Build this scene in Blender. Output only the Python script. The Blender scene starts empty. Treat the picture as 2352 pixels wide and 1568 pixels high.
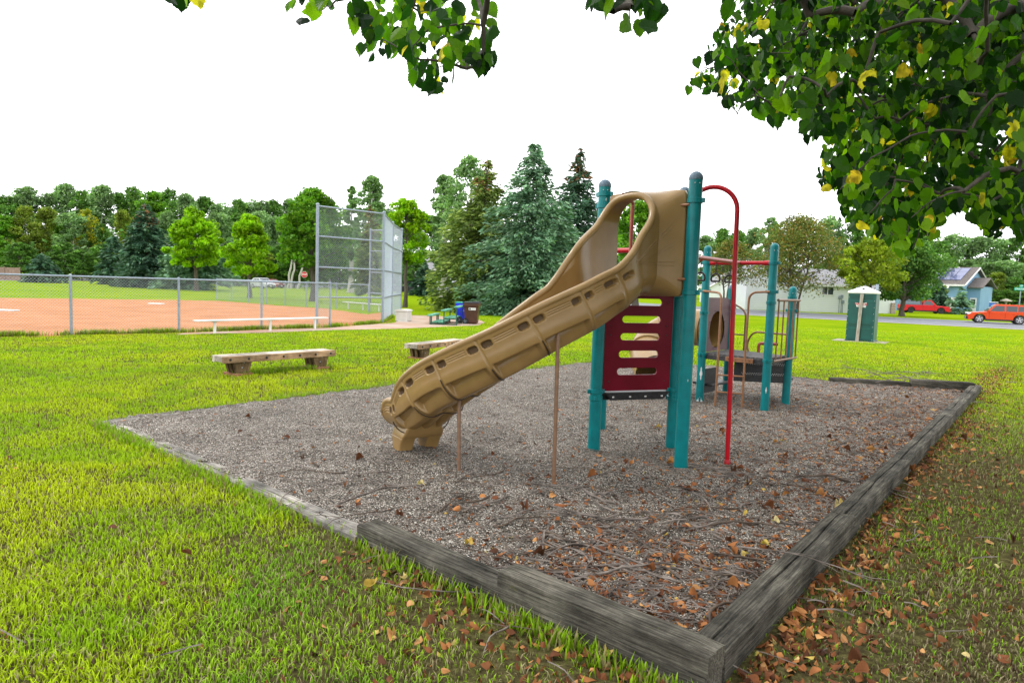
import bpy, math, random
import numpy as np
from mathutils import Vector, Matrix, noise as mnoise
SC = bpy.context.scene
COL = SC.collection
PI = math.pi
def R(d): return math.radians(d)
# ------------------------------------------------------------------ camera
FPX, HZ, CH = 1568.0, 655.0, 1.75          # focal length / horizon measured on a 2352x1568 frame, eye height
ROLL = R(1.9)
PITCH = math.atan2((784 - HZ) * math.cos(ROLL), FPX)
CR, SR, CP, SP = math.cos(ROLL), math.sin(ROLL), math.cos(PITCH), math.sin(PITCH)
def ray(x, y):
    u, v = x - 1176, 784 - y
    u2 = u * CR - v * SR; v2 = u * SR + v * CR
    return (u2, FPX * CP + v2 * SP, -FPX * SP + v2 * CP)
def G(x, y, z=0.0):                        # point of the horizontal plane z seen at picture point (x, y)
    d = ray(x, y); t = (z - CH) / d[2]
    return Vector((d[0] * t, d[1] * t, z))
def D(x, y, Y):                            # point at distance Y seen at picture point (x, y)
    d = ray(x, y); t = Y / d[1]
    return Vector((d[0] * t, Y, CH + d[2] * t))
def proj_np(P):
    X, Y, Z = P[:, 0], P[:, 1], P[:, 2] - CH
    d = Y * CP - Z * SP; d = np.where(np.abs(d) < 1e-6, 1e-6, d)
    u2 = X / d * FPX; v2 = (Y * SP + Z * CP) / d * FPX
    return 1176 + u2 * CR + v2 * SR, 784 - (-u2 * SR + v2 * CR), d
cam = bpy.data.objects.new('camera', bpy.data.cameras.new('camera'))
COL.objects.link(cam)
cam.data.sensor_width = 36; cam.data.lens = 36 * FPX / 2352
cam.data.clip_start = 0.05; cam.data.clip_end = 3000
_rt, _up, _fw = Vector((1, 0, 0)), Vector((0, SP, CP)), Vector((0, CP, -SP))
_R = _rt * CR + _up * SR; _U = -_rt * SR + _up * CR
cam.matrix_world = Matrix((( _R.x, _U.x, -_fw.x, 0), (_R.y, _U.y, -_fw.y, 0), (_R.z, _U.z, -_fw.z, CH), (0, 0, 0, 1)))
SC.camera = cam
SC.view_settings.view_transform = 'Standard'; SC.view_settings.look = 'None'
SC.view_settings.exposure = 0; SC.view_settings.gamma = 1
SC.cycles.max_bounces = 6; SC.cycles.transparent_max_bounces = 6
SC.cycles.use_denoising = True
# ------------------------------------------------------------------ daylight under a thin bright overcast
SUN_EL, SUN_AZ = R(48), R(-70)             # azimuth measured from +Y towards +X
w = bpy.data.worlds.new('World'); SC.world = w; w.use_nodes = True
nt = w.node_tree; bg = nt.nodes['Background']
sky = nt.nodes.new('ShaderNodeTexSky'); sky.sky_type = 'NISHITA'; sky.sun_disc = False
sky.sun_elevation = SUN_EL; sky.sun_rotation = SUN_AZ
mul = nt.nodes.new('ShaderNodeVectorMath'); mul.operation = 'SCALE'; mul.inputs['Scale'].default_value = 0.10
nt.links.new(sky.outputs[0], mul.inputs[0])
tc = nt.nodes.new('ShaderNodeTexCoord'); nz = nt.nodes.new('ShaderNodeTexNoise'); nz.inputs['Scale'].default_value = 1.6
nt.links.new(tc.outputs['Generated'], nz.inputs['Vector'])
rp = nt.nodes.new('ShaderNodeValToRGB')
rp.color_ramp.elements[0].position = .3; rp.color_ramp.elements[0].color = (2.2, 2.23, 2.28, 1)
rp.color_ramp.elements[1].position = .7; rp.color_ramp.elements[1].color = (2.75, 2.76, 2.8, 1)
nt.links.new(nz.outputs[0], rp.inputs[0])
mx = nt.nodes.new('ShaderNodeMix'); mx.data_type = 'RGBA'; mx.inputs[0].default_value = 0.93
nt.links.new(mul.outputs[0], mx.inputs[6]); nt.links.new(rp.outputs[0], mx.inputs[7])
nt.links.new(mx.outputs[2], bg.inputs['Color']); bg.inputs['Strength'].default_value = 1.0
sd = bpy.data.lights.new('sun', 'SUN'); sd.energy = 1.5; sd.angle = R(14); sd.color = (1, .965, .9)
so = bpy.data.objects.new('sun', sd); COL.objects.link(so)
sdir = Vector((math.sin(SUN_AZ) * math.cos(SUN_EL), math.cos(SUN_AZ) * math.cos(SUN_EL), math.sin(SUN_EL)))
so.rotation_euler = sdir.to_track_quat('Z', 'Y').to_euler()
# ------------------------------------------------------------------ materials
def mat(name, c1, c2=None, scale=8, rough=.6, metal=0, bump=0, bscale=40, spec=.5, stretch=None, gen=False, pos=(.35, .65), coat=0, detail=4, bdist=.01):
    m = bpy.data.materials.new(name); m.use_nodes = True; n = m.node_tree.nodes; l = m.node_tree.links
    b = n['Principled BSDF']; b.inputs['Roughness'].default_value = rough; b.inputs['Metallic'].default_value = metal
    b.inputs['Specular IOR Level'].default_value = spec; b.inputs['Coat Weight'].default_value = coat
    b.inputs['Base Color'].default_value = (*c1, 1)
    if c2 or bump:
        t = n.new('ShaderNodeTexCoord'); mp = n.new('ShaderNodeMapping'); l.new(t.outputs['Generated' if gen else 'Object'], mp.inputs[0])
        if stretch: mp.inputs['Scale'].default_value = stretch
    if c2:
        z = n.new('ShaderNodeTexNoise'); z.inputs['Scale'].default_value = scale; z.inputs['Detail'].default_value = detail
        l.new(mp.outputs[0], z.inputs['Vector'])
        r = n.new('ShaderNodeValToRGB'); r.color_ramp.elements[0].position = pos[0]; r.color_ramp.elements[1].position = pos[1]
        r.color_ramp.elements[0].color = (*c1, 1); r.color_ramp.elements[1].color = (*c2, 1)
        l.new(z.outputs[0], r.inputs[0]); l.new(r.outputs[0], b.inputs['Base Color'])
    if bump:
        z2 = n.new('ShaderNodeTexNoise'); z2.inputs['Scale'].default_value = bscale; z2.inputs['Detail'].default_value = 6
        l.new(mp.outputs[0], z2.inputs['Vector'])
        bp = n.new('ShaderNodeBump'); bp.inputs['Strength'].default_value = bump; bp.inputs['Distance'].default_value = bdist
        l.new(z2.outputs[0], bp.inputs['Height']); l.new(bp.outputs[0], b.inputs['Normal'])
    return m
def leaf_mat(name, cols, trans=.35, rough=.5, shade=.5, scale=1.2, veins=False, tmul=1.5):
    """cols: list of (pos, rgb) picked at random for every leaf; a soft noise makes light and dark clumps."""
    m = bpy.data.materials.new(name); m.use_nodes = True; n = m.node_tree.nodes; l = m.node_tree.links
    for x in list(n): n.remove(x)
    out = n.new('ShaderNodeOutputMaterial'); g = n.new('ShaderNodeNewGeometry')
    r = n.new('ShaderNodeValToRGB'); e = r.color_ramp.elements
    e[0].position = cols[0][0]; e[0].color = (*cols[0][1], 1); e[1].position = cols[-1][0]; e[1].color = (*cols[-1][1], 1)
    for p, c in cols[1:-1]:
        k = e.new(p); k.color = (*c, 1)
    l.new(g.outputs['Random Per Island'], r.inputs[0])
    z = n.new('ShaderNodeTexNoise'); z.inputs['Scale'].default_value = scale; z.inputs['Detail'].default_value = 2
    t = n.new('ShaderNodeTexCoord'); l.new(t.outputs['Object'], z.inputs['Vector'])
    mr = n.new('ShaderNodeMapRange'); mr.inputs[1].default_value = .35; mr.inputs[2].default_value = .65
    mr.inputs[3].default_value = 1 - shade; mr.inputs[4].default_value = 1 + shade * .4
    l.new(z.outputs[0], mr.inputs[0])
    mm = n.new('ShaderNodeVectorMath'); mm.operation = 'SCALE'; l.new(r.outputs[0], mm.inputs[0]); l.new(mr.outputs[0], mm.inputs['Scale'])
    d = n.new('ShaderNodeBsdfPrincipled'); d.inputs['Roughness'].default_value = rough; d.inputs['Specular IOR Level'].default_value = .12
    tr = n.new('ShaderNodeBsdfTranslucent')
    t2 = n.new('ShaderNodeVectorMath'); t2.operation = 'MULTIPLY'; t2.inputs[1].default_value = (tmul * .95, tmul * 1.15, tmul * .45)
    l.new(mm.outputs[0], t2.inputs[0]); l.new(t2.outputs[0], tr.inputs[0]); l.new(mm.outputs[0], d.inputs['Base Color'])
    mx = n.new('ShaderNodeMixShader'); mx.inputs[0].default_value = trans
    l.new(d.outputs[0], mx.inputs[1]); l.new(tr.outputs[0], mx.inputs[2]); l.new(mx.outputs[0], out.inputs[0])
    return m
M = {}
M['teal'] = mat('teal_powder_coat', (.0, .145, .158), (.0, .185, .195), scale=9, rough=.3, bump=.15, bscale=220, bdist=.002, spec=.3)
M['teal_dark'] = mat('teal_worn_coat', (.0, .10, .11), rough=.4)
M['cap'] = mat('scuffed_grey_cap', (.05, .10, .14), (.12, .17, .22), scale=60, rough=.6, bump=.4, bscale=90, bdist=.003)
M['tan'] = mat('tan_rotomoulded_plastic', (.235, .143, .050), (.27, .166, .061), scale=5, rough=.25, bump=.12, bscale=350, bdist=.002, spec=.42)
M['tan_dark'] = mat('shadowed_tan_plastic', (.10, .055, .02), rough=.6)  # darker tan paints the shade inside the hand holes and foot slot
M['tanpipe'] = mat('rusty_tan_pipe', (.28, .13, .055), (.20, .085, .035), scale=25, rough=.45)
M['brownpipe'] = mat('taupe_painted_pipe', (.16, .085, .045), (.20, .11, .06), scale=20, rough=.45)
M['red'] = mat('red_painted_pipe', (.46, .004, .012), (.36, .006, .014), scale=12, rough=.3, spec=.3)
M['redworn'] = mat('faded_red_pipe', (.30, .045, .03), (.36, .07, .05), scale=14, rough=.4)
M['maroon'] = mat('maroon_plastic_sheet', (.12, .001, .010), (.165, .003, .016), scale=4, rough=.35, spec=.15)
M['maroon2'] = mat('faded_maroon_sheet', (.09, .035, .05), (.12, .05, .065), scale=6, rough=.5)
M['blackrub'] = mat('black_vinyl_coated_steel', (.012, .012, .014), (.03, .03, .033), scale=30, rough=.5, bump=.3, bscale=120, bdist=.003)
M['decktop'] = mat('gritty_deck_top', (.03, .028, .03), (.13, .12, .115), scale=28, rough=.8, bump=.6, bscale=140, bdist=.004)
M['strap'] = mat('rusty_strap', (.05, .03, .015), rough=.5, metal=.4)
M['chain'] = mat('dark_chain_steel', (.03, .025, .025), rough=.4, metal=.6)
M['bolt'] = mat('zinc_bolt', (.4, .4, .4), rough=.3, metal=.9)
M['galv'] = mat('galvanised_steel', (.20, .25, .30), (.30, .35, .41), scale=20, rough=.5, metal=.35)
M['wire'] = mat('galvanised_wire', (.34, .40, .44), rough=.5, metal=.2)
M['white'] = mat('white_paint', (.72, .72, .72), (.62, .62, .6), scale=6, rough=.5)
M['alu'] = mat('white_aluminium', (.70, .70, .68), (.6, .6, .58), scale=3, rough=.4)
M['conc'] = mat('pale_concrete', (.42, .37, .31), (.30, .25, .20), scale=1.3, rough=.9, bump=.3, bscale=60)
M['conc_red'] = mat('clay_stained_concrete', (.42, .33, .26), (.36, .21, .13), scale=.8, rough=.9, bump=.3, bscale=60)
M['asph'] = mat('worn_asphalt', (.13, .14, .16), (.17, .18, .205), scale=.7, rough=.85, bump=.2, bscale=80)
M['glass'] = mat('dark_vehicle_glass', (.02, .025, .03), rough=.08, spec=.8)
M['winglass'] = mat('window_glass', (.03, .045, .05), rough=.08, spec=.8)
M['tyre'] = mat('tyre_rubber', (.018, .018, .018), rough=.8)
M['rim'] = mat('alloy_rim', (.5, .5, .52), rough=.3, metal=.7)
M['black'] = mat('black_plastic', (.012, .012, .012), rough=.5)
# ------------------------------------------------------------------ mesh builder
class MB:
    def __init__(s): s.v = []; s.f = []; s.mi = []; s.m = 0; s.cuts = []
    def add(s, vs, fs):
        o = len(s.v); s.cuts.append((o, len(s.f))); s.v += [tuple(p) for p in vs]; s.f += [tuple(i + o for i in q) for q in fs]; s.mi += [s.m] * len(fs)
    def box(s, c, d, rz=0, mx=None):
        x, y, z = d[0] / 2, d[1] / 2, d[2] / 2
        vs = [Vector((sx * x, sy * y, sz * z)) for sz in (-1, 1) for sx, sy in ((-1, -1), (1, -1), (1, 1), (-1, 1))]
        m = mx if mx is not None else Matrix.Rotation(rz, 3, 'Z')
        s.add([m @ p + Vector(c) for p in vs], [(3, 2, 1, 0), (4, 5, 6, 7), (0, 1, 5, 4), (1, 2, 6, 5), (2, 3, 7, 6), (3, 0, 4, 7)])
    def bbox(s, c, d, b=.01, rz=0):
        """box with chamfered edges"""
        x, y, z = d[0] / 2, d[1] / 2, d[2] / 2; b = min(b, x * .9, y * .9, z * .9)
        lv = []
        for zz, q in ((-z, b), (-z + b, 0), (z - b, 0), (z, b)):
            X, Y = x - q, y - q
            lv.append([(-X + b, -Y, zz), (X - b, -Y, zz), (X, -Y + b, zz), (X, Y - b, zz), (X - b, Y, zz), (-X + b, Y, zz), (-X, Y - b, zz), (-X, -Y + b, zz)])
        m = Matrix.Rotation(rz, 3, 'Z'); vs = [m @ Vector(p) + Vector(c) for r in lv for p in r]
        fs = [tuple(range(7, -1, -1)), tuple(range(24, 32))]
        for k in range(3):
            for i in range(8): j = (i + 1) % 8; fs.append((k * 8 + i, k * 8 + j, k * 8 + 8 + j, k * 8 + 8 + i))
        s.add(vs, fs)
    def tube(s, pts, r, n=10, caps=True, closed=False):
        pts = [Vector(p) for p in pts]; N = len(pts); rr = r if isinstance(r, (list, tuple)) else [r] * N
        up = None; rings = []
        for i, p in enumerate(pts):
            if closed: t = pts[(i + 1) % N] - pts[i - 1]
            else: t = pts[min(i + 1, N - 1)] - pts[max(i - 1, 0)]
            t = t.normalized() if t.length > 1e-9 else Vector((0, 0, 1))
            if up is None:
                up = Vector((0, 0, 1)) if abs(t.z) < .9 else Vector((1, 0, 0))
            a = (up - t * up.dot(t)).normalized(); up = a; b = t.cross(a)
            rings.append([p + (a * math.cos(2 * PI * k / n) + b * math.sin(2 * PI * k / n)) * rr[i] for k in range(n)])
        vs = [q for rg in rings for q in rg]; fs = []
        for i in range(N if closed else N - 1):
            i2 = (i + 1) % N
            for k in range(n): k2 = (k + 1) % n; fs.append((i * n + k, i * n + k2, i2 * n + k2, i2 * n + k))
        if caps and not closed: fs += [tuple(range(n - 1, -1, -1)), tuple(range((N - 1) * n, N * n))]
        s.add(vs, fs)
    def lathe(s, c, prof, n=20, mx=None):
        """prof: list of (r, z) from bottom to top"""
        vs = []; m = mx or Matrix.Identity(3)
        for r, z in prof:
            for k in range(n): vs.append(m @ Vector((r * math.cos(2 * PI * k / n), r * math.sin(2 * PI * k / n), z)) + Vector(c))
        fs = []
        for i in range(len(prof) - 1):
            for k in range(n): k2 = (k + 1) % n; fs.append((i * n + k, i * n + k2, (i + 1) * n + k2, (i + 1) * n + k))
        fs += [tuple(range(n - 1, -1, -1)), tuple(range((len(prof) - 1) * n, len(prof) * n))]
        s.add(vs, fs)
    def prism(s, poly, z0, z1):
        n = len(poly); vs = [(p[0], p[1], z0) for p in poly] + [(p[0], p[1], z1) for p in poly]
        s.add(vs, [tuple(range(n - 1, -1, -1)), tuple(range(n, 2 * n))] + [(i, (i + 1) % n, n + (i + 1) % n, n + i) for i in range(n)])
    def extr(s, poly, y0, y1):
        """polygon in x,z extruded along y"""
        n = len(poly); vs = [(p[0], y0, p[1]) for p in poly] + [(p[0], y1, p[1]) for p in poly]
        s.add(vs, [tuple(range(n)), tuple(range(2 * n - 1, n - 1, -1))] + [(i, n + i, n + (i + 1) % n, (i + 1) % n) for i in range(n)])
    def quad(s, a, b, c, d): s.add([a, b, c, d], [(0, 1, 2, 3)])
    def each(s, name, mats, parent=None, **k):
        """one object for every piece added"""
        cs = s.cuts + [(len(s.v), len(s.f))]; out = []
        for (v0, f0), (v1, f1) in zip(cs, cs[1:]):
            q = MB(); q.v = s.v[v0:v1]; q.f = [tuple(i - v0 for i in f) for f in s.f[f0:f1]]; q.mi = s.mi[f0:f1]; out.append(q.build(name, mats, parent, **k))
        return out
    def build(s, name, mats, parent=None, smooth=False, world=True, bevel=0):
        me = bpy.data.meshes.new(name); me.from_pydata(s.v, [], s.f)
        if not isinstance(mats, (list, tuple)): mats = [mats]
        for m in mats: me.materials.append(m)
        if len(mats) > 1: me.polygons.foreach_set('material_index', s.mi)
        if smooth: me.shade_smooth() if smooth is True else None
        me.update()
        o = bpy.data.objects.new(name, me); COL.objects.link(o)
        if smooth == 'auto':
            me.shade_smooth(); me.set_sharp_from_angle(angle=R(38))
        if parent:
            o.parent = parent
            if world: o.matrix_parent_inverse = parent_inv(parent)
        return o
def parent_inv(p):
    m = Matrix.LocRotScale(p.location, p.rotation_euler, p.scale); q = p.parent
    if q: m = q_world(q) @ p.matrix_parent_inverse @ m
    return m.inverted()
def q_world(p):
    m = Matrix.LocRotScale(p.location, p.rotation_euler, p.scale)
    return (q_world(p.parent) @ p.matrix_parent_inverse @ m) if p.parent else m
def np_mesh(name, V, F, mats, parent=None, mi=None, attr=None, smooth=False):
    """V (n,3) F (m,k) equal sized faces"""
    me = bpy.data.meshes.new(name); V = np.asarray(V, np.float32); F = np.asarray(F, np.int32); k = F.shape[1]
    me.vertices.add(len(V)); me.vertices.foreach_set('co', V.ravel())
    me.loops.add(F.size); me.loops.foreach_set('vertex_index', F.ravel())
    me.polygons.add(len(F)); me.polygons.foreach_set('loop_start', np.arange(0, F.size, k, dtype=np.int32))
    if not isinstance(mats, (list, tuple)): mats = [mats]
    for m in mats: me.materials.append(m)
    if mi is not None: me.polygons.foreach_set('material_index', np.asarray(mi, np.int32))
    me.polygons.foreach_set('use_smooth', np.full(len(F), smooth))
    if attr is not None:
        a = me.color_attributes.new('col', 'FLOAT_COLOR', 'POINT'); a.data.foreach_set('color', np.asarray(attr, np.float32).ravel())
    me.update(calc_edges=True); me.validate()
    o = bpy.data.objects.new(name, me); COL.objects.link(o)
    if parent: o.parent = parent; o.matrix_parent_inverse = parent_inv(parent)
    return o
def tag(o, label=None, cat=None, group=None, kind=None):
    if label: o['label'] = label
    if cat: o['category'] = cat
    if group: o['group'] = group
    if kind: o['kind'] = kind
    return o
def thing(name, label, cat, loc=(0, 0, 0), rz=0, group=None, sc=1):
    o = bpy.data.objects.new(name, None); COL.objects.link(o); o.location = loc; o.rotation_euler = (0, 0, rz); o.scale = (sc, sc, sc)
    o.empty_display_size = .2
    return tag(o, label, cat, group)
def copy_tree(o, parent=None):
    c = o.copy(); COL.objects.link(c)
    if parent: c.parent = parent
    for ch in [k for k in COL.objects if k.parent == o]: copy_tree(ch, c)
    return c
def text_mesh(txt, size, name, m, parent, loc, rot, extr=.002, bold=0, sx=1):
    cu = bpy.data.curves.new(name, 'FONT'); cu.body = txt; cu.size = size; cu.extrude = extr; cu.offset = bold
    cu.align_x = 'CENTER'; cu.align_y = 'CENTER'
    t = bpy.data.objects.new(name, cu); COL.objects.link(t); bpy.context.view_layer.update()
    me = bpy.data.meshes.new_from_object(t.evaluated_get(bpy.context.evaluated_depsgraph_get()))
    bpy.data.objects.remove(t); me.materials.clear(); me.materials.append(m); me.name = name
    o = bpy.data.objects.new(name, me); COL.objects.link(o); o.location = loc; o.rotation_euler = rot; o.scale = (sx, 1, 1)
    if parent: o.parent = parent
    return o
def fbm(x, y, s, o=3, seed=0):
    v = 0; a = 1; t = 0
    for k in range(o):
        v += a * mnoise.noise(Vector((x * s, y * s, seed + k * 7.3))); t += a; a *= .5; s *= 2
    return v / t
def inpoly(px, py, poly):
    """vectorised point in polygon"""
    c = np.zeros(len(px), bool); n = len(poly); j = n - 1
    for i in range(n):
        xi, yi = poly[i][0], poly[i][1]; xj, yj = poly[j][0], poly[j][1]
        cond = ((yi > py) != (yj > py)) & (px < (xj - xi) * (py - yi) / ((yj - yi) if yj != yi else 1e-9) + xi)
        c ^= cond; j = i
    return c
# ================================================================== GROUND
# ---- pit outline on the ground (world)
cA = G(1628, 1512, .2); cB = G(226, 968, .03); cC = G(2254, 884, .14)
A2 = Vector((cA.x, cA.y)); B2 = Vector((cB.x, cB.y)); C2 = Vector((cC.x, cC.y))
E2 = G(1380, 831).xy; E1 = G(930, 884).xy; E3 = G(1640, 845).xy; D2 = G(1903, 868, .1).xy
PIT = [tuple(A2), tuple(C2), tuple(D2), tuple(E3), tuple(E2), tuple(E1), tuple(B2)]
TREE = Vector((6.6, 2.6))
gm = bpy.data.materials.new('lawn_grass_ground'); gm.use_nodes = True
n = gm.node_tree.nodes; l = gm.node_tree.links; b = n['Principled BSDF']; b.inputs['Roughness'].default_value = 1; b.inputs['Specular IOR Level'].default_value = 0
t = n.new('ShaderNodeTexCoord')
def noi(scale, det=5, rough=.6, src=None):
    z = n.new('ShaderNodeTexNoise'); z.inputs['Scale'].default_value = scale; z.inputs['Detail'].default_value = det; z.inputs['Roughness'].default_value = rough
    l.new(src or t.outputs['Object'], z.inputs['Vector']); return z.outputs[0]
def ramp(fac, stops):
    r = n.new('ShaderNodeValToRGB'); e = r.color_ramp.elements
    e[0].position, e[0].color = stops[0][0], (*stops[0][1], 1); e[1].position, e[1].color = stops[-1][0], (*stops[-1][1], 1)
    for p, c in stops[1:-1]:
        k = e.new(p); k.color = (*c, 1)
    l.new(fac, r.inputs[0]); return r.outputs[0]
def mixc(f, a, b_):
    m = n.new('ShaderNodeMix'); m.data_type = 'RGBA'; m.clamp_factor = True
    if isinstance(f, float): m.inputs[0].default_value = f
    else: l.new(f, m.inputs[0])
    for s, q in ((6, a), (7, b_)):
        if isinstance(q, tuple): m.inputs[s].default_value = (*q, 1)
        else: l.new(q, m.inputs[s])
    return m.outputs[2]
def math_(op, a, b_=0., clamp=False):
    m = n.new('ShaderNodeMath'); m.operation = op; m.use_clamp = clamp
    for s, q in ((0, a), (1, b_)):
        if isinstance(q, (int, float)): m.inputs[s].default_value = q
        else: l.new(q, m.inputs[s])
    return m.outputs[0]
sep = n.new('ShaderNodeSeparateXYZ'); l.new(t.outputs['Object'], sep.inputs[0])
def mrange(v, a, b_, c=0., d=1.):
    m = n.new('ShaderNodeMapRange'); m.interpolation_type = 'SMOOTHSTEP'
    for i, q in enumerate((a, b_, c, d)): m.inputs[i + 1].default_value = q
    l.new(v, m.inputs[0]); return m.outputs[0]
far = ramp(noi(.22, 6, .65), [(.3, (.12, .225, .006)), (.5, (.18, .27, .007)), (.62, (.22, .29, .010)), (.75, (.25, .26, .03))])
fine = ramp(noi(9, 4, .7), [(.3, (.62, .66, .6)), (.7, (1.25, 1.22, 1.2))])
fm = n.new('ShaderNodeMix'); fm.data_type = 'RGBA'; fm.blend_type = 'MULTIPLY'; fm.inputs[0].default_value = 1; l.new(far, fm.inputs[6]); l.new(fine, fm.inputs[7])
soil = ramp(noi(18, 8, .78), [(.3, (.022, .018, .010)), (.45, (.055, .045, .022)), (.55, (.09, .085, .03)), (.7, (.19, .15, .085))])
nearf = mrange(sep.outputs[1], 13, 30)
base = mixc(nearf, soil, fm.outputs[2])
l.new(base, b.inputs['Base Color'])
bp = n.new('ShaderNodeBump'); bp.inputs['Strength'].default_value = .6; bp.inputs['Distance'].default_value = .03
l.new(noi(30, 6, .8), bp.inputs['Height']); l.new(bp.outputs[0], b.inputs['Normal'])
mb = MB(); mb.quad((-900, -60, 0), (900, -60, 0), (900, 1600, 0), (-900, 1600, 0))
tag(mb.build('ground', gm), kind='structure')
# ---- ball field clay
cm = bpy.data.materials.new('ball_field_clay'); cm.use_nodes = True
n = cm.node_tree.nodes; l = cm.node_tree.links; b = n['Principled BSDF']; b.inputs['Roughness'].default_value = 1; b.inputs['Specular IOR Level'].default_value = 0
t = n.new('ShaderNodeTexCoord'); mp = n.new('ShaderNodeMapping'); mp.inputs['Scale'].default_value = (.5, 1.6, 1); mp.inputs['Rotation'].default_value = (0, 0, .6); l.new(t.outputs['Object'], mp.inputs[0])
cl = ramp(noi(.6, 6, .6), [(.3, (.37, .165, .075)), (.55, (.45, .215, .105)), (.75, (.49, .255, .14))])
cf = ramp(noi(12, 5, .8), [(.3, (.8, .8, .8)), (.7, (1.12, 1.12, 1.12))])
fm = n.new('ShaderNodeMix'); fm.data_type = 'RGBA'; fm.blend_type = 'MULTIPLY'; fm.inputs[0].default_value = 1; l.new(cl, fm.inputs[6]); l.new(cf, fm.inputs[7])
wd = mrange(noi(1.6, 7, .75, mp.outputs[0]), .66, .72)
l.new(mixc(wd, fm.outputs[2], (.17, .19, .03)), b.inputs['Base Color'])
fx = [G(-300, 800), G(-3, 776), G(163, 771), G(404, 766), G(600, 758), G(757, 753), G(870, 744), G(889, 741)]
fy = [G(905, 728), G(900, 716), G(842, 722), G(735, 707), G(655, 703), G(560, 695), G(500, 691), G(400, 689), G(250, 687), G(0, 684), G(-400, 690)]
clay = [tuple(p.xy) for p in fx + fy]
rr = random.Random(5)
def rough_edge(poly, step=.8, amp=.12):
    out = []
    for i in range(len(poly)):
        a, b2 = Vector(poly[i]), Vector(poly[(i + 1) % len(poly)]); k = max(1, int((b2 - a).length / step))
        for j in range(k): p = a.lerp(b2, j / k); out.append((p.x + rr.uniform(-amp, amp), p.y + rr.uniform(-amp, amp)))
    return out
mb = MB(); P = rough_edge(clay); mb.add([(x, y, .006) for x, y in P], [tuple(range(len(P)))])
tag(mb.build('infield_dirt', cm), kind='structure')
# ---- concrete apron and strip along the fence
mb = MB(); P = [G(404, 769.5), G(600, 765), G(757, 759), G(905, 756), G(1000, 752), G(1100, 748), G(1114, 741), G(1095, 733), G(1000, 726), G(935, 724), G(925, 730), G(905, 742), G(757, 753.5), G(600, 758.5), G(420, 766)]
P2 = rough_edge([tuple(p.xy) for p in P], .5, .03); mb.add([(x, y, .016) for x, y in P2], [tuple(range(len(P2)))])
tag(mb.build('concrete_path', M['conc_red']), kind='structure')
# ---- street (one long curved strip) with pale gutter and kerb
near = [G(-500, 640.5), G(0, 644), G(260, 645.5), G(510, 652), G(620, 657.5), G(760, 660.5), G(920, 669.5), G(1085, 682), G(1600, 716.5), G(1694, 722), G(2016, 739), G(2352, 756.5), G(2800, 780)]
far_ = [G(-500, 636.5), G(0, 638), G(260, 640.5), G(510, 643.5), G(620, 647), G(760, 652.5), G(920, 662), G(1085, 670.5), G(1600, 704), G(1694, 709.5), G(2016, 727), G(2352, 743), G(2800, 764)]
def strip(name, a, b2, z, m):
    mb = MB()
    for i in range(len(a) - 1):
        mb.quad((a[i].x, a[i].y, z), (a[i + 1].x, a[i + 1].y, z), (b2[i + 1].x, b2[i + 1].y, z), (b2[i].x, b2[i].y, z))
    return tag(mb.build(name, m), kind='structure')
gut = [p.lerp(q, -.0) + (p - q).normalized() * min(1.0, .25 * (p - q).length + .3) for p, q in zip(near, far_)]
strip('road', near, far_, .012, M['asph']); strip('gutter', gut, near, .020, M['conc'])
gut2 = [q + (q - p).normalized() * .35 for p, q in zip(near, far_)]
# side street leading off beside the stop sign and the driveways
a = [G(600, 646.2), G(760, 648), G(930, 655), G(1014, 663)]; c = [G(600, 643.5), G(760, 645), G(930, 651), G(1014, 658)]
strip('side_street', a, c, .012, M['asph'])
mb = MB(); P = [G(965, 667), G(1030, 672), G(1060, 668), G(1000, 662)]; mb.add([(p.x, p.y, .016) for p in P], [(0, 1, 2, 3)])
tag(mb.build('driveway', M['conc']), kind='structure')
mb = MB(); P = [G(2235, 718), G(2352, 722), G(2352, 712), G(2235, 708)]; mb.add([(p.x, p.y, .016) for p in P], [(0, 1, 2, 3)])
tag(mb.build('gravel_driveway', M['conc']), kind='structure')
# ---- pea gravel pit: a real, gently pitted surface
def gz(x, y):
    z = .040 + .030 * fbm(x, y, 2.3, 3) + .030 * fbm(x, y, 5.5, 2, 9)
    for cx, cy, r, h in ((1.40, 7.15, .50, -.09), (1.25, 6.35, .5, .05), (-1.05, 7.05, .5, .05), (-1.5, 7.3, .4, -.04), (.75, 6.9, .4, .04), (3.4, 10.9, .8, -.05), (2.2, 6.8, .3, -.03), (.4, 5.9, .2, -.02)):
        d = ((x - cx) ** 2 + (y - cy) ** 2) / (r * r); z += h * math.exp(-d)
    return max(z, .008)
st = .06
xs = [p[0] for p in PIT]; ys = [p[1] for p in PIT]
X0, Y0 = min(xs), min(ys); nx = int((max(xs) - X0) / st) + 2; ny = int((max(ys) - Y0) / st) + 2
gx, gy = np.meshgrid(X0 + np.arange(nx) * st, Y0 + np.arange(ny) * st, indexing='ij')
cxx = (gx[:-1, :-1] + st / 2).ravel(); cyy = (gy[:-1, :-1] + st / 2).ravel()
jit = np.array([fbm(a_, b_, 1.5, 2, 4) for a_, b_ in zip(cxx, cyy)]) * .18
_d1 = (cxx - A2.x) * ((B2 - A2).y) - (cyy - A2.y) * ((B2 - A2).x); _d1 = _d1 / (B2 - A2).length; _d2 = ((cyy - A2.y) * ((C2 - A2).x) - (cxx - A2.x) * ((C2 - A2).y)) / (C2 - A2).length
keep = inpoly(cxx, cyy + np.where((cyy > 7.5) & (_d1 > .3) & (_d2 > .3), jit, 0), PIT) & (_d1 > .07) & (_d2 > .07)
Z = np.array([gz(a_, b_) for a_, b_ in zip(gx.ravel(), gy.ravel())])
V = np.stack([gx.ravel(), gy.ravel(), Z], 1)
ii, jj = np.divmod(np.arange((nx - 1) * (ny - 1)), ny - 1); q = ii * ny + jj
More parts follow.
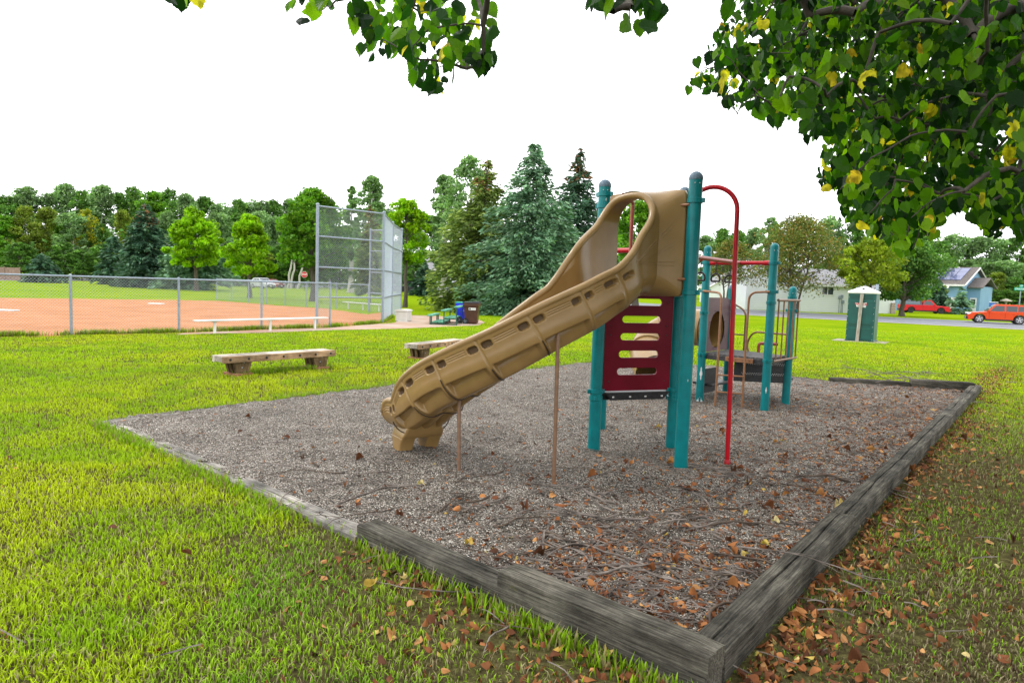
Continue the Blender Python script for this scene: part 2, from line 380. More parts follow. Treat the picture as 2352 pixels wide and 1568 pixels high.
F = np.stack([q, q + ny, q + ny + 1, q + 1], 1)[keep]
pm = bpy.data.materials.new('pea_gravel'); pm.use_nodes = True
n = pm.node_tree.nodes; l = pm.node_tree.links; b = n['Principled BSDF']; b.inputs['Roughness'].default_value = .8; b.inputs['Specular IOR Level'].default_value = .12
t = n.new('ShaderNodeTexCoord')
vo = n.new('ShaderNodeTexVoronoi'); vo.inputs['Scale'].default_value = 100; l.new(t.outputs['Object'], vo.inputs['Vector'])
sp = n.new('ShaderNodeSeparateColor'); l.new(vo.outputs['Color'], sp.inputs[0])
peb = ramp(sp.outputs[0], [(0., (.04, .036, .032)), (.25, (.13, .118, .104)), (.48, (.26, .235, .205)), (.66, (.37, .335, .295)), (.76, (.36, .265, .205)), (.86, (.56, .52, .47)), (1., (.85, .81, .76))])
ao = ramp(vo.outputs['Distance'], [(.25, (1, 1, 1)), (.62, (.25, .235, .215))])  # crevice shade between pebbles, multiplied into their colour
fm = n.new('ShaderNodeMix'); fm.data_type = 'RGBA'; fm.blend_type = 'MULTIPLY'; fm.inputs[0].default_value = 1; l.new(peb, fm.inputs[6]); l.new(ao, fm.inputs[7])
big = ramp(noi(1.1, 6, .7), [(.32, (.84, .84, .82)), (.68, (1.42, 1.42, 1.40))])
fm2 = n.new('ShaderNodeMix'); fm2.data_type = 'RGBA'; fm2.blend_type = 'MULTIPLY'; fm2.inputs[0].default_value = 1; l.new(fm.outputs[2], fm2.inputs[6]); l.new(big, fm2.inputs[7])
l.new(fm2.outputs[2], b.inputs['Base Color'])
bp = n.new('ShaderNodeBump'); bp.inputs['Strength'].default_value = .9; bp.inputs['Distance'].default_value = .012; bp.invert = True
l.new(vo.outputs['Distance'], bp.inputs['Height'])
bp2 = n.new('ShaderNodeBump'); bp2.inputs['Strength'].default_value = 1; bp2.inputs['Distance'].default_value = .09
l.new(noi(7, 5, .6), bp2.inputs['Height']); l.new(bp2.outputs[0], bp.inputs['Normal']); l.new(bp.outputs[0], b.inputs['Normal'])
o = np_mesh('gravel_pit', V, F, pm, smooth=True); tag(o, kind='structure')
# ================================================================== TIMBER EDGING
wm = bpy.data.materials.new('weathered_timber'); wm.use_nodes = True
def wood(name, dark, light, along=(1.2, 22, 22)):
    global n, l, t, b
    m = bpy.data.materials.new(name); m.use_nodes = True; n = m.node_tree.nodes; l = m.node_tree.links; b = n['Principled BSDF']
    b.inputs['Roughness'].default_value = .9; b.inputs['Specular IOR Level'].default_value = .06
    t = n.new('ShaderNodeTexCoord'); mp = n.new('ShaderNodeMapping'); mp.inputs['Scale'].default_value = along; l.new(t.outputs['Object'], mp.inputs[0])
    g1 = noi(2.6, 10, .82, mp.outputs[0]); pat = noi(1.6, 6, .7)
    c = ramp(g1, [(.32, tuple(q * .35 for q in dark)), (.45, dark), (.6, light), (.72, tuple(min(1, q * 1.6) for q in light))])
    p = ramp(pat, [(.36, (.38, .39, .38)), (.52, (.95, .95, .93)), (.66, (1.7, 1.68, 1.6))])
    f_ = n.new('ShaderNodeMix'); f_.data_type = 'RGBA'; f_.blend_type = 'MULTIPLY'; f_.inputs[0].default_value = 1; l.new(c, f_.inputs[6]); l.new(p, f_.inputs[7])
    moss = mrange(noi(5, 5, .7), .66, .74, 0, .5); l.new(mixc(moss, f_.outputs[2], (.10, .11, .03)), b.inputs['Base Color'])
    bp = n.new('ShaderNodeBump'); bp.inputs['Strength'].default_value = 1; bp.inputs['Distance'].default_value = .012
    l.new(g1, bp.inputs['Height']); l.new(bp.outputs[0], b.inputs['Normal'])
    return m
M['timber'] = wood('dark_weathered_timber', (.055, .05, .042), (.155, .145, .122), (.8, 30, 30))
M['timber_pale'] = wood('pale_weathered_timber', (.18, .165, .15), (.32, .30, .28))
M['benchwood'] = wood('bench_wood', (.27, .17, .10), (.36, .25, .16), (1, 14, 14))
M['benchtop'] = wood('bleached_bench_top', (.36, .31, .26), (.5, .46, .40), (1, 14, 14))
M['legwood'] = wood('dark_leg_wood', (.13, .085, .045), (.2, .14, .08), (14, 14, 1.5))
def timber(a, b2, ztop, h, wd, m, seed, label, name='landscape_timber', crack=True, side=1, tilt=0):
    """a, b2: ends of the outer top edge (2D); the beam lies to the left of a->b2 when side=1"""
    a = Vector(a); b2 = Vector(b2); L = (b2 - a).length; ang = math.atan2(b2.y - a.y, b2.x - a.x)
    N = max(8, int(L / .09)); rg = random.Random(seed); prof = []
    # cross-section (y to the inside, z): slightly worn corners with a drying crack on top
    cw = .35 + .3 * rg.random()
    c = .012
    sec = [(0, -h), (0, -h * .5), (0, -c), (c, 0), (wd * (cw - .07), 0)] + ([(wd * cw - .008, 0), (wd * cw, -.025), (wd * cw + .008, 0)] if crack else [(wd * cw, 0)]) + [(wd * (cw + .1), 0), (wd - c, 0), (wd, -c), (wd, -h * .5), (wd, -h)]
    K = len(sec); vs = []
    for i in range(N + 1):
        s = i / N; x = L * s
        for k, (y, z) in enumerate(sec):
            dz = .005 * mnoise.noise(Vector((x * 3, k * .8, seed))) ; dy = .005 * mnoise.noise(Vector((x * 4, k * .6, seed + 9)))
            if crack and abs(y - wd * cw) < .009:
                wv = mnoise.noise(Vector((x * 1.1, 3, seed))) ; dy += .02 * wv
                if z < 0: dz += .025 * (1 if mnoise.noise(Vector((x * .9, 5, seed))) < -.15 else 0)
            e = 0
            if i in (0, N): e = -.012 * rg.random() if z == 0 else 0
            vs.append((x, side * (y + dy), z + dz + e + tilt * s))
    fs = []
    for i in range(N):
        for k in range(K - 1): q = (i * K + k, i * K + k + 1, (i + 1) * K + k + 1, (i + 1) * K + k); fs.append(q if side > 0 else q[::-1])
    fs += [tuple(range(K - 1, -1, -1)), tuple(range(N * K, (N + 1) * K))]
    mb = MB(); mb.add(vs, fs); o = mb.build(name, m, smooth='auto', world=False)
    o.location = (a.x, a.y, ztop); o.rotation_euler = (0, 0, ang)
    tag(o, label, 'timber edging', 'landscape timbers edging the gravel pit'); return o
W_ = .16
dirAB = (B2 - A2).normalized(); nin = Vector((dirAB.y, -dirAB.x))   # inward normal (towards the pit)
def onAB(px, py, z):
    p = G(px, py, z).xy; s = (p - A2).dot(dirAB); return A2 + dirAB * s
s1 = onAB(1114, 1325, .2); s2 = onAB(779, 1215, .13); s3 = onAB(340, 1020, .03)
timber(A2, s1, .21, .10, W_, M['timber'], 1, 'thick dark timber on top of another at the near corner of the gravel pit', side=-1)
timber(A2 + dirAB * .01, s2, .112, .112, W_ + .01, M['timber'], 2, 'long dark timber under the short stacked one, ending beside the gravel at left', side=-1, tilt=.02)
timber(s2 + dirAB * .02, s3, .045, .07, W_, M['timber_pale'], 3, 'pale grey timber sunk in the grass along the left side of the gravel', side=-1)
timber(s3 + dirAB * .02, B2, .035, .07, W_, M['timber_pale'], 4, 'short bleached timber at the far left corner of the gravel pit', side=-1)
A3 = A2 + nin * (W_ + .0); dAC = (C2 - A2).normalized()
def onAC(px, py, z):
    p = G(px, py, z).xy; return A2 + dAC * (p - A2).dot(dAC)
ks = [A2 + dAC * (W_ + .03), onAC(1965, 1185, .15), onAC(2110, 1060, .14), C2]
labs = ['long cracked dark timber along the right side of the pit, nearest the front corner', 'middle dark timber of the right side of the gravel pit', 'mossy timber of the right side running to the far right corner']
for k in range(3):
    timber(ks[k] + dAC * .01, ks[k + 1], .155 - .008 * k, .16, .17, M['timber'], 10 + k, labs[k], side=1)
cd = (D2 - C2); m1 = C2 + cd * .46
timber(C2 + cd * .06, m1, .19, .20, .15, M['timber'], 20, 'raised dark timber at the far right corner, twigs lying over it', side=1)
timber(m1 + cd * .01, D2, .13, .14, .15, M['timber'], 21, 'lower dark timber at the far edge of the pit left of the twigs', side=1)
for k, (pa, pb, z, mt, lb) in enumerate([((232, 966), (590, 924), .035, 'timber_pale', 'pale timber at the left corner running to the back of the pit'), ((640, 922), (925, 886), .025, 'timber_pale', 'half buried pale timber between lawn and gravel left of the slide'),
        ((1150, 858), (1350, 833), .03, 'timber_pale', 'pale timber at the back of the pit behind the slide'), ((1570, 838), (1900, 872), .03, 'timber', 'low dark timber behind the small climbing deck')]):
    timber(G(pa[0], pa[1], z).xy, G(pb[0], pb[1], z).xy, z, .05, .12, M[mt], 30 + k, lb, side=-1, crack=False)
# ================================================================== PLAY STRUCTURE
PS = thing('play_structure', 'teal posted playground set with tan curved slide, maroon climbing panel and hanging rings', 'play structure', (1.3, 6.9, 0))
def catmull(P, k=12):
    P = [Vector(p) for p in P]; P = [P[0] * 2 - P[1]] + P + [P[-1] * 2 - P[-2]]; out = []
    for i in range(1, len(P) - 2):
        for j in range(k):
            t_ = j / k; a, b_, c, d = P[i - 1:i + 3]
            out.append(.5 * ((2 * b_) + (-a + c) * t_ + (2 * a - 5 * b_ + 4 * c - d) * t_ ** 2 + (-a + 3 * b_ - 3 * c + d) * t_ ** 3))
    out.append(P[-2]); return out
def bend(P, r=.12, k=6):
    """round the corners of a polyline"""
    P = [Vector(p) for p in P]; out = [P[0]]
    for i in range(1, len(P) - 1):
        a, b_, c = P[i - 1], P[i], P[i + 1]; d1 = (a - b_); d2 = (c - b_)
        q = min(r, d1.length * .48, d2.length * .48); s = b_ + d1.normalized() * q; e = b_ + d2.normalized() * q
        for j in range(k + 1): t_ = j / k; out.append(s * (1 - t_) ** 2 + b_ * 2 * t_ * (1 - t_) + e * t_ ** 2)
    out.append(P[-1]); return out
def collar(mb, x, y, z, r, ang=0, h=.05, ears=True):
    mb.lathe((x, y, z), [(r + .001, -h / 2), (r + .009, -h / 2 + .004), (r + .009, h / 2 - .004), (r + .001, h / 2)], 24)
    if ears:
        for s in (0, PI):
            a_ = ang + s; mb.bbox((x + math.cos(a_) * (r + .02), y + math.sin(a_) * (r + .02), z), (.034, .022, h * .95), .004, a_)
def post(x, y, top, r, collars, capm='teal', ang=0, label=None):
    mb = MB(); hb = -.02
    prof = [(r, hb), (r, top - r)]
    if capm == 'teal':
        prof += [(r * math.cos(a_), top - r + r * math.sin(a_)) for a_ in [R(q) for q in (12, 25, 38, 50, 62, 74, 84)]]
    mb.lathe((x, y, 0), prof, 28)
    o = mb.build('post', M['teal'], PS, smooth='auto')
    if label: o['label'] = label
    if capm != 'teal':
        mb = MB(); mb.lathe((x, y, 0), [(r + .003, top - r - .012), (r + .003, top - r)] + [((r + .003) * math.cos(a_), top - r + (r + .003) * math.sin(a_)) for a_ in [R(q) for q in (12, 25, 38, 50, 62, 74, 84)]], 28)
        mb.build('post_cap', M['cap'], o, smooth='auto')
    for z, ca in collars:
        mb = MB(); collar(mb, x, y, z, r, ca); c_ = mb.build('collar', M['teal'], o, smooth='auto')
    mb = MB()
    for k in (-.35, .35):
        a_ = -PI / 2 + k; mb.lathe((x + math.cos(a_) * r, y + math.sin(a_) * r, top - r - .05), [(.006, -.004), (.008, 0), (.004, .006)], 8)
    mb.each('rivet', M['bolt'], o)
    return o
p1 = Vector((.91, 7.19)); p2 = Vector((1.68, 6.53)); p3 = Vector((1.82, 7.52)); p4 = Vector((1.12, 8.28))
def an(a, b_): d = b_ - a; return math.atan2(d.y, d.x)
RP = .064
post(*p1, 2.87, RP, [(2.72, an(p1, p2)), (2.60, an(p1, p2)), (.66, an(p1, p3)), (.59, an(p1, p4)), (1.70, an(p1, p2))], 'cap')
post(*p2, 2.87, RP, [(2.60, an(p1, p2)), (1.74, an(p1, p2))], 'cap')
post(*p3, 2.87, RP, [(2.60, an(p2, p3)), (2.18, an(p3, p4)), (.66, an(p1, p3)), (.56, an(p3, p4)), (1.70, an(p2, p3))], 'cap')
post(*p4, 2.45, RP, [(2.18, an(p3, p4)), (1.2, an(p1, p4)), (.60, an(p3, p4))], 'teal')
# chipped paint marks on the near posts
mb = MB()
for x_, y_, z_, hh, ww in ((p1.x, p1.y, 1.63, .10, .013), (p1.x, p1.y, 2.66, .04, .007), (p2.x, p2.y, .9, .03, .006)):
    a0 = -PI / 2 + .15; k = 6
    L_ = [(x_ + (RP + .0012) * math.cos(a0 + ww / RP * .5 * math.sin(PI * j / k)), y_ + (RP + .0012) * math.sin(a0 + ww / RP * .5 * math.sin(PI * j / k)), z_ + hh * (j / k - .5)) for j in range(k + 1)]
    R_ = [(x_ + (RP + .0012) * math.cos(a0 - ww / RP * .5 * math.sin(PI * j / k)), y_ + (RP + .0012) * math.sin(a0 - ww / RP * .5 * math.sin(PI * j / k)), z_ + hh * (j / k - .5)) for j in range(k + 1)]
    mb.add(L_ + R_[::-1], [tuple(range(2 * k + 2))])
mb.each('paint_chip', M['white'], PS)
# decks
def tri_deck(pts, z, h, name, lab=None):
    c = sum(pts, Vector((0, 0))) / len(pts); P = [c + (p - c) * .86 for p in pts]
    mb = MB(); mb.prism([tuple(p) for p in P], z - .03, z); o = mb.build(name, M['decktop'], PS)
    mb = MB(); Q = [c + (p - c) * .84 for p in pts]; Q2 = [c + (p - c) * .76 for p in pts]; n_ = len(Q)
    vs = [(p.x, p.y, z - .031) for p in Q] + [(p.x, p.y, z - h) for p in Q2]
    mb.add(vs, [tuple(range(n_ - 1, -1, -1)), tuple(range(n_, 2 * n_))] + [(i, (i + 1) % n_, n_ + (i + 1) % n_, n_ + i) for i in range(n_)])
    s = mb.build('skirt', M['blackrub'], o); return o
tri_deck([p1, p2, p3], 1.75, .04, 'deck')
lowd = tri_deck([p1, p3, p4], .64, .09, 'deck')
d13 = (p3 - p1).normalized(); n13 = Vector((d13.y, -d13.x))       # towards the camera
mb = MB(); a = p1 + d13 * .09 + n13 * .05; c = p3 - d13 * .09 + n13 * .05
# front lip of the low deck
A_, C_ = Vector((*a, .645)), Vector((*c, .645)); inn = Vector((*(-n13 * .13), 0)); dn = Vector((*(-n13 * .02), -.085)); ex = Vector((*d13, 0)) * .07
mb.add([A_, C_, C_ + inn, A_ + inn], [(0, 1, 2, 3)]); mb.m = 0
mb.add([A_ - Vector((0, 0, .001)), C_ - Vector((0, 0, .001)), C_ + dn - ex, A_ + dn + ex], [(0, 1, 2, 3)])
mb.add([A_ + dn + ex, C_ + dn - ex, C_ + dn - ex + inn, A_ + dn + ex + inn], [(0, 1, 2, 3)])
mb.build('deck_lip', M['blackrub'], PS)
mb = MB()
for s in (.12, .38, .62, .88):
    q = (A_ + dn * .55).lerp(C_ + dn * .55, s); mb.box(q + Vector((*n13, 0)) * .004, (.022, .008, .014), an(p1, p3))
mb.each('drain_slot', M['white'], lowd)
# climbing panel (sheet with five rounded hand holes) between p1 and p3
L13 = (p3 - p1).length
def panel_with_slots(o, ux, n_, w0, w1, z0, z1, slots, th, m, name, par, sag=0, kk=8):
    """slots: (x0, x1, z0, z1) rounded"""
    mb = MB(); o3 = Vector((*o, 0)); u3 = Vector((*ux, 0)); n3 = Vector((*n_, 0))
    def P(x, z, f): return o3 + u3 * x + Vector((0, 0, z)) + n3 * (th / 2 * f)
    zs = [z0]
    for s in slots: zs += [(s[2], s[3])]
    cur = z0; outer_rows = []
    for (a0, a1, b0, b1) in slots:
        outer_rows.append((cur, b0)); cur = b1
    outer_rows.append((cur, z1))
    for (za, zb) in outer_rows:
        for f in (1, -1): q = [P(w0, za, f), P(w1, za, f), P(w1, zb, f), P(w0, zb, f)]; mb.add(q if f > 0 else q[::-1], [(0, 1, 2, 3)])
    for (a0, a1, b0, b1) in slots:
        r = (b1 - b0) / 2; zc = (b0 + b1) / 2
        lh = [(a0 + r - r * math.cos(th_), zc + r * math.sin(th_)) for th_ in [(-PI / 2 + PI * j / kk) for j in range(kk + 1)]]   # left half circle bottom->top
        rh = [(a1 - r + r * math.cos(th_), zc + r * math.sin(th_)) for th_ in [(-PI / 2 + PI * j / kk) for j in range(kk + 1)]]
        for f in (1, -1):
            L_ = [P(w0, b0, f)] + [P(x, z, f) for x, z in lh] + [P(w0, b1, f)]
            R_ = [P(w1, b0, f)] + [P(x, z, f) for x, z in rh] + [P(w1, b1, f)]
            mb.add(L_ if f < 0 else L_[::-1], [tuple(range(len(L_)))][::1]); mb.add(R_ if f > 0 else R_[::-1], [tuple(range(len(R_)))])
        loop = lh + rh[::-1]
        for i in range(len(loop)):
            a_, b_ = loop[i], loop[(i + 1) % len(loop)]; mb.quad(P(*a_, 1), P(*b_, 1), P(*b_, -1), P(*a_, -1))
    per = [(w0, z0), (w1, z0), (w1, z1), (w0, z1)]
    for i in range(4): a_, b_ = per[i], per[(i + 1) % 4]; mb.quad(P(*a_, 1), P(*b_, 1), P(*b_, -1), P(*a_, -1))
    return mb.build(name, m, par)
sl = [(.235 + .012 * k, .73 + .006 * k, .83 + .187 * k, .905 + .187 * k) for k in range(5)]
pn = panel_with_slots(p1, d13, n13, .075, .895, .66, 1.71, sl, .02, M['maroon'], 'climbing_panel', PS)
mb = MB()
for x in (.14, .82):
    for z in (.76, 1.26, 1.36, 1.62): mb.lathe((*(p1 + d13 * x + n13 * .010), z), [(.008, 0), (.008, .004), (.003, .007)], 10, Matrix.Rotation(0, 3, 'X') @ Vector((*n13, 0)).to_track_quat('Z', 'Y').to_matrix())
mb.each('bolt', M['black'], pn)
# ---- slide hood and chute
path = catmull([(a_, b_, 0) for a_, b_ in ((1.25, 6.89), (1.12, 6.738), (.99, 6.59), (.80, 6.39), (.40, 6.225), (-.03, 6.20), (-.42, 6.33), (-.74, 6.58), (-1.02, 6.98))], 40)
ln = [0.]
for i in range(1, len(path)): ln.append(ln[-1] + (path[i] - path[i - 1]).length)
LT = ln[-1]
def pat(u):
    u = min(max(u, 0), LT - 1e-6); lo, hi = 0, len(ln) - 1
    while hi - lo > 1:
        m_ = (lo + hi) // 2
        if ln[m_] <= u: lo = m_
        else: hi = m_
    t_ = (u - ln[lo]) / (ln[hi] - ln[lo]); return path[lo].lerp(path[hi], t_)
def sm(x): x = min(max(x, 0), 1); return x * x * (3 - 2 * x)
def interp(u, T):
    for i in range(len(T) - 1):
        if u <= T[i + 1][0]: return T[i][1] + (T[i + 1][1] - T[i][1]) * (u - T[i][0]) / (T[i + 1][0] - T[i][0])
    return T[-1][1]
ZT = [(0, 1.73), (.3, 1.73), (.45, 1.69), (.58, 1.63), (.79, 1.475), (1.07, 1.32), (1.33, 1.15), (1.58, .98), (1.83, .83), (2.08, .685), (2.2, .60), (2.32, .49), (2.45, .39), (2.55, .335), (2.65, .32), (2.9, .325), (9, .33)]
def zb(u):
    return sum(interp(u + d_, ZT) for d_ in (-.09, -.06, -.03, 0, .03, .06, .09)) / 7
def frame(u):
    a, b_ = pat(u - .02), pat(u + .02); t_ = (b_ - a); t_.z = 0; t_.normalize(); p = pat(u)
    if u < .5:
        d12 = (p2 - p1).normalized(); k = sm((u - .22) / .28); t0 = Vector((-math.sin(an(p1, p2)) * -1, 0, 0)); tn = Vector((d12.y, -d12.x, 0)); t_ = (tn * (1 - k) + t_ * k).normalized()
    lat = Vector((-t_.y, t_.x, 0))       # rider's left
    return Vector((p.x, p.y, zb(u))), t_, lat
HW = .265; WALL = .36; FULLH = .92
# profile along arc length s from the bottom centre: flat floor, rounded corner, wall, arch
rc = .17; fl = HW - rc; Lc = rc * PI / 2; wallh = FULLH - rc - HW; La = HW * PI / 2
def prof(s):
    """returns (lateral, z, normal_lat, normal_z) for s>=0"""
    if s < fl: return s, 0., 0., -1.
    if s < fl + Lc: a_ = (s - fl) / rc; return fl + rc * math.sin(a_), rc - rc * math.cos(a_), math.sin(a_), -math.cos(a_)
    if s < fl + Lc + wallh: return HW, rc + (s - fl - Lc), 1., 0.
    a_ = min((s - fl - Lc - wallh) / HW, PI / 2); return HW * math.cos(a_), rc + wallh + HW * math.sin(a_), math.cos(a_), math.sin(a_)
SF = fl + Lc + wallh + La; SCH = fl + Lc + (WALL - rc)
U0 = .20
def smax(u, side=1):
    if u <= U0: return SF
    ch = SCH - .11 * sm((u - LT + .6) / .35)
    if u > LT - .13: ch -= .13 * (1 - math.sqrt(max(0, 1 - ((u - LT + .13) / .13) ** 2)))
    U1 = .60 if side > 0 else .92
    if u < U1: t_ = (u - U0) / (U1 - U0); return ch + (SF - ch) * (1 - t_ ** (.45 if side > 0 else .34)) ** (1.05 if side > 0 else 1.15)
    return ch
TH = .05
seams = [.61, .885, 1.24, 1.595, 1.95, 2.25, 2.575]
def outd(u, s, side):
    """outer skin offset from the channel (positive = out)"""
    d_ = TH + .042 * math.exp(-((s - .19) / .13) ** 2) * sm((u - U0) / .5) * (1 - .9 * sm((u - LT + .85) / .6)); sx = smax(u, side); rim = sx - s
    for q in seams:
        e = abs(u - q)
        if e < .008: d_ -= .006
    if side > 0 or True:
        # hand holes: a pair beside each seam, just under the rim
        for q in seams:
            for c0, hl in ((q - .052, .038), (q + .052, .038)):
                rim_ = smax(max(c0, .60), side) - s
                if abs(u - c0) < hl and .055 < rim_ < .125 and c0 > .55:
                    rr_ = .022; ex_ = max(0, abs(u - c0) - (hl - rr_)); ey_ = max(0, abs(rim_ - .09) - (.035 - rr_)); k = min(1, max(0, rr_ - math.hypot(ex_, ey_)) / .009); d_ -= .046 * sm(k)
        # three pressed grooves between the holes
        for i, q in enumerate(seams):
            a0 = q + .105; b0 = (seams[i + 1] - .105 if i + 1 < len(seams) else LT - .05)
            if a0 < u < b0:
                for g_ in (.062, .082, .102):
                    e = abs(rim - g_)
                    if e < .007: d_ -= .008 * (1 - e / .007)
    # long pockets in the lower half of every section
    for i, q in enumerate(seams):
        nx_ = seams[i + 1] if i + 1 < len(seams) else None
        if nx_ and q + .02 < u < nx_ - .015:
            k = (u - q) / (nx_ - q)
            for s0, s1, dp in ((.17, .30, .10), (.02, .11, .07)):
                if s0 < s < s1:
                    e = min((s1 - s) / .012, 1) * min((s - s0) / .085, 1); d_ -= dp * e * (.45 + .55 * k) * min((nx_ - .015 - u) / .010, 1) * min((u - q - .02) / .03, 1)
    return d_
def chute():
    us = []; u = U0 + .001
    while u < LT: us.append(u); u += .0055 if u > .6 else .004
    us.append(LT)
    NV = 96
    V = []; Nn = 2 * NV + 1; deep = []
    for u in us:
        P, t_, lat = frame(u); endk = sm((u - (LT - .16)) / .16)
        slope = (zb(u + .03) - zb(u - .03)) / .06 * sm((u - U0) / .3); nz = Vector((-t_.x * slope, -t_.y * slope, 1)).normalized()
        rin, rout = [], []; slp = nz
        for j in range(-NV, NV + 1):
            v = j / NV; side = 1 if v > 0 else -1; s = abs(v) * smax(u, side); x, z, nl, nzp = prof(s)
            fl_ = 1 + .10 * endk
            z_hi = Vector((0, 0, max(0, z - .38))); pin = P + lat * (x * side * fl_) + nz * min(z, .38) + z_hi
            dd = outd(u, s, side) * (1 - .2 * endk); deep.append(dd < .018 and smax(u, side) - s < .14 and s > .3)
            zz_ = z + nzp * dd; pout = P + lat * ((x + nl * dd) * side * fl_) + nz * min(zz_, .38) + Vector((0, 0, max(0, zz_ - .38)))
            rin.append(pin); rout.append(pout)
        V.append((rin, rout))
    nU = len(us); K = Nn
    vin = np.array([[tuple(p) for p in r[0]] for r in V]); vout = np.array([[tuple(p) for p in r[1]] for r in V])
    verts = np.concatenate([vin.reshape(-1, 3), vout.reshape(-1, 3)]); off = nU * K
    F = []
    ii, jj = np.meshgrid(np.arange(nU - 1), np.arange(K - 1), indexing='ij'); q = (ii * K + jj).ravel()
    F.append(np.stack([q, q + K, q + K + 1, q + 1], 1)); F.append(np.stack([q + off, q + off + 1, q + off + K + 1, q + off + K], 1))
    # close the exit end
    j = np.arange(K - 1); q = (nU - 1) * K + j; F.append(np.stack([q, q + off, q + off + 1, q + 1], 1))
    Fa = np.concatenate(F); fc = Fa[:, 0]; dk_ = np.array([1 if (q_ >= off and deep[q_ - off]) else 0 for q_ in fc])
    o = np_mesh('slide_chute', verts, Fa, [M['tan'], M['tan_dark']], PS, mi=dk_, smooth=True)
    # rolled rim
    mb = MB(); rimL, rimR = [], []
    for i, u in enumerate(us):
        if i % 4 and i > 40 and i < nU - 1: continue
        rimL.append((Vector(vin[i, -1]) + Vector(vout[i, -1])) / 2); rimR.append((Vector(vin[i, 0]) + Vector(vout[i, 0])) / 2)
    loop = rimR[::-1] + rimL
    lp = [loop[0]]
    for p in loop[1:]:
        if (p - lp[-1]).length > .006: lp.append(p)
    for _ in range(3): lp = [lp[0]] + [(lp[i - 1] + lp[i] * 2 + lp[i + 1]) / 4 for i in range(1, len(lp) - 1)] + [lp[-1]]
    mb.tube(lp, .034, 14); mb.build('rolled_rim', M['tan'], o, smooth=True)
    mb = MB(); ends = [Vector(p) for p in ((vin[-1] + vout[-1]) / 2)]; mb.tube(ends[::3], .030, 12); mb.build('exit_lip', M['tan'], o, smooth=True)
    # seam bolts inside the hand holes and steel straps at the poles
    mb = MB()
    for q_ in seams:
        for du in (-.06, .06):
            u = q_ + du; P, t_, lat = frame(u); x, z, nl, nzp = prof(smax(u) - .09)
            mb.lathe(P + lat * (x + TH - .042) + Vector((0, 0, z)), [(.008, 0), (.008, .006), (.004, .010)], 10, lat.to_track_quat('Z', 'Y').to_matrix())
    mb.each('bolt', M['bolt'], o)
    for us_, f0, f1 in ((1.24, -.55, .55), (1.95, -.9, .62), (1.595, -.5, .5), (2.25, -.5, .5), (2.575, -.5, .5)):
        pts = []
        for k in range(25):
            s = f0 + (f1 - f0) * k / 24; P, t_, lat = frame(us_); slope = (zb(us_ + .03) - zb(us_ - .03)) / .06; nz = Vector((-t_.x * slope, -t_.y * slope, 1)).normalized()
            x, z, nl, nzp = prof(abs(s) * SCH); sd_ = 1 if s > 0 else -1; TT = TH + .004 + .042 * math.exp(-((abs(s) * SCH - .19) / .13) ** 2); pts.append(P + lat * ((x + nl * TT) * sd_) + nz * (z + nzp * TT))
        mb = MB(); mb.tube(pts, .006, 6); mb.build('strap', M['strap'], o)
    return o
ch = chute()
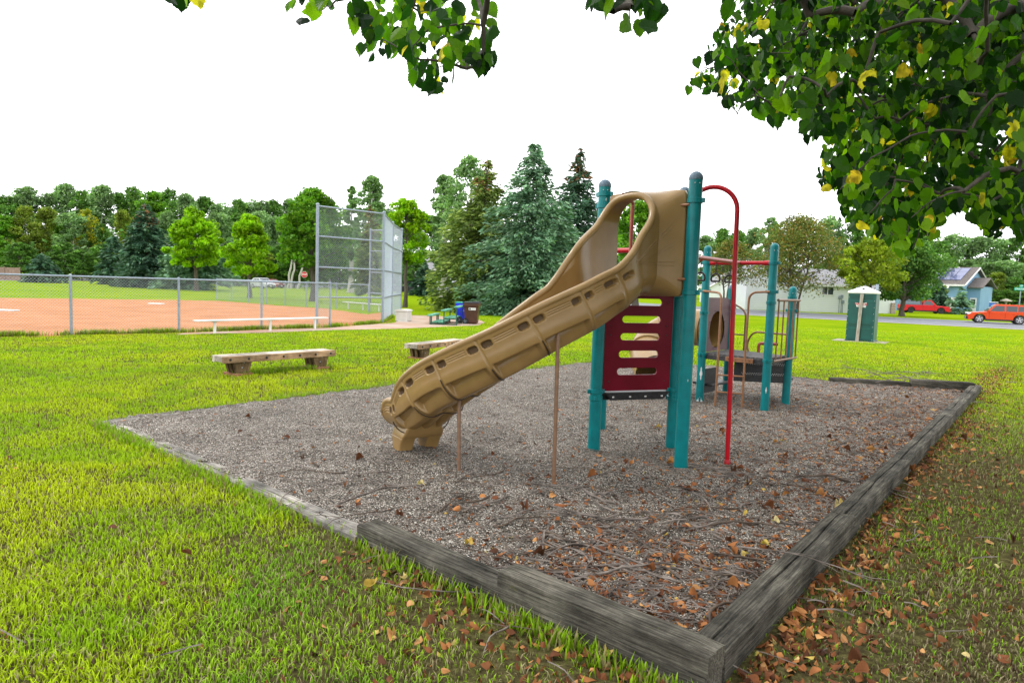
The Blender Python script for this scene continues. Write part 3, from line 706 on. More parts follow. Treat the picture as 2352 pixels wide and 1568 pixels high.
# hood: flat sheet between p1 and p2 that flares forward into the arch
def hood():
    d12 = (p2 - p1).normalized(); n12 = Vector((d12.y, -d12.x)) ; L = (p2 - p1).length
    if n12.y > 0: n12 = -n12
    u3 = Vector((*d12, 0)); n3 = Vector((*n12, 0)); O = Vector((*p1, 0))
    NS = 96; K = 26; ring0 = []; ring1 = []
    P, t_, lat = frame(U0 + .004)
    for k in range(NS):
        v = -1 + 2 * k / NS; s = abs(v) * SF; side = 1 if v > 0 else -1; x, z, nl, nzp = prof(s)
        ring0.append(P + lat * ((x + nl * .05) * side) + Vector((0, 0, z + nzp * .05)))
    # rectangle perimeter matched by angle
    w0, w1, z0, z1 = .085, L - .075, 1.71, 2.72; cxm = (w0 + w1) / 2; czm = 2.2
    cen = P + Vector((0, 0, .5))
    rectc = O + u3 * cxm + Vector((0, 0, czm))
    for p in ring0:
        r = p - cen; a_ = r.dot(u3); b_ = r.z; hw = (w1 - w0) / 2; hh = (z1 - z0) / 2
        k = min(hw / abs(a_) if abs(a_) > 1e-6 else 1e9, hh / abs(b_) if abs(b_) > 1e-6 else 1e9)
        # superellipse -> rounded corners
        x_, z_ = a_ * k, b_ * k; e = (abs(x_ / hw) ** 14 + abs(z_ / hh) ** 14) ** (1 / 14); x_ /= e ** .5; z_ /= e ** .5
        ring1.append(O + u3 * (cxm + x_) + Vector((0, 0, czm + z_)) + n3 * .035)
    V = []; F = []
    for j in range(K + 1):
        s = j / K
        for k in range(NS):
            a, b_ = ring0[k], ring1[k]
            # in-plane moves early, depth falls off with a concave flare
            fwd = (a - b_).dot(n3); pos = b_ + (a - b_ - n3 * fwd) * (1 - s) + n3 * fwd * ((1 - s) ** (1.12 if (a - cen).dot(u3) > 0 else 1.12 + 1.0 * min(1, -(a - cen).dot(u3) / .2)))
            V.append(pos)
    def idx(j, k): return j * NS + k % NS
    for j in range(K):
        for k in range(NS): F.append((idx(j, k), idx(j, k + 1), idx(j + 1, k + 1), idx(j + 1, k)))
    # folded edge back
    b0 = len(V)
    for k in range(NS): V.append(ring1[k] + (ring1[k] - rectc).normalized() * .006 - n3 * .012)
    for k in range(NS): V.append(ring1[k] + (ring1[k] - rectc).normalized() * .004 - n3 * .05)
    for k in range(NS): k2 = (k + 1) % NS; F.append((idx(K, k), idx(K, k + 1), b0 + k2, b0 + k)); F.append((b0 + k, b0 + k2, b0 + NS + k2, b0 + NS + k))
    mb = MB(); mb.add(V, F); o = mb.build('slide_hood', M['tan'], PS, smooth=True)
    # inner tunnel between deck and arch
    V = []; us = [0, .1, .2, U0 + .004]
    for u in us:
        P_, t2, l2 = frame(u)
        for k in range(NS):
            v = -1 + 2 * k / NS; s = abs(v) * SF; side = 1 if v > 0 else -1; x, z, nl, nzp = prof(s); V.append(P_ + l2 * (x * side) + Vector((0, 0, z)))
    F = [(j * NS + k, j * NS + (k + 1) % NS, (j + 1) * NS + (k + 1) % NS, (j + 1) * NS + k) for j in range(len(us) - 1) for k in range(NS)]
    mb = MB(); mb.add(V, F); mb.build('hood_tunnel', M['tan'], o, smooth=True)
    # three pairs of pressed rays on the near side of the flare
    mb = MB()
    def onflare(xl, z):          # point of the flare surface nearest to panel coordinates (world x-along, z)
        best = None; bd = 9
        for j in range(K + 1):
            for k in range(NS // 2, NS): 
                p = Vv[j * NS + k]; dd = ((p - O).dot(u3) - xl) ** 2 + (p.z - z) ** 2
                if dd < bd: bd = dd; best = (j, k)
        j, k = best; p = Vv[j * NS + k]; e1 = Vv[j * NS + (k + 1) % NS] - p; e2 = Vv[min(j + 1, K) * NS + k] - Vv[max(j - 1, 0) * NS + k]
        nn = e1.cross(e2).normalized(); nn = nn if nn.dot(Vector((-.3, -1, .1))) > 0 else -nn
        return p, nn
    return o
Vv = None
hd = hood()
# raised ray ridges on the hood flare, placed by ray casting onto its own mesh
from mathutils.bvhtree import BVHTree
bv = BVHTree.FromPolygons([v.co.copy() for v in hd.data.vertices], [tuple(p.vertices) for p in hd.data.polygons])
bv2 = BVHTree.FromPolygons([v.co.copy() for v in ch.data.vertices], [tuple(p.vertices) for p in ch.data.polygons])
mb = MB()
def px_to_hood(x, y):
    d_ = Vector(ray(x, y)).normalized(); h = bv.ray_cast(Vector((0, 0, CH)), d_); h2 = bv2.ray_cast(Vector((0, 0, CH)), d_)
    return h2 if h2[0] is not None and (h[0] is None or h2[3] < h[3]) else h
for (x0, y0, x1, y1) in ((1462, 600, 1549, 506), (1462, 604, 1551, 515), (1466, 604, 1551, 554), (1466, 607, 1551, 562), (1470, 603, 1550, 601), (1470, 607, 1549, 611)):
    pts = []
    for k in range(13):
        t_ = k / 12; h = px_to_hood(x0 + (x1 - x0) * t_, y0 + (y1 - y0) * t_)
        if h[0] is not None: pts.append(h[0] + h[1] * (.001 if h[1].dot(Vector((0, 1, 0))) < 0 else -.001))
    if len(pts) > 3: mb.tube(pts, .0028, 5)
mb.build('pressed_ray', M['tan'], hd)
# hood mounting tubes
mb = MB()
d12 = (p2 - p1).normalized(); n12 = Vector((d12.y, -d12.x))
for z in (2.56, 1.86):
    mb.tube([(*(p1 + d12 * .03 + n12 * .05), z), (*(p1 + d12 * .12 + n12 * .05), z)], .014, 10); mb.tube([(*(p2 - d12 * .12 + n12 * .05), z), (*(p2 - d12 * .03 + n12 * .05), z)], .014, 10)
mb.each('mounting_tube', M['tanpipe'], hd, smooth='auto')
# slide foot
P, t_, lat = frame(LT - .13)
mb = MB(); fr = Matrix((( t_.x, lat.x, 0), (t_.y, lat.y, 0), (0, 0, 1)))
def footleg(y0, y1):
    secs = []
    for z, xa, xb, g_ in ((-.03, -.07, .10, 0), (.05, -.08, .10, 0), (.12, -.10, .105, .002), (.17, -.13, .11, .004), (.21, -.16, .11, .006)):
        secs.append([(xa, y0 - g_), (xb, y0 - g_), (xb, y1 + g_), (xa, y1 + g_)])
    zs_ = [-.03, .05, .12, .17, .21]; vs = []
    for sc_, z in zip(secs, zs_):
        for x, y in sc_: vs.append(fr @ Vector((x, y, 0)) + Vector((P.x, P.y, z)))
    fs = []
    for i in range(len(zs_) - 1):
        for k in range(4): fs.append((i * 4 + k, i * 4 + (k + 1) % 4, (i + 1) * 4 + (k + 1) % 4, (i + 1) * 4 + k))
    fs += [(3, 2, 1, 0), tuple(range(len(vs) - 4, len(vs)))]
    mb.add(vs, fs)
footleg(.07, .215); footleg(-.215, -.07)
vs = []
for z, xa, xb, yy in ((.195, -.15, .111, .222), (.25, -.20, .11, .215), (.40, -.25, .04, .16)):
    for x, y in ((xa, -yy), (xb, -yy), (xb, yy), (xa, yy)): vs.append(fr @ Vector((x, y, 0)) + Vector((P.x, P.y, z)))
mb.add(vs, [(3, 2, 1, 0), (8, 9, 10, 11)] + [(k + b_, (k + 1) % 4 + b_, 4 + (k + 1) % 4 + b_, 4 + k + b_) for b_ in (0, 4) for k in range(4)])
ft = mb.build('slide_foot', M['tan'], PS)
bm_ = ft.modifiers.new('bevel', 'BEVEL'); bm_.width = .018; bm_.segments = 3; ft.data.shade_smooth(); ft.data.set_sharp_from_angle(angle=R(60))
mb = MB(); q0 = fr @ Vector((.142, .155, 0)) + Vector((P.x, P.y, .065)); mb.bbox(q0, (.012, .035, .085), .005, math.atan2(t_.y, t_.x))
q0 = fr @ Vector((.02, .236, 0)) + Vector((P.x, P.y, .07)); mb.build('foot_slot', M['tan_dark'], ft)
# slide support poles
for (bx_, by_, tx_, ty_, tz_, un) in ((-.45, 6.18, -.47, 6.24, .70, 2.0), (.41, 5.91, .40, 5.93, 1.36, 1.1)):
    mb = MB(); mb.tube([(bx_, by_, -.02), (tx_, ty_, tz_ - .06)], .0175, 14); mb.tube([(tx_, ty_, tz_ - .06), (tx_, ty_ + .005, tz_ + .02)], [.0175, .006], 10)
    o = mb.build('slide_support_pole', M['brownpipe'], PS, smooth='auto')
    mb = MB(); mb.bbox((tx_, ty_ + .01, tz_ + .025), (.05, .03, .05), .006); mb.build('bracket', M['galv'], o)
# inner upright seen through the hood opening and cross bars
mb = MB(); q = p1.lerp(p4, .62) * .5 + p3 * .5
mb.tube([(1.30, 7.75, 1.66), (1.30, 7.75, 2.72)], .021, 14); mb.tube([(1.30, 7.75, 2.72), (1.12, 7.30, 2.74)], .021, 12); mb.build('grab_bar', M['redworn'], PS, smooth='auto')
mb = MB(); a, c = Vector((*p4, 2.2)), Vector((*p3, 2.2)); dd = (c - a).normalized()
mb.tube([a + dd * .09, c - dd * .09], .03, 16); mb.tube([a + dd * .06, a + dd * .13], .038, 16); mb.tube([c - dd * .13, c - dd * .06], .038, 16); mb.build('cross_bar', M['red'], PS, smooth='auto')
# red arched fireman pole
a0 = Vector((1.75, 7.03, 0)); b0 = Vector((2.19, 6.86, 0)); mb = MB(); rad = (b0 - a0).length / 2; cen = (a0 + b0) / 2; e = (b0 - a0).normalized()
pts = [Vector((a0.x, a0.y, 2.44)), Vector((a0.x, a0.y, 2.5))] + [cen - e * rad * math.cos(PI * k / 20) + Vector((0, 0, 2.56 + rad * math.sin(PI * k / 20))) for k in range(21)]
fb = Vector((2.235, 6.845, 0)); pts += [Vector((b0.x, b0.y, 2.4)).lerp(fb, k / 10) + Vector((0, 0, 0)) for k in range(1, 11)]
pts[-1].z = -.02
mb.tube(pts, .0235, 16); mb.lathe((fb.x, fb.y, .05), [(.030, -.06), (.030, 0), (.026, .006)], 16); o = mb.build('arched_sliding_pole', M['red'], PS, smooth='auto')
mb = MB(); mb.tube([(*(p2.lerp(p3, .1)), 2.5), (*(p3.lerp(p2, .1)), 2.5)], .02, 12); mb.build('cross_bar', M['redworn'], PS, smooth='auto')
# overhead ring track
q1 = Vector((3.02, 10.79)); q2 = Vector((3.79, 10.06)); q3 = Vector((4.37, 10.73)); q4 = Vector((3.70, 11.62))
mid34 = (p3 + p4) / 2; mq = (q1 + q2) / 2
ta, tb = Vector((*mid34, 2.2)), Vector((*mq, 2.2))
mb = MB(); mb.tube([ta, tb], .03, 18); trk = mb.build('ring_track', M['redworn'], PS, smooth='auto')
mb = MB(); a, c = Vector((*q1, 2.2)), Vector((*q2, 2.2)); dd = (c - a).normalized()
mb.tube([a + dd * .08, c - dd * .08], .03, 16); mb.tube([a + dd * .06, a + dd * .14], .037, 16); mb.tube([c - dd * .14, c - dd * .06], .037, 16); mb.build('cross_bar', M['red'], PS, smooth='auto')
tdir = (tb - ta).normalized(); sidev = Vector((.85, -.53, 0)).normalized()
def at_px(px):      # parameter of the track whose picture x is px
    lo, hi = 0., 1.
    for _ in range(30):
        m_ = (lo + hi) / 2; P_ = ta.lerp(tb, m_); x_, y_, d_ = proj_np(np.array([[P_.x, P_.y, P_.z]]))
        if x_[0] < px: lo = m_
        else: hi = m_
    return ta.lerp(tb, lo)
for px in (1611, 1646, 1677):
    c = at_px(px); Y_ = c.y; s_ = 1.0
    mb = MB(); ww, hh = .062, .105; zc = c.z - .30
    pts = [Vector((0, 0, 0))]
    base = Vector((c.x, c.y, zc))
    arc = [base + sidev * (ww * math.cos(a_)) + Vector((0, 0, .035 + (hh - .035) * math.sin(a_))) for a_ in [PI * k / 12 for k in range(13)]]
    lo = [base + sidev * (-ww * .92), base + sidev * (ww * .92)]
    loop = arc + bend([arc[-1], lo[0] - Vector((0, 0, 0)), lo[1], arc[0]], .02, 4)[1:-1]
    mb.tube(loop, .014, 10, closed=True); rg = mb.build('trapeze_ring', M['chain'], PS, smooth='auto')
    mb = MB(); top = c.z - .03; bot = zc + hh
    nl = 6
    for k in range(nl):
        z = bot + (top - bot) * (k + .5) / nl; ax = sidev if k % 2 else Vector((sidev.y, -sidev.x, 0)); hgt = (top - bot) / nl * .68
        mb.tube([Vector((c.x, c.y, z)) + ax * (.010 * math.cos(a_)) + Vector((0, 0, hgt * math.sin(a_))) for a_ in [2 * PI * j / 10 for j in range(10)]], .0036, 6, closed=True)
    mb.build('chain', M['chain'], rg)
    mb = MB(); mb.bbox((c.x, c.y, c.z - .033), (.03, .03, .022), .004); mb.build('hanger', M['red'], rg)
# ---- second deck
RQ = .061
post(*q1, 2.47, RQ, [(2.2, an(q1, q2)), (1.76, an(q1, q2)), (1.42, an(q1, q4)), (.76, an(q1, q4))], 'teal')
post(*q2, 2.49, RQ, [(2.2, an(q1, q2)), (1.78, an(q1, q2)), (1.62, an(q2, q3)), (.76, an(q2, q3))], 'teal')
post(*q3, 1.88, RQ, [(1.7, an(q2, q3)), (1.5, an(q3, q4))], 'teal')
post(*q4, 1.88, RQ, [(1.62, an(q4, q1)), (1.5, an(q3, q4)), (1.4, an(q3, q4))], 'cap')
c4 = (q1 + q2 + q3 + q4) / 4
def shrink(P, k): return [c4 + (p - c4) * k for p in P]
Q4 = [q1, q2, q3, q4]
mb = MB(); mb.prism([tuple(p) for p in shrink(Q4, .95)], .755, .79); dk = mb.build('deck', M['decktop'], PS)
mb = MB(); mb.prism([tuple(p) for p in shrink(Q4, .965)], .69, .752); mb.build('skirt', M['blackrub'], dk)
mb = MB(); f0, f1 = q1.lerp(q2, .38), q1.lerp(q2, .80); nq = Vector((-.69, -.73)); a_ = an(q1, q2)
mb.bbox((*((f0 + f1) / 2 + nq * .012), .73), ((f1 - f0).length, .02, .07), .004, a_); mb.build('ladder_plate', M['tanpipe'], PS)
mb = MB()
for k in range(4): mb.lathe((*(f0.lerp(f1, (k + .5) / 4) + nq * .024), .73), [(.007, 0), (.007, .004), (.003, .006)], 8, Vector((*nq, 0)).to_track_quat('Z', 'Y').to_matrix())
mb.each('bolt', M['black'], dk)
# perforated skirt panel and transfer steps under / behind the deck
mb = MB(); a, c = q1.lerp(q2, .55), q2.lerp(q3, .75); up_ = Vector((0, 0, 1))
def slab(a, b_, z0, z1, th, m, name, par=PS):
    mb = MB(); d_ = (b_ - a); mb.bbox((*((a + b_) / 2), (z0 + z1) / 2), (d_.length, th, z1 - z0), .006, math.atan2(d_.y, d_.x)); return mb.build(name, m, par)
s_ = slab(c4.lerp(q1, .25), c4.lerp(q3, .98), .35, .68, .03, M['blackrub'], 'perforated_riser')
mb = MB(); a, c = c4.lerp(q1, .25), c4.lerp(q3, .98); d_ = (c - a).normalized(); nn = Vector((d_.y, -d_.x))
for r_ in range(2):
    for z0 in (.49, .65):
        for k in range(26):
            p = a + d_ * (.12 + .028 * k + .014 * r_) + nn * .0165; mb.lathe((p.x, p.y, z0 - .02 * r_), [(.0055, 0), (.0055, .0015)], 6, Vector((*nn, 0)).to_track_quat('Z', 'Y').to_matrix())
mb.build('perforation', M['white'], s_)
def plate(P, z0, z1, name, m):
    mb = MB(); mb.prism([tuple(p) for p in P], z0, z1); o = mb.build(name, m, PS); bv_ = o.modifiers.new('b', 'BEVEL'); bv_.width = .012; bv_.segments = 2; return o
dq = (q3 - q2).normalized(); dn_ = (q4 - q3).normalized()
plate([q3 + dn_ * .12 + dq * .0, q3 + dn_ * .12 + dq * .42 + Vector((.05, -.06)), q3 + dn_ * .85 + dq * .42, q3 + dn_ * .85], .36, .40, 'transfer_step', M['blackrub'])
plate([q4 - dq * .75 - dn_ * .1, q4 - dq * .1 - dn_ * .1, q4 - dq * .1 + dn_ * .30, q4 - dq * .75 + dn_ * .3], .22, .26, 'transfer_step', M['blackrub'])
slab(q4 - dq * .80 + dn_ * .05, q4 - dq * .3 + dn_ * .05, .10, .50, .03, M['blackrub'], 'step_riser')
mb = MB(); pL = G(1772, 901).xy; mb.tube([(pL.x, pL.y + .2, -.02), (pL.x, pL.y + .2, .70)], .045, 16); mb.build('deck_leg', M['brownpipe'], PS, smooth='auto')
# ladder
la, lb = Vector((3.13, 10.31)), Vector((3.49, 10.17)); d_ = (lb - la).normalized()
back = Vector((.70, .72))
r1 = bend([(la.x, la.y, -.02), (la.x + .01, la.y + .02, 1.74), (*(q1 + nq * .07), 1.76)], .13, 8)
r2 = bend([(lb.x, lb.y, -.02), (lb.x + .02, lb.y + .04, 1.76), (*(q2 + nq * .07), 1.78)], .13, 8)
mb = MB(); mb.tube(r1, .017, 12); ld = mb.build('ladder', M['tanpipe'], PS, smooth='auto'); mb = MB(); mb.tube(r2, .017, 12); mb.build('ladder_rail', M['tanpipe'], ld, smooth='auto')
for z in (.24, .50):
    mb = MB(); mb.tube([(la.x, la.y, z), (lb.x, lb.y, z)], .013, 10); mb.build('rung', M['tanpipe'], ld, smooth='auto')
# barrier q2-q3
off = Vector((.40, -.9)).normalized() * .0; dq = (q3 - q2).normalized(); nb = Vector((dq.y, -dq.x)) * .08
mb = MB(); a, c = q2 + nb + dq * .06, q3 + nb + dq * .10
mb.tube([(*a, 1.66), (*c, 1.66)], .02, 12); bar = mb.build('railing', M['brownpipe'], PS, smooth='auto'); mb = MB(); mb.tube([(*(q2 + nb + dq * .02), .76), (*c, .76)], .018, 10); mb.build('bottom_rail', M['brownpipe'], bar, smooth='auto')
for k in range(5):
    p = a.lerp(c, .04 + .23 * k); mb = MB(); mb.tube([(*p, .76), (*p, 1.66)], .0115, 10); mb.build('baluster', M['tanpipe'], bar, smooth='auto')
# loop hand rails behind
mb = MB(); s0 = q4 + (q3 - q4).normalized() * .08; d34 = (q3 - q4).normalized()
mb.tube(bend([(*s0, 1.55), (*(s0 + d34 * .22), 1.45), (*(s0 + d34 * .22), .79)], .15, 8), .016, 10); mb.tube([(*s0, 1.05), (*(s0 + d34 * .22), 1.05)], .012, 8); mb.build('hand_rail', M['brownpipe'], PS, smooth='auto')
mb = MB(); s1_ = q3 - d34 * .06
mb.tube(bend([(*s1_, 1.12), (*(s1_ - d34 * .62), 1.12), (*(s1_ - d34 * .72), .85), (*(s1_ - d34 * .55), .66), (*(s1_ - d34 * .2), .5)], .14, 8), .016, 10); mb.build('hand_rail', M['tanpipe'], PS, smooth='auto')
mb = MB(); s2_ = q3 + Vector((.0, .55)); mb.tube(bend([(s2_.x - .28, s2_.y, .36), (s2_.x - .28, s2_.y, .93), (s2_.x + .0, s2_.y - .1, .93)], .05, 6), .026, 10); mb.build('hand_rail', M['redworn'], PS, smooth='auto')
# tunnel slide: round holed panel on q1-q4 and a descending tube
d14 = (q4 - q1).normalized(); L14 = (q4 - q1).length; n14 = Vector((-d14.y, d14.x))
def hole_panel():
    mb = MB(); u3 = Vector((*d14, 0)); n3 = Vector((*n14, 0)); O = Vector((*q1, 0)); cx, cz, r = L14 * .48, 1.14, .30; N = 40
    w0, w1, z0, z1 = .08, L14 - .08, .79, 1.66
    for f in (.01, -.01):
        inn_, out_ = [], []
        for k in range(N):
            a_ = 2 * PI * k / N; inn_.append(O + u3 * (cx + r * math.cos(a_)) + Vector((0, 0, cz + r * math.sin(a_))) + n3 * f)
            ca, sa = math.cos(a_), math.sin(a_); kx = ((w1 - cx) if ca > 0 else (cx - w0)) / max(abs(ca), 1e-6); kz = ((z1 - cz) if sa > 0 else (cz - z0)) / max(abs(sa), 1e-6); q = min(kx, kz)
            out_.append(O + u3 * (cx + q * ca) + Vector((0, 0, cz + q * sa)) + n3 * f)
        mb.add(inn_ + out_, [(k, (k + 1) % N, N + (k + 1) % N, N + k) for k in range(N)])
    o = mb.build('tunnel_panel', M['maroon2'], PS)
    mb = MB()
    for k in range(8): a_ = 2 * PI * (k + .5) / 8; mb.lathe(O + u3 * (cx + .33 * math.cos(a_)) + Vector((0, 0, cz + .33 * math.sin(a_))) - n3 * .011, [(.009, 0), (.009, .005), (.003, .008)], 8, (-n3).to_track_quat('Z', 'Y').to_matrix())
    mb.each('bolt', M['black'], o)
    c0 = O + u3 * cx + Vector((0, 0, cz)) + n3 * .012
    tp = catmull([c0, c0 + n3 * .45, c0 + n3 * .85 + Vector((-.05, -.05, -.12)), c0 + n3 * 1.1 + Vector((-.12, -.30, -.32)), c0 + n3 * 1.12 + Vector((-.20, -.70, -.55)), c0 + n3 * 1.0 + Vector((-.28, -1.05, -.70))], 10)
    mb = MB(); n_ = 28; mb.tube(tp, .305, n_, caps=False); 
    # inner skin for wall thickness
    mb.tube(tp, .285, n_, caps=False); tb_ = mb.build('tunnel_slide', M['tan'], PS, smooth=True)
    for i in (4, 20, 34):
        mb = MB(); t2 = (tp[i + 1] - tp[i - 1]).normalized(); mb.lathe(tp[i], [(.306, -.02), (.33, -.012), (.33, .012), (.306, .02)], n_, t2.to_track_quat('Z', 'Y').to_matrix()); mb.f = mb.f[:-2]; mb.mi = mb.mi[:-2]; mb.build('flange', M['tan'], tb_, smooth='auto')
    mb = MB(); mb.tube([(tp[30].x, tp[30].y, -.02), (tp[30].x, tp[30].y, tp[30].z - .28)], .025, 10); mb.build('slide_support_pole', M['brownpipe'], PS, smooth='auto')
hole_panel()
# worn chips on the small deck's posts
mb = MB()
for q_, z_, hh, ww in ((q1, .46, .22, .035), (q1, .02, .14, .09), (q2, .33, .10, .02)):
    a0 = -PI / 2 - .25; k = 7; L_, R_ = [], []
    for j in range(k + 1):
        w_ = ww / RQ * .5 * math.sin(PI * j / k) * (1 + .4 * math.sin(j * 2.3)); z = z_ + hh * (j / k - .5)
        L_.append((q_.x + (RQ + .0012) * math.cos(a0 + w_), q_.y + (RQ + .0012) * math.sin(a0 + w_), z)); R_.append((q_.x + (RQ + .0012) * math.cos(a0 - w_), q_.y + (RQ + .0012) * math.sin(a0 - w_), z))
    mb.add(L_ + R_[::-1], [tuple(range(2 * k + 2))])
mb.each('paint_chip', M['white'], PS)
# ================================================================== BALL FIELD FENCES
def wire_panel(a, b_, z0, z1, pitch, r, name='chain_link_mesh', parent=None, m='wire'):
    """chain link: two families of real crossing wires, each a thin three-sided rod"""
    a = Vector(a); b_ = Vector(b_); L = (b_ - a).length; H = z1 - z0; d_ = (b_ - a) / L; nn = Vector((d_.y, -d_.x))
    V = []; F = []
    def rod(s0, h0, s1, h1, off):
        p = Vector((*(a + d_ * s0 + nn * off), z0 + h0)); q = Vector((*(a + d_ * s1 + nn * off), z0 + h1)); t_ = (q - p).normalized(); n3 = Vector((nn.x, nn.y, 0)); c = t_.cross(n3)
        o_ = len(V)
        for e in (p, q):
            for k in range(3): an_ = 2 * PI * k / 3; V.append(e + (n3 * math.cos(an_) + c * math.sin(an_)) * r)
        for k in range(3): k2 = (k + 1) % 3; F.append((o_ + k, o_ + k2, o_ + 3 + k2, o_ + 3 + k))
    n_ = int((L + H) / pitch)
    for i in range(n_ + 1):
        s = i * pitch                       # rising to the left / right
        for sg in (1, -1):
            s0, h0, s1, h1 = s - H, 0, s, H
            if s0 < 0: h0 = -s0; s0 = 0
            if s1 > L: h1 = H - (s1 - L); s1 = L
            if s1 - s0 < .01: continue
            if sg < 0: s0, s1 = L - s0, L - s1
            rod(s0, h0, s1, h1, .003 * sg)
    o = np_mesh(name, np.array([tuple(v) for v in V]), np.array(F), M[m], parent); return o
def pole(x, y, z0, z1, r, name, parent, m='galv', cap=True):
    mb = MB(); pr = [(r, z0), (r, z1)]
    if cap: pr += [(r * 1.25, z1 + .002), (r * 1.25, z1 + .02), (r * .8, z1 + .05), (r * .2, z1 + .065)]
    mb.lathe((x, y, 0), pr, 12); return mb.build(name, M[m], parent, smooth='auto')
def rail(a, b_, za, zb_, r, parent, name='rail'):
    mb = MB(); mb.tube([(*Vector(a), za), (*Vector(b_), zb_)], r, 10); return mb.build(name, M['galv'], parent, smooth='auto')
FH = 1.6
f0 = Vector((-11.97, 18.47)); f1 = Vector((-9.99, 20.4)); f2 = Vector((-8.36, 22.69)); f3 = Vector((-6.65, 24.8))
fl = f0 - (f1 - f0).normalized() * 3.2; fll = fl - (f1 - f0).normalized() * 3.2
fe = thing('chain_link_fence', 'low galvanised chain link fence in front of the orange infield behind the white bench', 'fence', (*f0, 0))
pts = [fll, fl, f0, f1, f2, f3]
for p in pts: pole(p.x, p.y, 0, FH, .036, 'post', fe)
for a, c in zip(pts, pts[1:]):
    rail(a, c, FH, FH, .026, fe); wire_panel(a, c, .03, FH - .01, .08, .0027, parent=fe)
# backstop
B = [Vector((-7.54, 26.22)), Vector((-5.43, 28.4)), Vector((-5.9, 33.1)), Vector((-6.1, 37.0)), Vector((-8.0, 38.0))]
bs = thing('backstop', 'tall galvanised chain link backstop with high rails behind home plate', 'backstop', (*B[1], 0))
for i, p in enumerate(B): pole(p.x, p.y, 0, 4.55, .06 if i < 2 else .05, 'post', bs)
for a, c in zip(B, B[1:]):
    for z in (4.5, 3.37, 2.2, 1.05): rail(a, c, z, z, .032, bs)
    wire_panel(a, c, .05, 4.5, .09, .0032, parent=bs)
mb = MB(); u_ = (B[2] - B[1]).normalized(); c = B[1].lerp(B[2], .97)
mb.box((c.x - .06, c.y - .1, 2.75), (.02, .13, .75), math.atan2(u_.y, u_.x) - PI / 2); mb.build('white_marker', M['white'], bs)
# fence on the far side of the infield
g = [G(380, 683), G(498, 688), G(532, 691), G(571, 694.5), G(612, 698), G(655, 701), G(703, 705), G(760, 709), G(814, 713.5)]
g = [p.xy for p in g]; g[-1] = Vector((-8.4, 39.6)); g[-2] = Vector((-10.6, 40.9))
ff = thing('chain_link_fence', 'far low chain link fence along the back of the orange infield', 'fence', (*g[2], 0))
g = g[1:]
for p in g: pole(p.x, p.y, 0, 1.5, .034, 'post', ff)
for a, c in zip(g, g[1:]): rail(a, c, 1.5, 1.5, .026, ff); wire_panel(a, c, .03, 1.5, .11, .0032, parent=ff)
# bases and white marks on the infield
for (px, py, lb) in ((359, 698.5, 'white base plate lying in the middle of the orange infield'), (12, 714, 'white base plate at the left edge of the orange infield')):
    p = G(px, py); mb = MB(); mb.bbox((p.x, p.y, .03), (.75 if px > 100 else .9, .5, .055), .02); tag(mb.build('base_plate', M['white']), lb, 'base', 'white bases on the infield')
# ================================================================== BENCHES
def alu_bench(a, b_, h, legs, lb, grp):
    a = Vector(a); b_ = Vector(b_); d_ = b_ - a; ang = math.atan2(d_.y, d_.x); L = d_.length
    t_ = thing('aluminium_bench', lb, 'bench', ((a.x + b_.x) / 2, (a.y + b_.y) / 2, 0), ang, grp)
    mb = MB(); mb.bbox((0, 0, h - .02), (L, .25, .045), .01); mb.build('seat', M['alu'], t_, world=False)
    for f in legs:
        x = -L / 2 + L * f; mb = MB(); mb.bbox((x, 0, h / 2 - .04), (.07, .06, h - .01), .008); mb.bbox((x, 0, h - .055), (.18, .12, .022), .006); mb.build('leg', M['alu'], t_, world=False)
a = G(448, 770).xy; c = G(750, 755).xy
da = Vector((-9.32, 19.98)); db = Vector((-6.55, 23.95))
alu_bench(da, db, .42, (.13, .53, .9), 'long white aluminium bench in front of the near chain link fence', 'white aluminium benches of the ball field')
pa = G(790, 708.5).xy; pb = G(880, 716).xy
alu_bench(pa, pb, .42, (.12, .5, .9), 'white aluminium bench seen through the backstop mesh on the far side', 'white aluminium benches of the ball field')
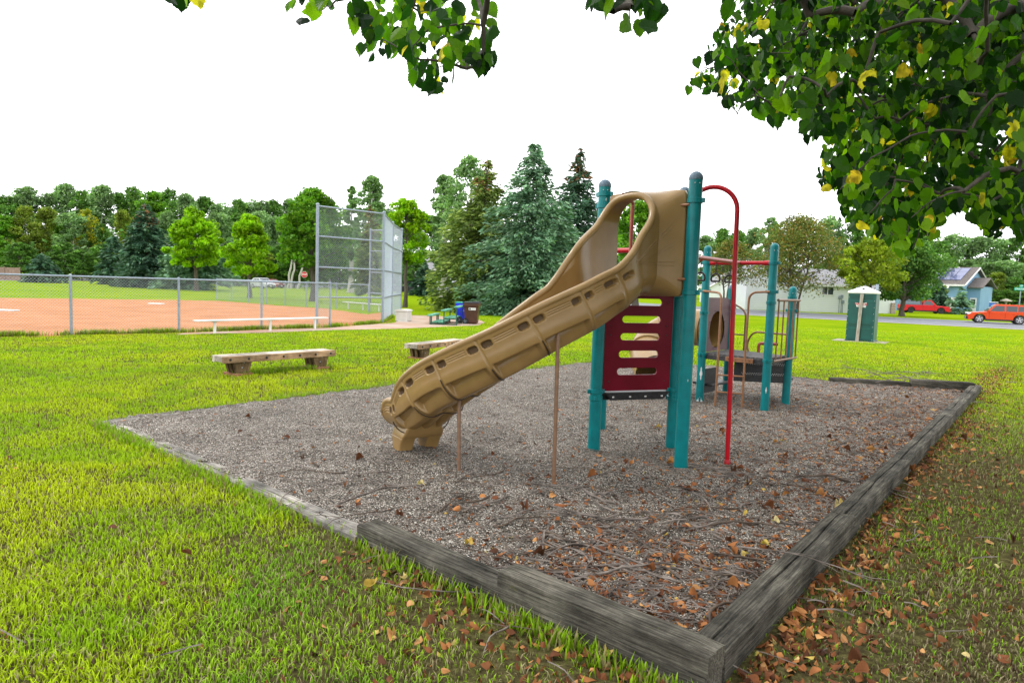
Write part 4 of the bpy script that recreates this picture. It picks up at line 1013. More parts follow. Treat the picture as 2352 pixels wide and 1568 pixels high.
def wood_bench(a, b_, h, lb, wid=.42, legs=(.2, .82)):
    """a->b_ is the front edge of the seat"""
    a = Vector(a); b_ = Vector(b_); d_ = (b_ - a); L = d_.length; ang = math.atan2(d_.y, d_.x)
    t_ = thing('wooden_bench', lb, 'bench', (a.x, a.y, 0), ang, 'low wooden benches on the lawn')
    n_ = 6; bw = wid / n_
    for i in range(n_):
        hh = .115 if i in (0, n_ - 1) else .10; mb = MB(); mb.bbox((L / 2, bw * (i + .5), h - hh / 2 - (.0 if i in (0, n_ - 1) else .003)), (L - (0 if i in (0,) else .01 * (i % 2)), bw - .006, hh), .005)
        mb.build('seat_board', M['benchwood'] if i == 0 else M['benchtop'], t_, world=False)
    mb = MB(); mb.bbox((L / 2, wid / 2, h - .085), (L - .02, wid - .02, .03), .003); mb.build('underside', M['legwood'], t_, world=False)
    for k in range(7):
        x = .12 + (L - .24) * k / 6; mb = MB(); mb.lathe((x, -.001, h - .055), [(.022, 0), (.022, .004), (.013, .006), (.013, .016), (.008, .018)], 12, Matrix.Rotation(PI / 2, 3, 'X')); mb.build('bolt', M['black'], t_, world=False)
    for f in legs:
        x = L * f; w0, w1 = .20, .34
        mb = MB()
        for y0, y1 in ((.03, .10), (.16, .23), (.29, .36)):
            vs = []
            for z, w_ in ((-.02, w0), (h - .105, w1)):
                for sx, yy in ((-1, y0), (1, y0), (1, y1), (-1, y1)): vs.append((x + sx * w_ / 2, yy, z))
            mb.add(vs, [(3, 2, 1, 0), (4, 5, 6, 7), (0, 1, 5, 4), (1, 2, 6, 5), (2, 3, 7, 6), (3, 0, 4, 7)])
        lg = mb.build('leg', M['legwood'], t_, world=False)
        for q in ((-.02, .15), (.02, .24)):
            mb = MB(); mb.lathe((x + q[0], .029, q[1]), [(.012, 0), (.012, .005), (.006, .01)], 10, Matrix.Rotation(PI / 2, 3, 'X')); mb.build('bolt', M['galv'], lg, world=False)
        mb = MB(); mb.bbox((x, wid / 2 - .01, .02), (.34, wid + .02, .06), .008); mb.build('foot_block', M['paver'], t_, world=False)
    return t_
M['paver'] = mat('red_brown_paver', (.22, .09, .04), (.30, .14, .07), scale=14, rough=.9, bump=.4)
Z0 = .36
ba = G(514, 820, Z0).xy; bb = G(771.5, 804, Z0).xy        # front top edge ends
wood_bench(ba, bb, Z0, 'low wooden bench standing alone on the lawn left of the slide', legs=(.16, .86))
ca = G(963.5, 791.5, Z0).xy; cb = G(1084, 778.5, Z0).xy; dv = (bb - ba).normalized()
wood_bench(ca, ca + (cb - ca).normalized() * 2.1, Z0, 'low wooden bench half hidden behind the tan slide', wid=.42, legs=(.14, .86))
# ================================================================== CORNER BY THE BACKSTOP
# storage chest
M['chest'] = mat('off_white_resin', (.62, .60, .56), (.55, .53, .48), scale=4, rough=.55)
t_ = thing('storage_chest', 'off-white plastic storage chest beside the backstop', 'storage box', (*G(922, 739).xy, 0), R(-8))
mb = MB(); mb.bbox((0, .3, .24), (.52, .72, .46), .03)
for z in (.12, .2, .28, .36): mb.bbox((.0, -.061, z + .03), (.40, .012, .068), .004)
mb.build('body', M['chest'], t_, smooth='auto', world=False)
mb = MB(); vs = []; 
pr = [(-.29, .455), (-.29, .50), (-.22, .53), (0, .545), (.22, .53), (.29, .50), (.29, .455)]
mb.extr(pr, -.10, .70); mb.build('lid', M['chest'], t_, world=False)
mb = MB(); mb.bbox((.1, -.08, .02), (.45, .12, .035), .01); mb.build('foot', M['chest'], t_, world=False)
# small green bleacher (seat planks run away from the camera)
M['green'] = mat('green_painted_wood', (.02, .16, .09), (.05, .24, .14), scale=9, rough=.6)
M['greenm'] = mat('dark_green_steel', (.01, .07, .045), rough=.5)
M['greentop'] = mat('worn_green_plank', (.04, .25, .15), (.13, .36, .25), scale=12, rough=.7)
t_ = thing('bleacher', 'small green three row bleacher beside the wheeled bins', 'bleacher', (*G(1016, 747).xy, 0), R(-3))
px_m = 1568 / 29.0
def plank(x0, x1, y0, y1, z, nm, th=.05):
    mb = MB(); mb.bbox(((x0 + x1) / 2, (y0 + y1) / 2, z - th / 2), (x1 - x0, y1 - y0, th), .008); return mb.build(nm, M['greentop'], t_, world=False)
for x0, x1, z in ((-.66, -.42, .42), (-.08, .12, .64), (.46, .66, .80)): plank(x0, x1, 0, 2.0, z, 'seat_plank', .06)
for x0, x1, z in ((-.44, -.22, .15), (-.19, .03, .15), (.06, .27, .34), (.29, .48, .34)): plank(x0, x1, 0.05, 1.95, z, 'foot_plank')
for y in (.12, 1.85):
    mb = MB()
    for x, z in ((-.54, .36), (-.48, .36), (.04, .58), (.56, .74)): mb.bbox((x, y, z / 2), (.045, .045, z), .004)
    mb.bbox((.02, y, .03), (1.15, .045, .045), .004); mb.bbox((.30, y, .27), (.55, .04, .045), .004); mb.bbox((-.25, y, .085), (.55, .04, .04), .004); mb.bbox((.50, y, .52), (.10, .04, .04), .004)
    mb.build('frame', M['greenm'], t_, world=False)
# wheeled bins
def wheelie(name, lb, loc, rz, c1, lidm, wheelx, sc=1.0, sign=None):
    t_ = thing(name, lb, 'wheeled bin', loc, rz, 'wheeled bins behind the bleacher', sc)
    m = mat(name + '_plastic', c1, tuple(min(1, q * 1.35) for q in c1), scale=6, rough=.45)
    mb = MB(); V = []
    for z, w_, d_ in ((.04, .50, .52), (.10, .52, .56), (.70, .60, .68), (.74, .61, .70), (.76, .66, .76), (.84, .68, .78), (.90, .68, .78)):
        for sx, sy in ((-1, -1), (1, -1), (1, 1), (-1, 1)): V.append((sx * w_ / 2, sy * d_ / 2, z))
    n_ = len(V) // 4; F = [(3, 2, 1, 0), tuple(range(len(V) - 4, len(V)))] + [(i * 4 + k, i * 4 + (k + 1) % 4, i * 4 + 4 + (k + 1) % 4, i * 4 + 4 + k) for i in range(n_ - 1) for k in range(4)]
    mb.add(V, F); b_ = mb.build('body', m, t_, world=False); bv_ = b_.modifiers.new('b', 'BEVEL'); bv_.width = .02; bv_.segments = 2
    mb = MB(); mb.bbox((-.0, 0, .925), (.72, .82, .04), .015); mb.bbox((.18, 0, .955), (.30, .6, .03), .012); mb.build('lid', lidm, t_, world=False)
    for sy in (-1,):
        mb = MB(); mb.lathe((wheelx, sy * .30, .135), [(.05, -.035), (.13, -.035), (.135, -.02), (.135, .02), (.13, .035), (.10, .035), (.095, .02), (.03, .02)], 20, Matrix.Rotation(PI / 2, 3, 'X')); w_ = mb.build('wheel', M['tyre'], t_, smooth='auto', world=False)
        mb = MB()
        for k in range(6): a_ = PI * 2 * k / 6; mb.box((wheelx + .05 * math.cos(a_), sy * .335, .135 + .05 * math.sin(a_)), (.085, .01, .012), mx=Matrix.Rotation(-a_, 3, 'Y'))
        mb.build('spokes', M['galv'], w_, world=False)
    if sign: sign(t_)
    return t_
def sgn(t_):
    mb = MB(); mb.box((.06, -.362, .66), (.30, .006, .10)); o = mb.build('sticker', M['white'], t_, world=False)
    mb = MB(); mb.lathe((-.035, -.367, .66), [(.036, 0), (.036, .002)], 16, Matrix.Rotation(PI / 2, 3, 'X')); mb.build('emblem', M['black'], o, world=False)
    text_mesh('YARD CART', .030, 'lettering', M['black'], o, (.11, -.3665, .655), (PI / 2, 0, 0))
M['lidblack'] = mat('black_bin_lid', (.02, .022, .03), rough=.35); M['lidgreen'] = mat('green_bin_lid', (.0, .35, .25), rough=.4)
wheelie('wheeled_bin', 'brown wheeled bin with black lid and white sticker', (*G(1083, 744).xy, 0), R(-4), (.055, .018, .010), M['lidblack'], -.23, 1.02, sgn)
def bl(t_): text_mesh('RECYCLE', .05, 'lettering', M['white'], t_, (.13, -.355, .56), (PI / 2, 0, 0), bold=.002)
wheelie('wheeled_bin', 'blue wheeled recycling bin partly behind the brown one', (*G(1065, 740).xy, 0), R(-4), (.004, .02, .55), M['lidgreen'], -.16, .97, bl)
# ================================================================== PORTABLE TOILET
pl = G(1941, 783).xy; pr_ = G(2007, 785.5).xy
tang = R(-35); W = .98
M['ptg'] = mat('dark_green_polyethylene', (.0, .062, .056), (.001, .08, .072), scale=3, rough=.4)
M['ptgd'] = mat('green_recess', (.0, .045, .035), rough=.5); M['ptgl'] = mat('green_highlight_rib', (.005, .16, .125), rough=.4)
t_ = thing('portable_toilet', 'dark green portable toilet with white roof standing on the lawn', 'portable toilet', (pl.x, pl.y, 0), tang)
hh = 1.86
mb = MB(); mb.bbox((W / 2, W / 2, hh / 2 + .03), (W, W, hh), .03); body = mb.build('body', M['ptg'], t_, world=False, smooth='auto')
mb = MB(); mb.bbox((W / 2, W / 2, .04), (W + .05, W + .05, .08), .02); mb.build('base', M['ptgd'], t_, world=False)
for x0, x1 in ((.06 * W, .44 * W), (.54 * W, .90 * W)):
    for z0, z1 in ((.08, .56), (.66, 1.62)):
        mb = MB(); y = -.008
        mb.bbox(((x0 + x1) / 2, y, (z0 + z1) / 2), (x1 - x0, .016, z1 - z0), .006); p_ = mb.build('wall_panel', M['ptg'], t_, world=False)
        mb = MB(); mb.box(((x0 + x1) / 2, y - .0095, z1 - .03), (x1 - x0 - .06, .006, .012)); mb.build('rib', M['ptgl'], p_, world=False)
        mb = MB(); mb.box(((x0 + x1) / 2, y - .0095, z0 + .04), (x1 - x0 - .06, .006, .016)); mb.build('groove', M['ptgd'], p_, world=False)
    for k in range(3):
        mb = MB(); mb.box(((x0 + x1) / 2, -.004, 1.69 + .055 * k), (x1 - x0 - .02, .012, .022)); mb.build('vent_louvre', M['ptgd'], t_, world=False)
for k in range(14):
    mb = MB(); mb.lathe((.03 if k % 2 else W - .05, -.002, .1 + .125 * k), [(.010, 0), (.010, .003)], 8, Matrix.Rotation(PI / 2, 3, 'X')); mb.build('rivet', M['white'], body, world=False)
mb = MB(); o_ = .03; zt = 1.87
base = [(-o_, -o_), (W + o_, -o_), (W + o_, W + o_), (-o_, W + o_)]
vs = [(x, y, zt) for x, y in base] + [(x, y, zt + .09) for x, y in base] + [(W * .45, W * .45, zt + .30), (W * .55, W * .45, zt + .30), (W * .55, W * .55, zt + .30), (W * .45, W * .55, zt + .30)]
mb.add(vs, [(3, 2, 1, 0), (8, 9, 10, 11)] + [(i * 4 + k, i * 4 + (k + 1) % 4, i * 4 + 4 + (k + 1) % 4, i * 4 + 4 + k) for i in (0, 1) for k in range(4)])
rf = mb.build('roof', M['white'], t_, world=False); bv_ = rf.modifiers.new('b', 'BEVEL'); bv_.width = .03; bv_.segments = 3
mb = MB(); mb.lathe((W * .5, -.02 + .2 * W, zt + .17), [(.045, -.05), (.045, .02), (.03, .03)], 16, Matrix.Rotation(PI / 2 + .5, 3, 'X')); mb.build('roof_vent', M['black'], t_, world=False)
mb = MB(); mb.lathe((W * .90, W * .8, zt + .05), [(.055, 0), (.055, .33), (.05, .34)], 16); mb.build('vent_pipe', M['galv'], t_, world=False, smooth='auto')
M['signred'] = mat('red_lettering', (.5, .01, .03), rough=.5)
mb = MB(); sx0, sx1 = W * .28, W * .66; vs = [(sx0, -.024, 1.52), (sx0 + .04, -.024, 1.36), (sx1 - .01, -.024, 1.34), (sx1, -.024, 1.40), (sx1 + .02, -.024, 1.54), (sx1 - .2, -.024, 1.50), (sx0 + .15, -.024, 1.50)]
mb.add([(x, -.022, z) for x, y, z in vs] + [(x, -.016, z) for x, y, z in vs], [tuple(range(7)), tuple(range(13, 6, -1))] + [(i, (i + 1) % 7, 7 + (i + 1) % 7, 7 + i) for i in range(7)])
sg = mb.build('sign_plate', M['white'], t_, world=False)
text_mesh('WRUCK', .115, 'lettering', M['signred'], sg, ((sx0 + sx1) / 2 + .01, -.0245, 1.462), (PI / 2, 0, 0), bold=.004)
text_mesh('SEWER SERVICE', .032, 'lettering', M['black'], sg, ((sx0 + sx1) / 2, -.0245, 1.385), (PI / 2, 0, 0))
# weathered post strapped in front
t2 = thing('wooden_post', 'weathered pale wooden post leaning against the front of the toilet', 'post', (*G(1969, 784.5).xy, 0))
e0 = G(1969, 784.5); u3 = Vector((math.cos(tang), math.sin(tang), 0))
mb = MB(); p0 = Vector((pl.x, pl.y, 0)) + u3 * (W * .44) + Vector((-.05, -.07, 0)); p1_ = Vector((pl.x, pl.y, 1.86)) + u3 * (W * .50) + Vector((-.05, -.07, 0))
vs = []
for p in (p0, p1_):
    for sx, sy in ((-1, -1), (1, -1), (1, 1), (-1, 1)): vs.append(p + Vector((sx * .045, sy * .045, 0)))
mb.add(vs, [(3, 2, 1, 0), (4, 5, 6, 7), (0, 1, 5, 4), (1, 2, 6, 5), (2, 3, 7, 6), (3, 0, 4, 7)])
M['postwood'] = mat('pale_post_wood', (.42, .38, .33), (.25, .22, .18), scale=6, rough=.8, stretch=(8, 8, 1)); mb.build('shaft', M['postwood'], t2)
mb = MB(); c = G(1974, 786); mb.bbox((W / 2, .35, .012), (W + .9, W + .3, .03), .005); 
o = mb.build('concrete_pad', M['conc'], None); o.location = (pl.x, pl.y, 0); o.rotation_euler = (0, 0, tang); tag(o, kind='structure')
# ================================================================== STREET SIGNS
M['signg'] = mat('green_sign_face', (.0, .32, .22), rough=.5); M['signr'] = mat('red_sign_face', (.60, .01, .03), rough=.5)
sp_ = G(2343, 716).xy; Y = 62.0; b0 = D(2340, 712, Y); 
t_ = thing('street_sign', 'green street name signs on a grey post at the right edge', 'street sign', (b0.x, Y, 0))
pm_ = Y / 1568
topz = D(2343, 668, Y).z
mb = MB(); mb.tube([(0, 0, 0), (0, 0, topz)], .05, 10); mb.build('post', M['galv'], t_, world=False)
mb = MB(); mb.bbox((.25, -.06, topz + .17), (1.75, .02, .27), .008); s_ = mb.build('name_plate', M['signg'], t_, world=False)
text_mesh('OWATONNA ST N', .20, 'lettering', M['white'], s_, (.25, -.072, topz + .165), (PI / 2, 0, 0), bold=.004, sx=.95)
mb = MB(); mb.bbox((.03, 0, topz + .45), (.34, .02, .25), .008); s_ = mb.build('name_plate', M['signg'], t_, world=False)
text_mesh('1ST', .17, 'lettering', M['white'], s_, (.03, -.012, topz + .45), (PI / 2, 0, 0), bold=.004)
sb = D(699, 657, 96)
t_ = thing('stop_sign', 'red octagonal stop sign across the street in front of dark trees', 'stop sign', (sb.x, 96, 0)); cz = D(699, 630.5, 96).z; r_ = .46
mb = MB(); mb.tube([(0, 0, 0), (0, 0, cz)], .035, 8); mb.build('post', M['black'], t_, world=False)
oc = [(r_ * math.cos(PI / 8 + PI / 4 * k), r_ * math.sin(PI / 8 + PI / 4 * k)) for k in range(8)]
mb = MB(); mb.extr([(x * 1.0, z * 1.0 + cz) for x, z in oc], -.05, -.04); rim_ = mb.build('plate', M['white'], t_, world=False)
mb = MB(); mb.extr([(x * .91, z * .91 + cz) for x, z in oc], -.058, -.052); rim_ = mb.build('face', M['signr'], t_, world=False)
text_mesh('STOP', .34, 'lettering', M['white'], rim_, (0, -.0605, cz), (PI / 2, 0, 0), bold=.012, sx=.85)
# ================================================================== TREES
M['bark'] = mat('grey_brown_bark', (.055, .045, .035), (.13, .11, .085), scale=10, rough=.9, bump=.8, bscale=20, stretch=(3, 3, .5), bdist=.04)
M['barkpale'] = mat('pale_birch_bark', (.45, .43, .40), (.12, .11, .10), scale=7, rough=.8, pos=(.55, .66), stretch=(1, 1, 3))
LF = {
 'bright': leaf_mat('bright_maple_leaves', [(0, (0.112, 0.251, 0.006)), (.5, (0.211, 0.407, 0.008)), (1, (0.347, 0.562, 0.013))], .35, scale=.8, shade=.45),
 'mid': leaf_mat('mid_green_leaves', [(0, (0.057, 0.168, 0.014)), (.5, (0.103, 0.260, 0.017)), (1, (0.194, 0.371, 0.024))], .3, scale=.6, shade=.5),
 'dark': leaf_mat('deep_green_leaves', [(0, (0.053, 0.153, 0.028)), (.5, (0.103, 0.240, 0.041)), (1, (0.196, 0.351, 0.057))], .22, scale=.35, shade=.55),
 'blue': leaf_mat('haze_tinted_leaves', [(0, (0.119, 0.222, 0.087)), (.5, (0.177, 0.317, 0.120)), (1, (0.296, 0.445, 0.163))], .22, scale=.3, shade=.5),  # paler, bluer green puts distance haze into the leaf colour
 'olive': leaf_mat('olive_leaves', [(0, (0.097, 0.140, 0.016)), (.5, (0.167, 0.240, 0.026)), (1, (0.282, 0.340, 0.048))], .3, scale=.6, shade=.5),
 'yellow': leaf_mat('turning_yellow_leaves', [(0, (.11, .18, .012)), (.45, (.22, .28, .018)), (.75, (.36, .36, .022)), (1, (.50, .38, .02))], .3, scale=.8, shade=.35),
 'lime': leaf_mat('yellow_green_leaves', [(0, (.14, .20, .012)), (.5, (.22, .30, .016)), (1, (.34, .40, .03))], .35, scale=.7, shade=.5),
 'crab': leaf_mat('crabapple_leaves', [(0, (0.074, 0.101, 0.022)), (.45, (0.135, 0.194, 0.037)), (.7, (0.203, 0.236, 0.049)), (.85, (0.270, 0.169, 0.042)), (1, (0.351, 0.220, 0.049))], .25, scale=1.2, shade=.4),
 'spruce': leaf_mat('blue_green_needles', [(0, (0.069, 0.166, 0.089)), (.5, (0.131, 0.266, 0.147)), (1, (0.268, 0.438, 0.250))], .1, scale=.9, shade=.5),
 'sprucedk': leaf_mat('dark_needles', [(0, (0.031, 0.085, 0.053)), (.5, (0.062, 0.145, 0.082)), (1, (0.117, 0.213, 0.120))], .1, scale=.9, shade=.5),
 'spruceol': leaf_mat('olive_needles', [(0, (0.089, 0.144, 0.031)), (.5, (0.165, 0.260, 0.053)), (1, (0.303, 0.396, 0.080))], .1, scale=.6, shade=.5),
 'cone': leaf_mat('brown_cones', [(0, (0.101, 0.053, 0.024)), (1, (0.245, 0.123, 0.048))], .05, scale=.6, shade=.3),
}
def leafquads(rng, C, size, up=.35, asp=.62):
    """C (n,3) centres -> pointed leaf quads with random orientation"""
    n_ = len(C); d1 = rng.normal(size=(n_, 3)); d1[:, 2] -= .25; d1 /= np.linalg.norm(d1, axis=1)[:, None]
    nr = rng.normal(size=(n_, 3)); nr[:, 2] = np.abs(nr[:, 2]) + up; d2 = np.cross(nr, d1); d2 /= np.linalg.norm(d2, axis=1)[:, None] + 1e-9
    s = (size * rng.uniform(.6, 1.3, n_))[:, None]
    V = np.stack([C - d1 * s * .5, C + d2 * s * asp * .5, C + d1 * s * .5, C - d2 * s * asp * .5], 1).reshape(-1, 3)
    return V, np.arange(4 * n_).reshape(-1, 4)
def limb(mb, a, b_, r0, r1, sag=.0, n_=6, k=5, rg=None):
    a, b_ = Vector(a), Vector(b_); L = (b_ - a).length; pts = []
    for i in range(k + 1):
        t_ = i / k; p = a.lerp(b_, t_); p.z += sag * L * math.sin(PI * t_)
        if rg and 0 < i < k: p += Vector((rg.uniform(-1, 1), rg.uniform(-1, 1), rg.uniform(-1, 1))) * L * .03
        pts.append(p)
    mb.tube(pts, [r0 + (r1 - r0) * i / k for i in range(k + 1)], n_, caps=False)
def broad(seed, H, W, trunk, nclump, per, leaf, lmat, bmat='bark', profile=None, lean=0, multi=1, open_=0.0, tr=.03, clr=.17):
    """broad-leaved tree: returns the root Empty with a crown and a trunk"""
    rng = np.random.default_rng(seed); rg = random.Random(seed)
    prof = profile or [(0, .55), (.15, .9), (.4, 1.), (.65, .85), (.85, .52), (1, .12)]
    cb = trunk; ch_ = H - trunk; root = thing('tree', 'tree', 'tree', (0, 0, 0)); mb = MB(); CC = []
    rt = H * tr
    stems = []
    for m_ in range(multi):
        a_ = rg.uniform(0, 2 * PI); sp = W * .16 * (multi > 1); top = Vector((math.cos(a_) * sp + lean * H, math.sin(a_) * sp, H * .86)); base_ = Vector((math.cos(a_) * .12, math.sin(a_) * .12, -.1)) if multi > 1 else Vector((0, 0, -.1))
        k = 9; pts = []; 
        for i in range(k + 1):
            t_ = i / k; p = base_.lerp(top, t_); wob = H * .012; p += Vector((rg.uniform(-wob, wob), rg.uniform(-wob, wob), 0)) if 0 < i < k else Vector((0, 0, 0)); pts.append(p)
        rr_ = [rt * (1.35 if i == 0 else 1) * (1 - .9 * i / k) / (multi ** .5) for i in range(k + 1)]; mb.tube(pts, rr_, 8, caps=False); stems.append(pts)
    for c in range(nclump):
        t_ = rg.random() ** .85; zz = cb + ch_ * t_
        rad = np.interp(t_, [p[0] for p in prof], [p[1] for p in prof]) * W / 2; f = math.sqrt(rg.uniform(.12, 1)); a_ = rg.uniform(0, 2 * PI)
        lump = 1 + .22 * math.sin(3 * a_ + seed) * math.sin(5 * t_ + seed * 1.7) + .12 * rg.uniform(-1, 1)
        C = Vector((math.cos(a_) * rad * f * lump + lean * zz, math.sin(a_) * rad * f * lump, zz)); CC.append(C)
        if c % 2 == 0:
            st_ = stems[c % len(stems)]; hz = max(.25, (zz - W * .25 * f) / (H * .86)); q = min(8.99, hz * 9); i0 = int(q); P_ = st_[i0].lerp(st_[i0 + 1], q - i0)
            if P_.z < cb * .8: P_ = P_ + Vector((0, 0, cb * .8 - P_.z)); 
            limb(mb, P_, C, rt * .28 * (1 - .5 * t_), rt * .05, .06, 5, 4, rg)
    CC = np.array([tuple(c) for c in CC]); cr = W * clr * rng.uniform(.7, 1.25, nclump)
    idx = np.repeat(np.arange(nclump), per); d_ = rng.normal(size=(len(idx), 3)); d_ /= np.linalg.norm(d_, axis=1)[:, None]
    rr2 = rng.uniform(.25, 1, len(idx)) ** .5; P_ = CC[idx] + d_ * (cr[idx] * rr2)[:, None] * np.array([1, 1, .72])
    if open_: P_ = P_[rng.random(len(P_)) > open_]
    V, F = leafquads(rng, P_, leaf)
    np_mesh('crown', V, F, LF[lmat], root); mb.build('trunk', M[bmat], root, smooth=True)
    return root
def conifer(seed, H, W, lmat, top=None, base=.03, dens=1.0, needle=.16, droop=.22, topm=None, ragged=.15, prof=None):
    rng = np.random.default_rng(seed); rg = random.Random(seed); root = thing('spruce_tree', 'tree', 'tree', (0, 0, 0)); mb = MB()
    mb.tube([(0, 0, -.1), (0, 0, H * .5), (0, 0, H)], [H * .018, H * .011, H * .002], 8, caps=False)
    P_ = []; Dr = []; Z = []
    levels = int(H / .22 * dens)
    for li in range(levels):
        t_ = (li + rg.random()) / levels; z = H * (base + (1 - base) * t_) + rg.uniform(-.15, .15)
        R_ = W / 2 * (np.interp(t_, [p[0] for p in prof], [p[1] for p in prof]) if prof else (1 - t_) ** .68 * (1.0 if t_ > .08 else .85)) + .08
        for bi in range(max(4, int(9 * (1 - t_ * .5)))):
            a_ = rg.uniform(0, 2 * PI); L = R_ * (1 - ragged * rg.random() ** 1.6 * 1.6) * (1 + .12 * math.sin(3 * a_ + seed)); dr = droop * (1 - t_ * .9)
            end = Vector((math.cos(a_) * L, math.sin(a_) * L, z - L * dr + L * .10 * rg.random())); st_ = Vector((0, 0, z))
            if bi % 3 == 0: limb(mb, st_, end, H * .004 * (1.2 - t_), .008, .05, 4, 3)
            n_ = int(max(4, L / needle * 7.5)); sd = Vector((-math.sin(a_), math.cos(a_), 0))
            for k in range(n_):
                s = .18 + .82 * (k + rg.random()) / n_; wd = L * .26 * (1.15 - s) + .06; q = st_.lerp(end, s); q.z += .06 * L * math.sin(PI * s)
                q = q + sd * rg.uniform(-wd, wd); q.z -= rg.uniform(-.12, .22) * (1 + L * .2)
                P_.append(tuple(q)); v = Vector((math.cos(a_), math.sin(a_), -.15)) + sd * rg.uniform(-.9, .9) + Vector((0, 0, rg.uniform(-.7, .35))); v.normalize(); Dr.append(tuple(v)); Z.append(t_)
    P_ = np.array(P_); Dr = np.array(Dr); n_ = len(P_); Z = np.array(Z)
    nr = rng.normal(size=(n_, 3)); nr[:, 2] += .8; s2 = np.cross(nr, Dr); s2 /= np.linalg.norm(s2, axis=1)[:, None] + 1e-9
    s = (needle * rng.uniform(.8, 1.7, n_))[:, None]
    V = np.stack([P_ - Dr * s * .5, P_ + s2 * s * .22, P_ + Dr * s * .7, P_ - s2 * s * .22], 1).reshape(-1, 3); F = np.arange(4 * n_).reshape(-1, 4)
    mi = np.zeros(n_, int)
    if topm: mi = ((Z > topm[1]) & (rng.random(n_) < topm[2])).astype(int)
    np_mesh('crown', V, F, [LF[lmat], LF[topm[0]]] if topm else LF[lmat], root, mi=mi); mb.build('trunk', M['bark'], root, smooth=True)
    return root
def place(root, px, py, Y=None, label=None, group=None, rz=None, sc=None, name=None):
    if Y is None: p = G(px, py)
    else: p = D(px, py, Y); p.z = 0
    root.location = (p.x, p.y, 0)
    if rz is not None: root.rotation_euler = (0, 0, rz)
    if sc: root.scale = sc if isinstance(sc, tuple) else (sc, sc, sc)
    if label: root['label'] = label
    if group: root['group'] = group
    if name: root.name = name
    return root
def dims(px, ytop, wpx, Y):
    t_ = D(px, ytop, Y); return t_.z, wpx * Y / 1568
# ---- single young trees round the ball field
def T1(seed, px, ybase, ytop, wpx, kind, label, trunkpx, leaf, ncl, per, Y=None, **kw):
    p = G(px, ybase); Y = Y or p.y; H, W = dims(px, ytop, wpx, Y); r = broad(seed, H, W, trunkpx * Y / 1568, ncl, per, leaf, kind, **kw)
    return place(r, px, ybase, Y, label, name='maple_tree' if kind in ('bright', 'mid') else 'broadleaf_tree')
MP = [(0, .62), (.12, .95), (.35, 1.), (.6, .8), (.82, .48), (1, .1)]
T1(11, 450, 668, 484, 125, 'bright', 'bright green round maple on the far grass in front of the dark spruces', 58, .36, 90, 130, profile=MP, clr=.11, open_=.08)
T1(12, 573, 684, 500, 118, 'bright', 'bright green maple left of the parked silver car', 58, .30, 80, 130, profile=MP, clr=.11, open_=.15)
T1(13, 718, 692, 440, 168, 'mid', 'tall dark green maple behind the left side of the backstop', 78, .28, 120, 140, clr=.10, profile=[(0, .7), (.2, 1), (.5, .88), (.75, .6), (1, .15)], open_=.18)
T1(14, 930, 706, 463, 122, 'bright', 'loose bright green tree with a thin dark trunk right of the backstop', 104, .24, 75, 130, clr=.10, profile=[(0, .5), (.2, .95), (.45, 1), (.7, .75), (1, .2)], open_=.22, tr=.022)
# ---- conifers
CPR = [(0, .85), (.15, .9), (.42, .80), (.6, .58), (.72, .36), (.82, .24), (.92, .13), (1, .02)]
Y = 52; H, W = dims(848, 470, 85, Y); place(conifer(21, H, W, 'spruceol', base=.12, needle=.26, topm=('cone', .6, .3), ragged=.3), 848, 690, Y, 'thin brownish olive spruce seen through the backstop mesh', name='spruce_tree')
Y = 44; H, W = dims(1122, 372, 300, Y); place(conifer(22, H, W, 'spruceol', needle=.22, topm=('cone', .80, .25), base=.02, dens=1.1, prof=CPR, ragged=.2), 1108, 722, Y, 'olive brown spruce with a thin pointed top, left of the blue-green one')
Y = 41; H, W = dims(1237, 328, 350, Y); place(conifer(23, H, W, 'spruce', needle=.20, base=.01, dens=1.25, ragged=.2, prof=CPR), 1215, 722, Y, 'big blue-green spruce behind the slide, tallest of the cluster')
Y = 47; H, W = dims(1322, 343, 255, Y); place(conifer(24, H, W, 'sprucedk', needle=.22, base=.02, dens=1.15, topm=('cone', .80, .4), ragged=.2, prof=CPR), 1318, 715, Y, 'dark spruce with rust brown cones at its top, right of the blue-green one')
Y = 83; H, W = dims(345, 470, 185, Y); place(conifer(25, H, W, 'sprucedk', needle=.42, base=.01, dens=.8, topm=('cone', .72, .25)), 338, 660, Y, 'broad dark spruce with rust coloured top beyond the infield')
Y = 80; H, W = dims(420, 500, 200, Y); place(conifer(26, H, W, 'spruce', needle=.40, base=.0, dens=.8, prof=[(0, 1), (.4, .8), (.8, .35), (1, .02)]), 445, 664, Y, 'wide blue-green spruce behind the bright green maple, branches down to the grass')
Y = 92; H, W = dims(118, 585, 110, Y); place(conifer(27, H, W, 'sprucedk', needle=.45, base=.01, dens=.8), 100, 655, Y, 'small dark spruce beside the wooden fence at far left')
Y = 95; H, W = dims(270, 540, 90, Y); place(conifer(28, H, W, 'sprucedk', needle=.45, base=.01, dens=.8), 262, 655, Y, 'narrow dark spruce between the yellow trees and the broad spruce')
Y = 88; H, W = dims(960, 600, 80, Y); place(conifer(29, H, W, 'sprucedk', needle=.45, base=.02, dens=.7), 975, 660, Y, 'low dark spruce behind the parked black pickup')
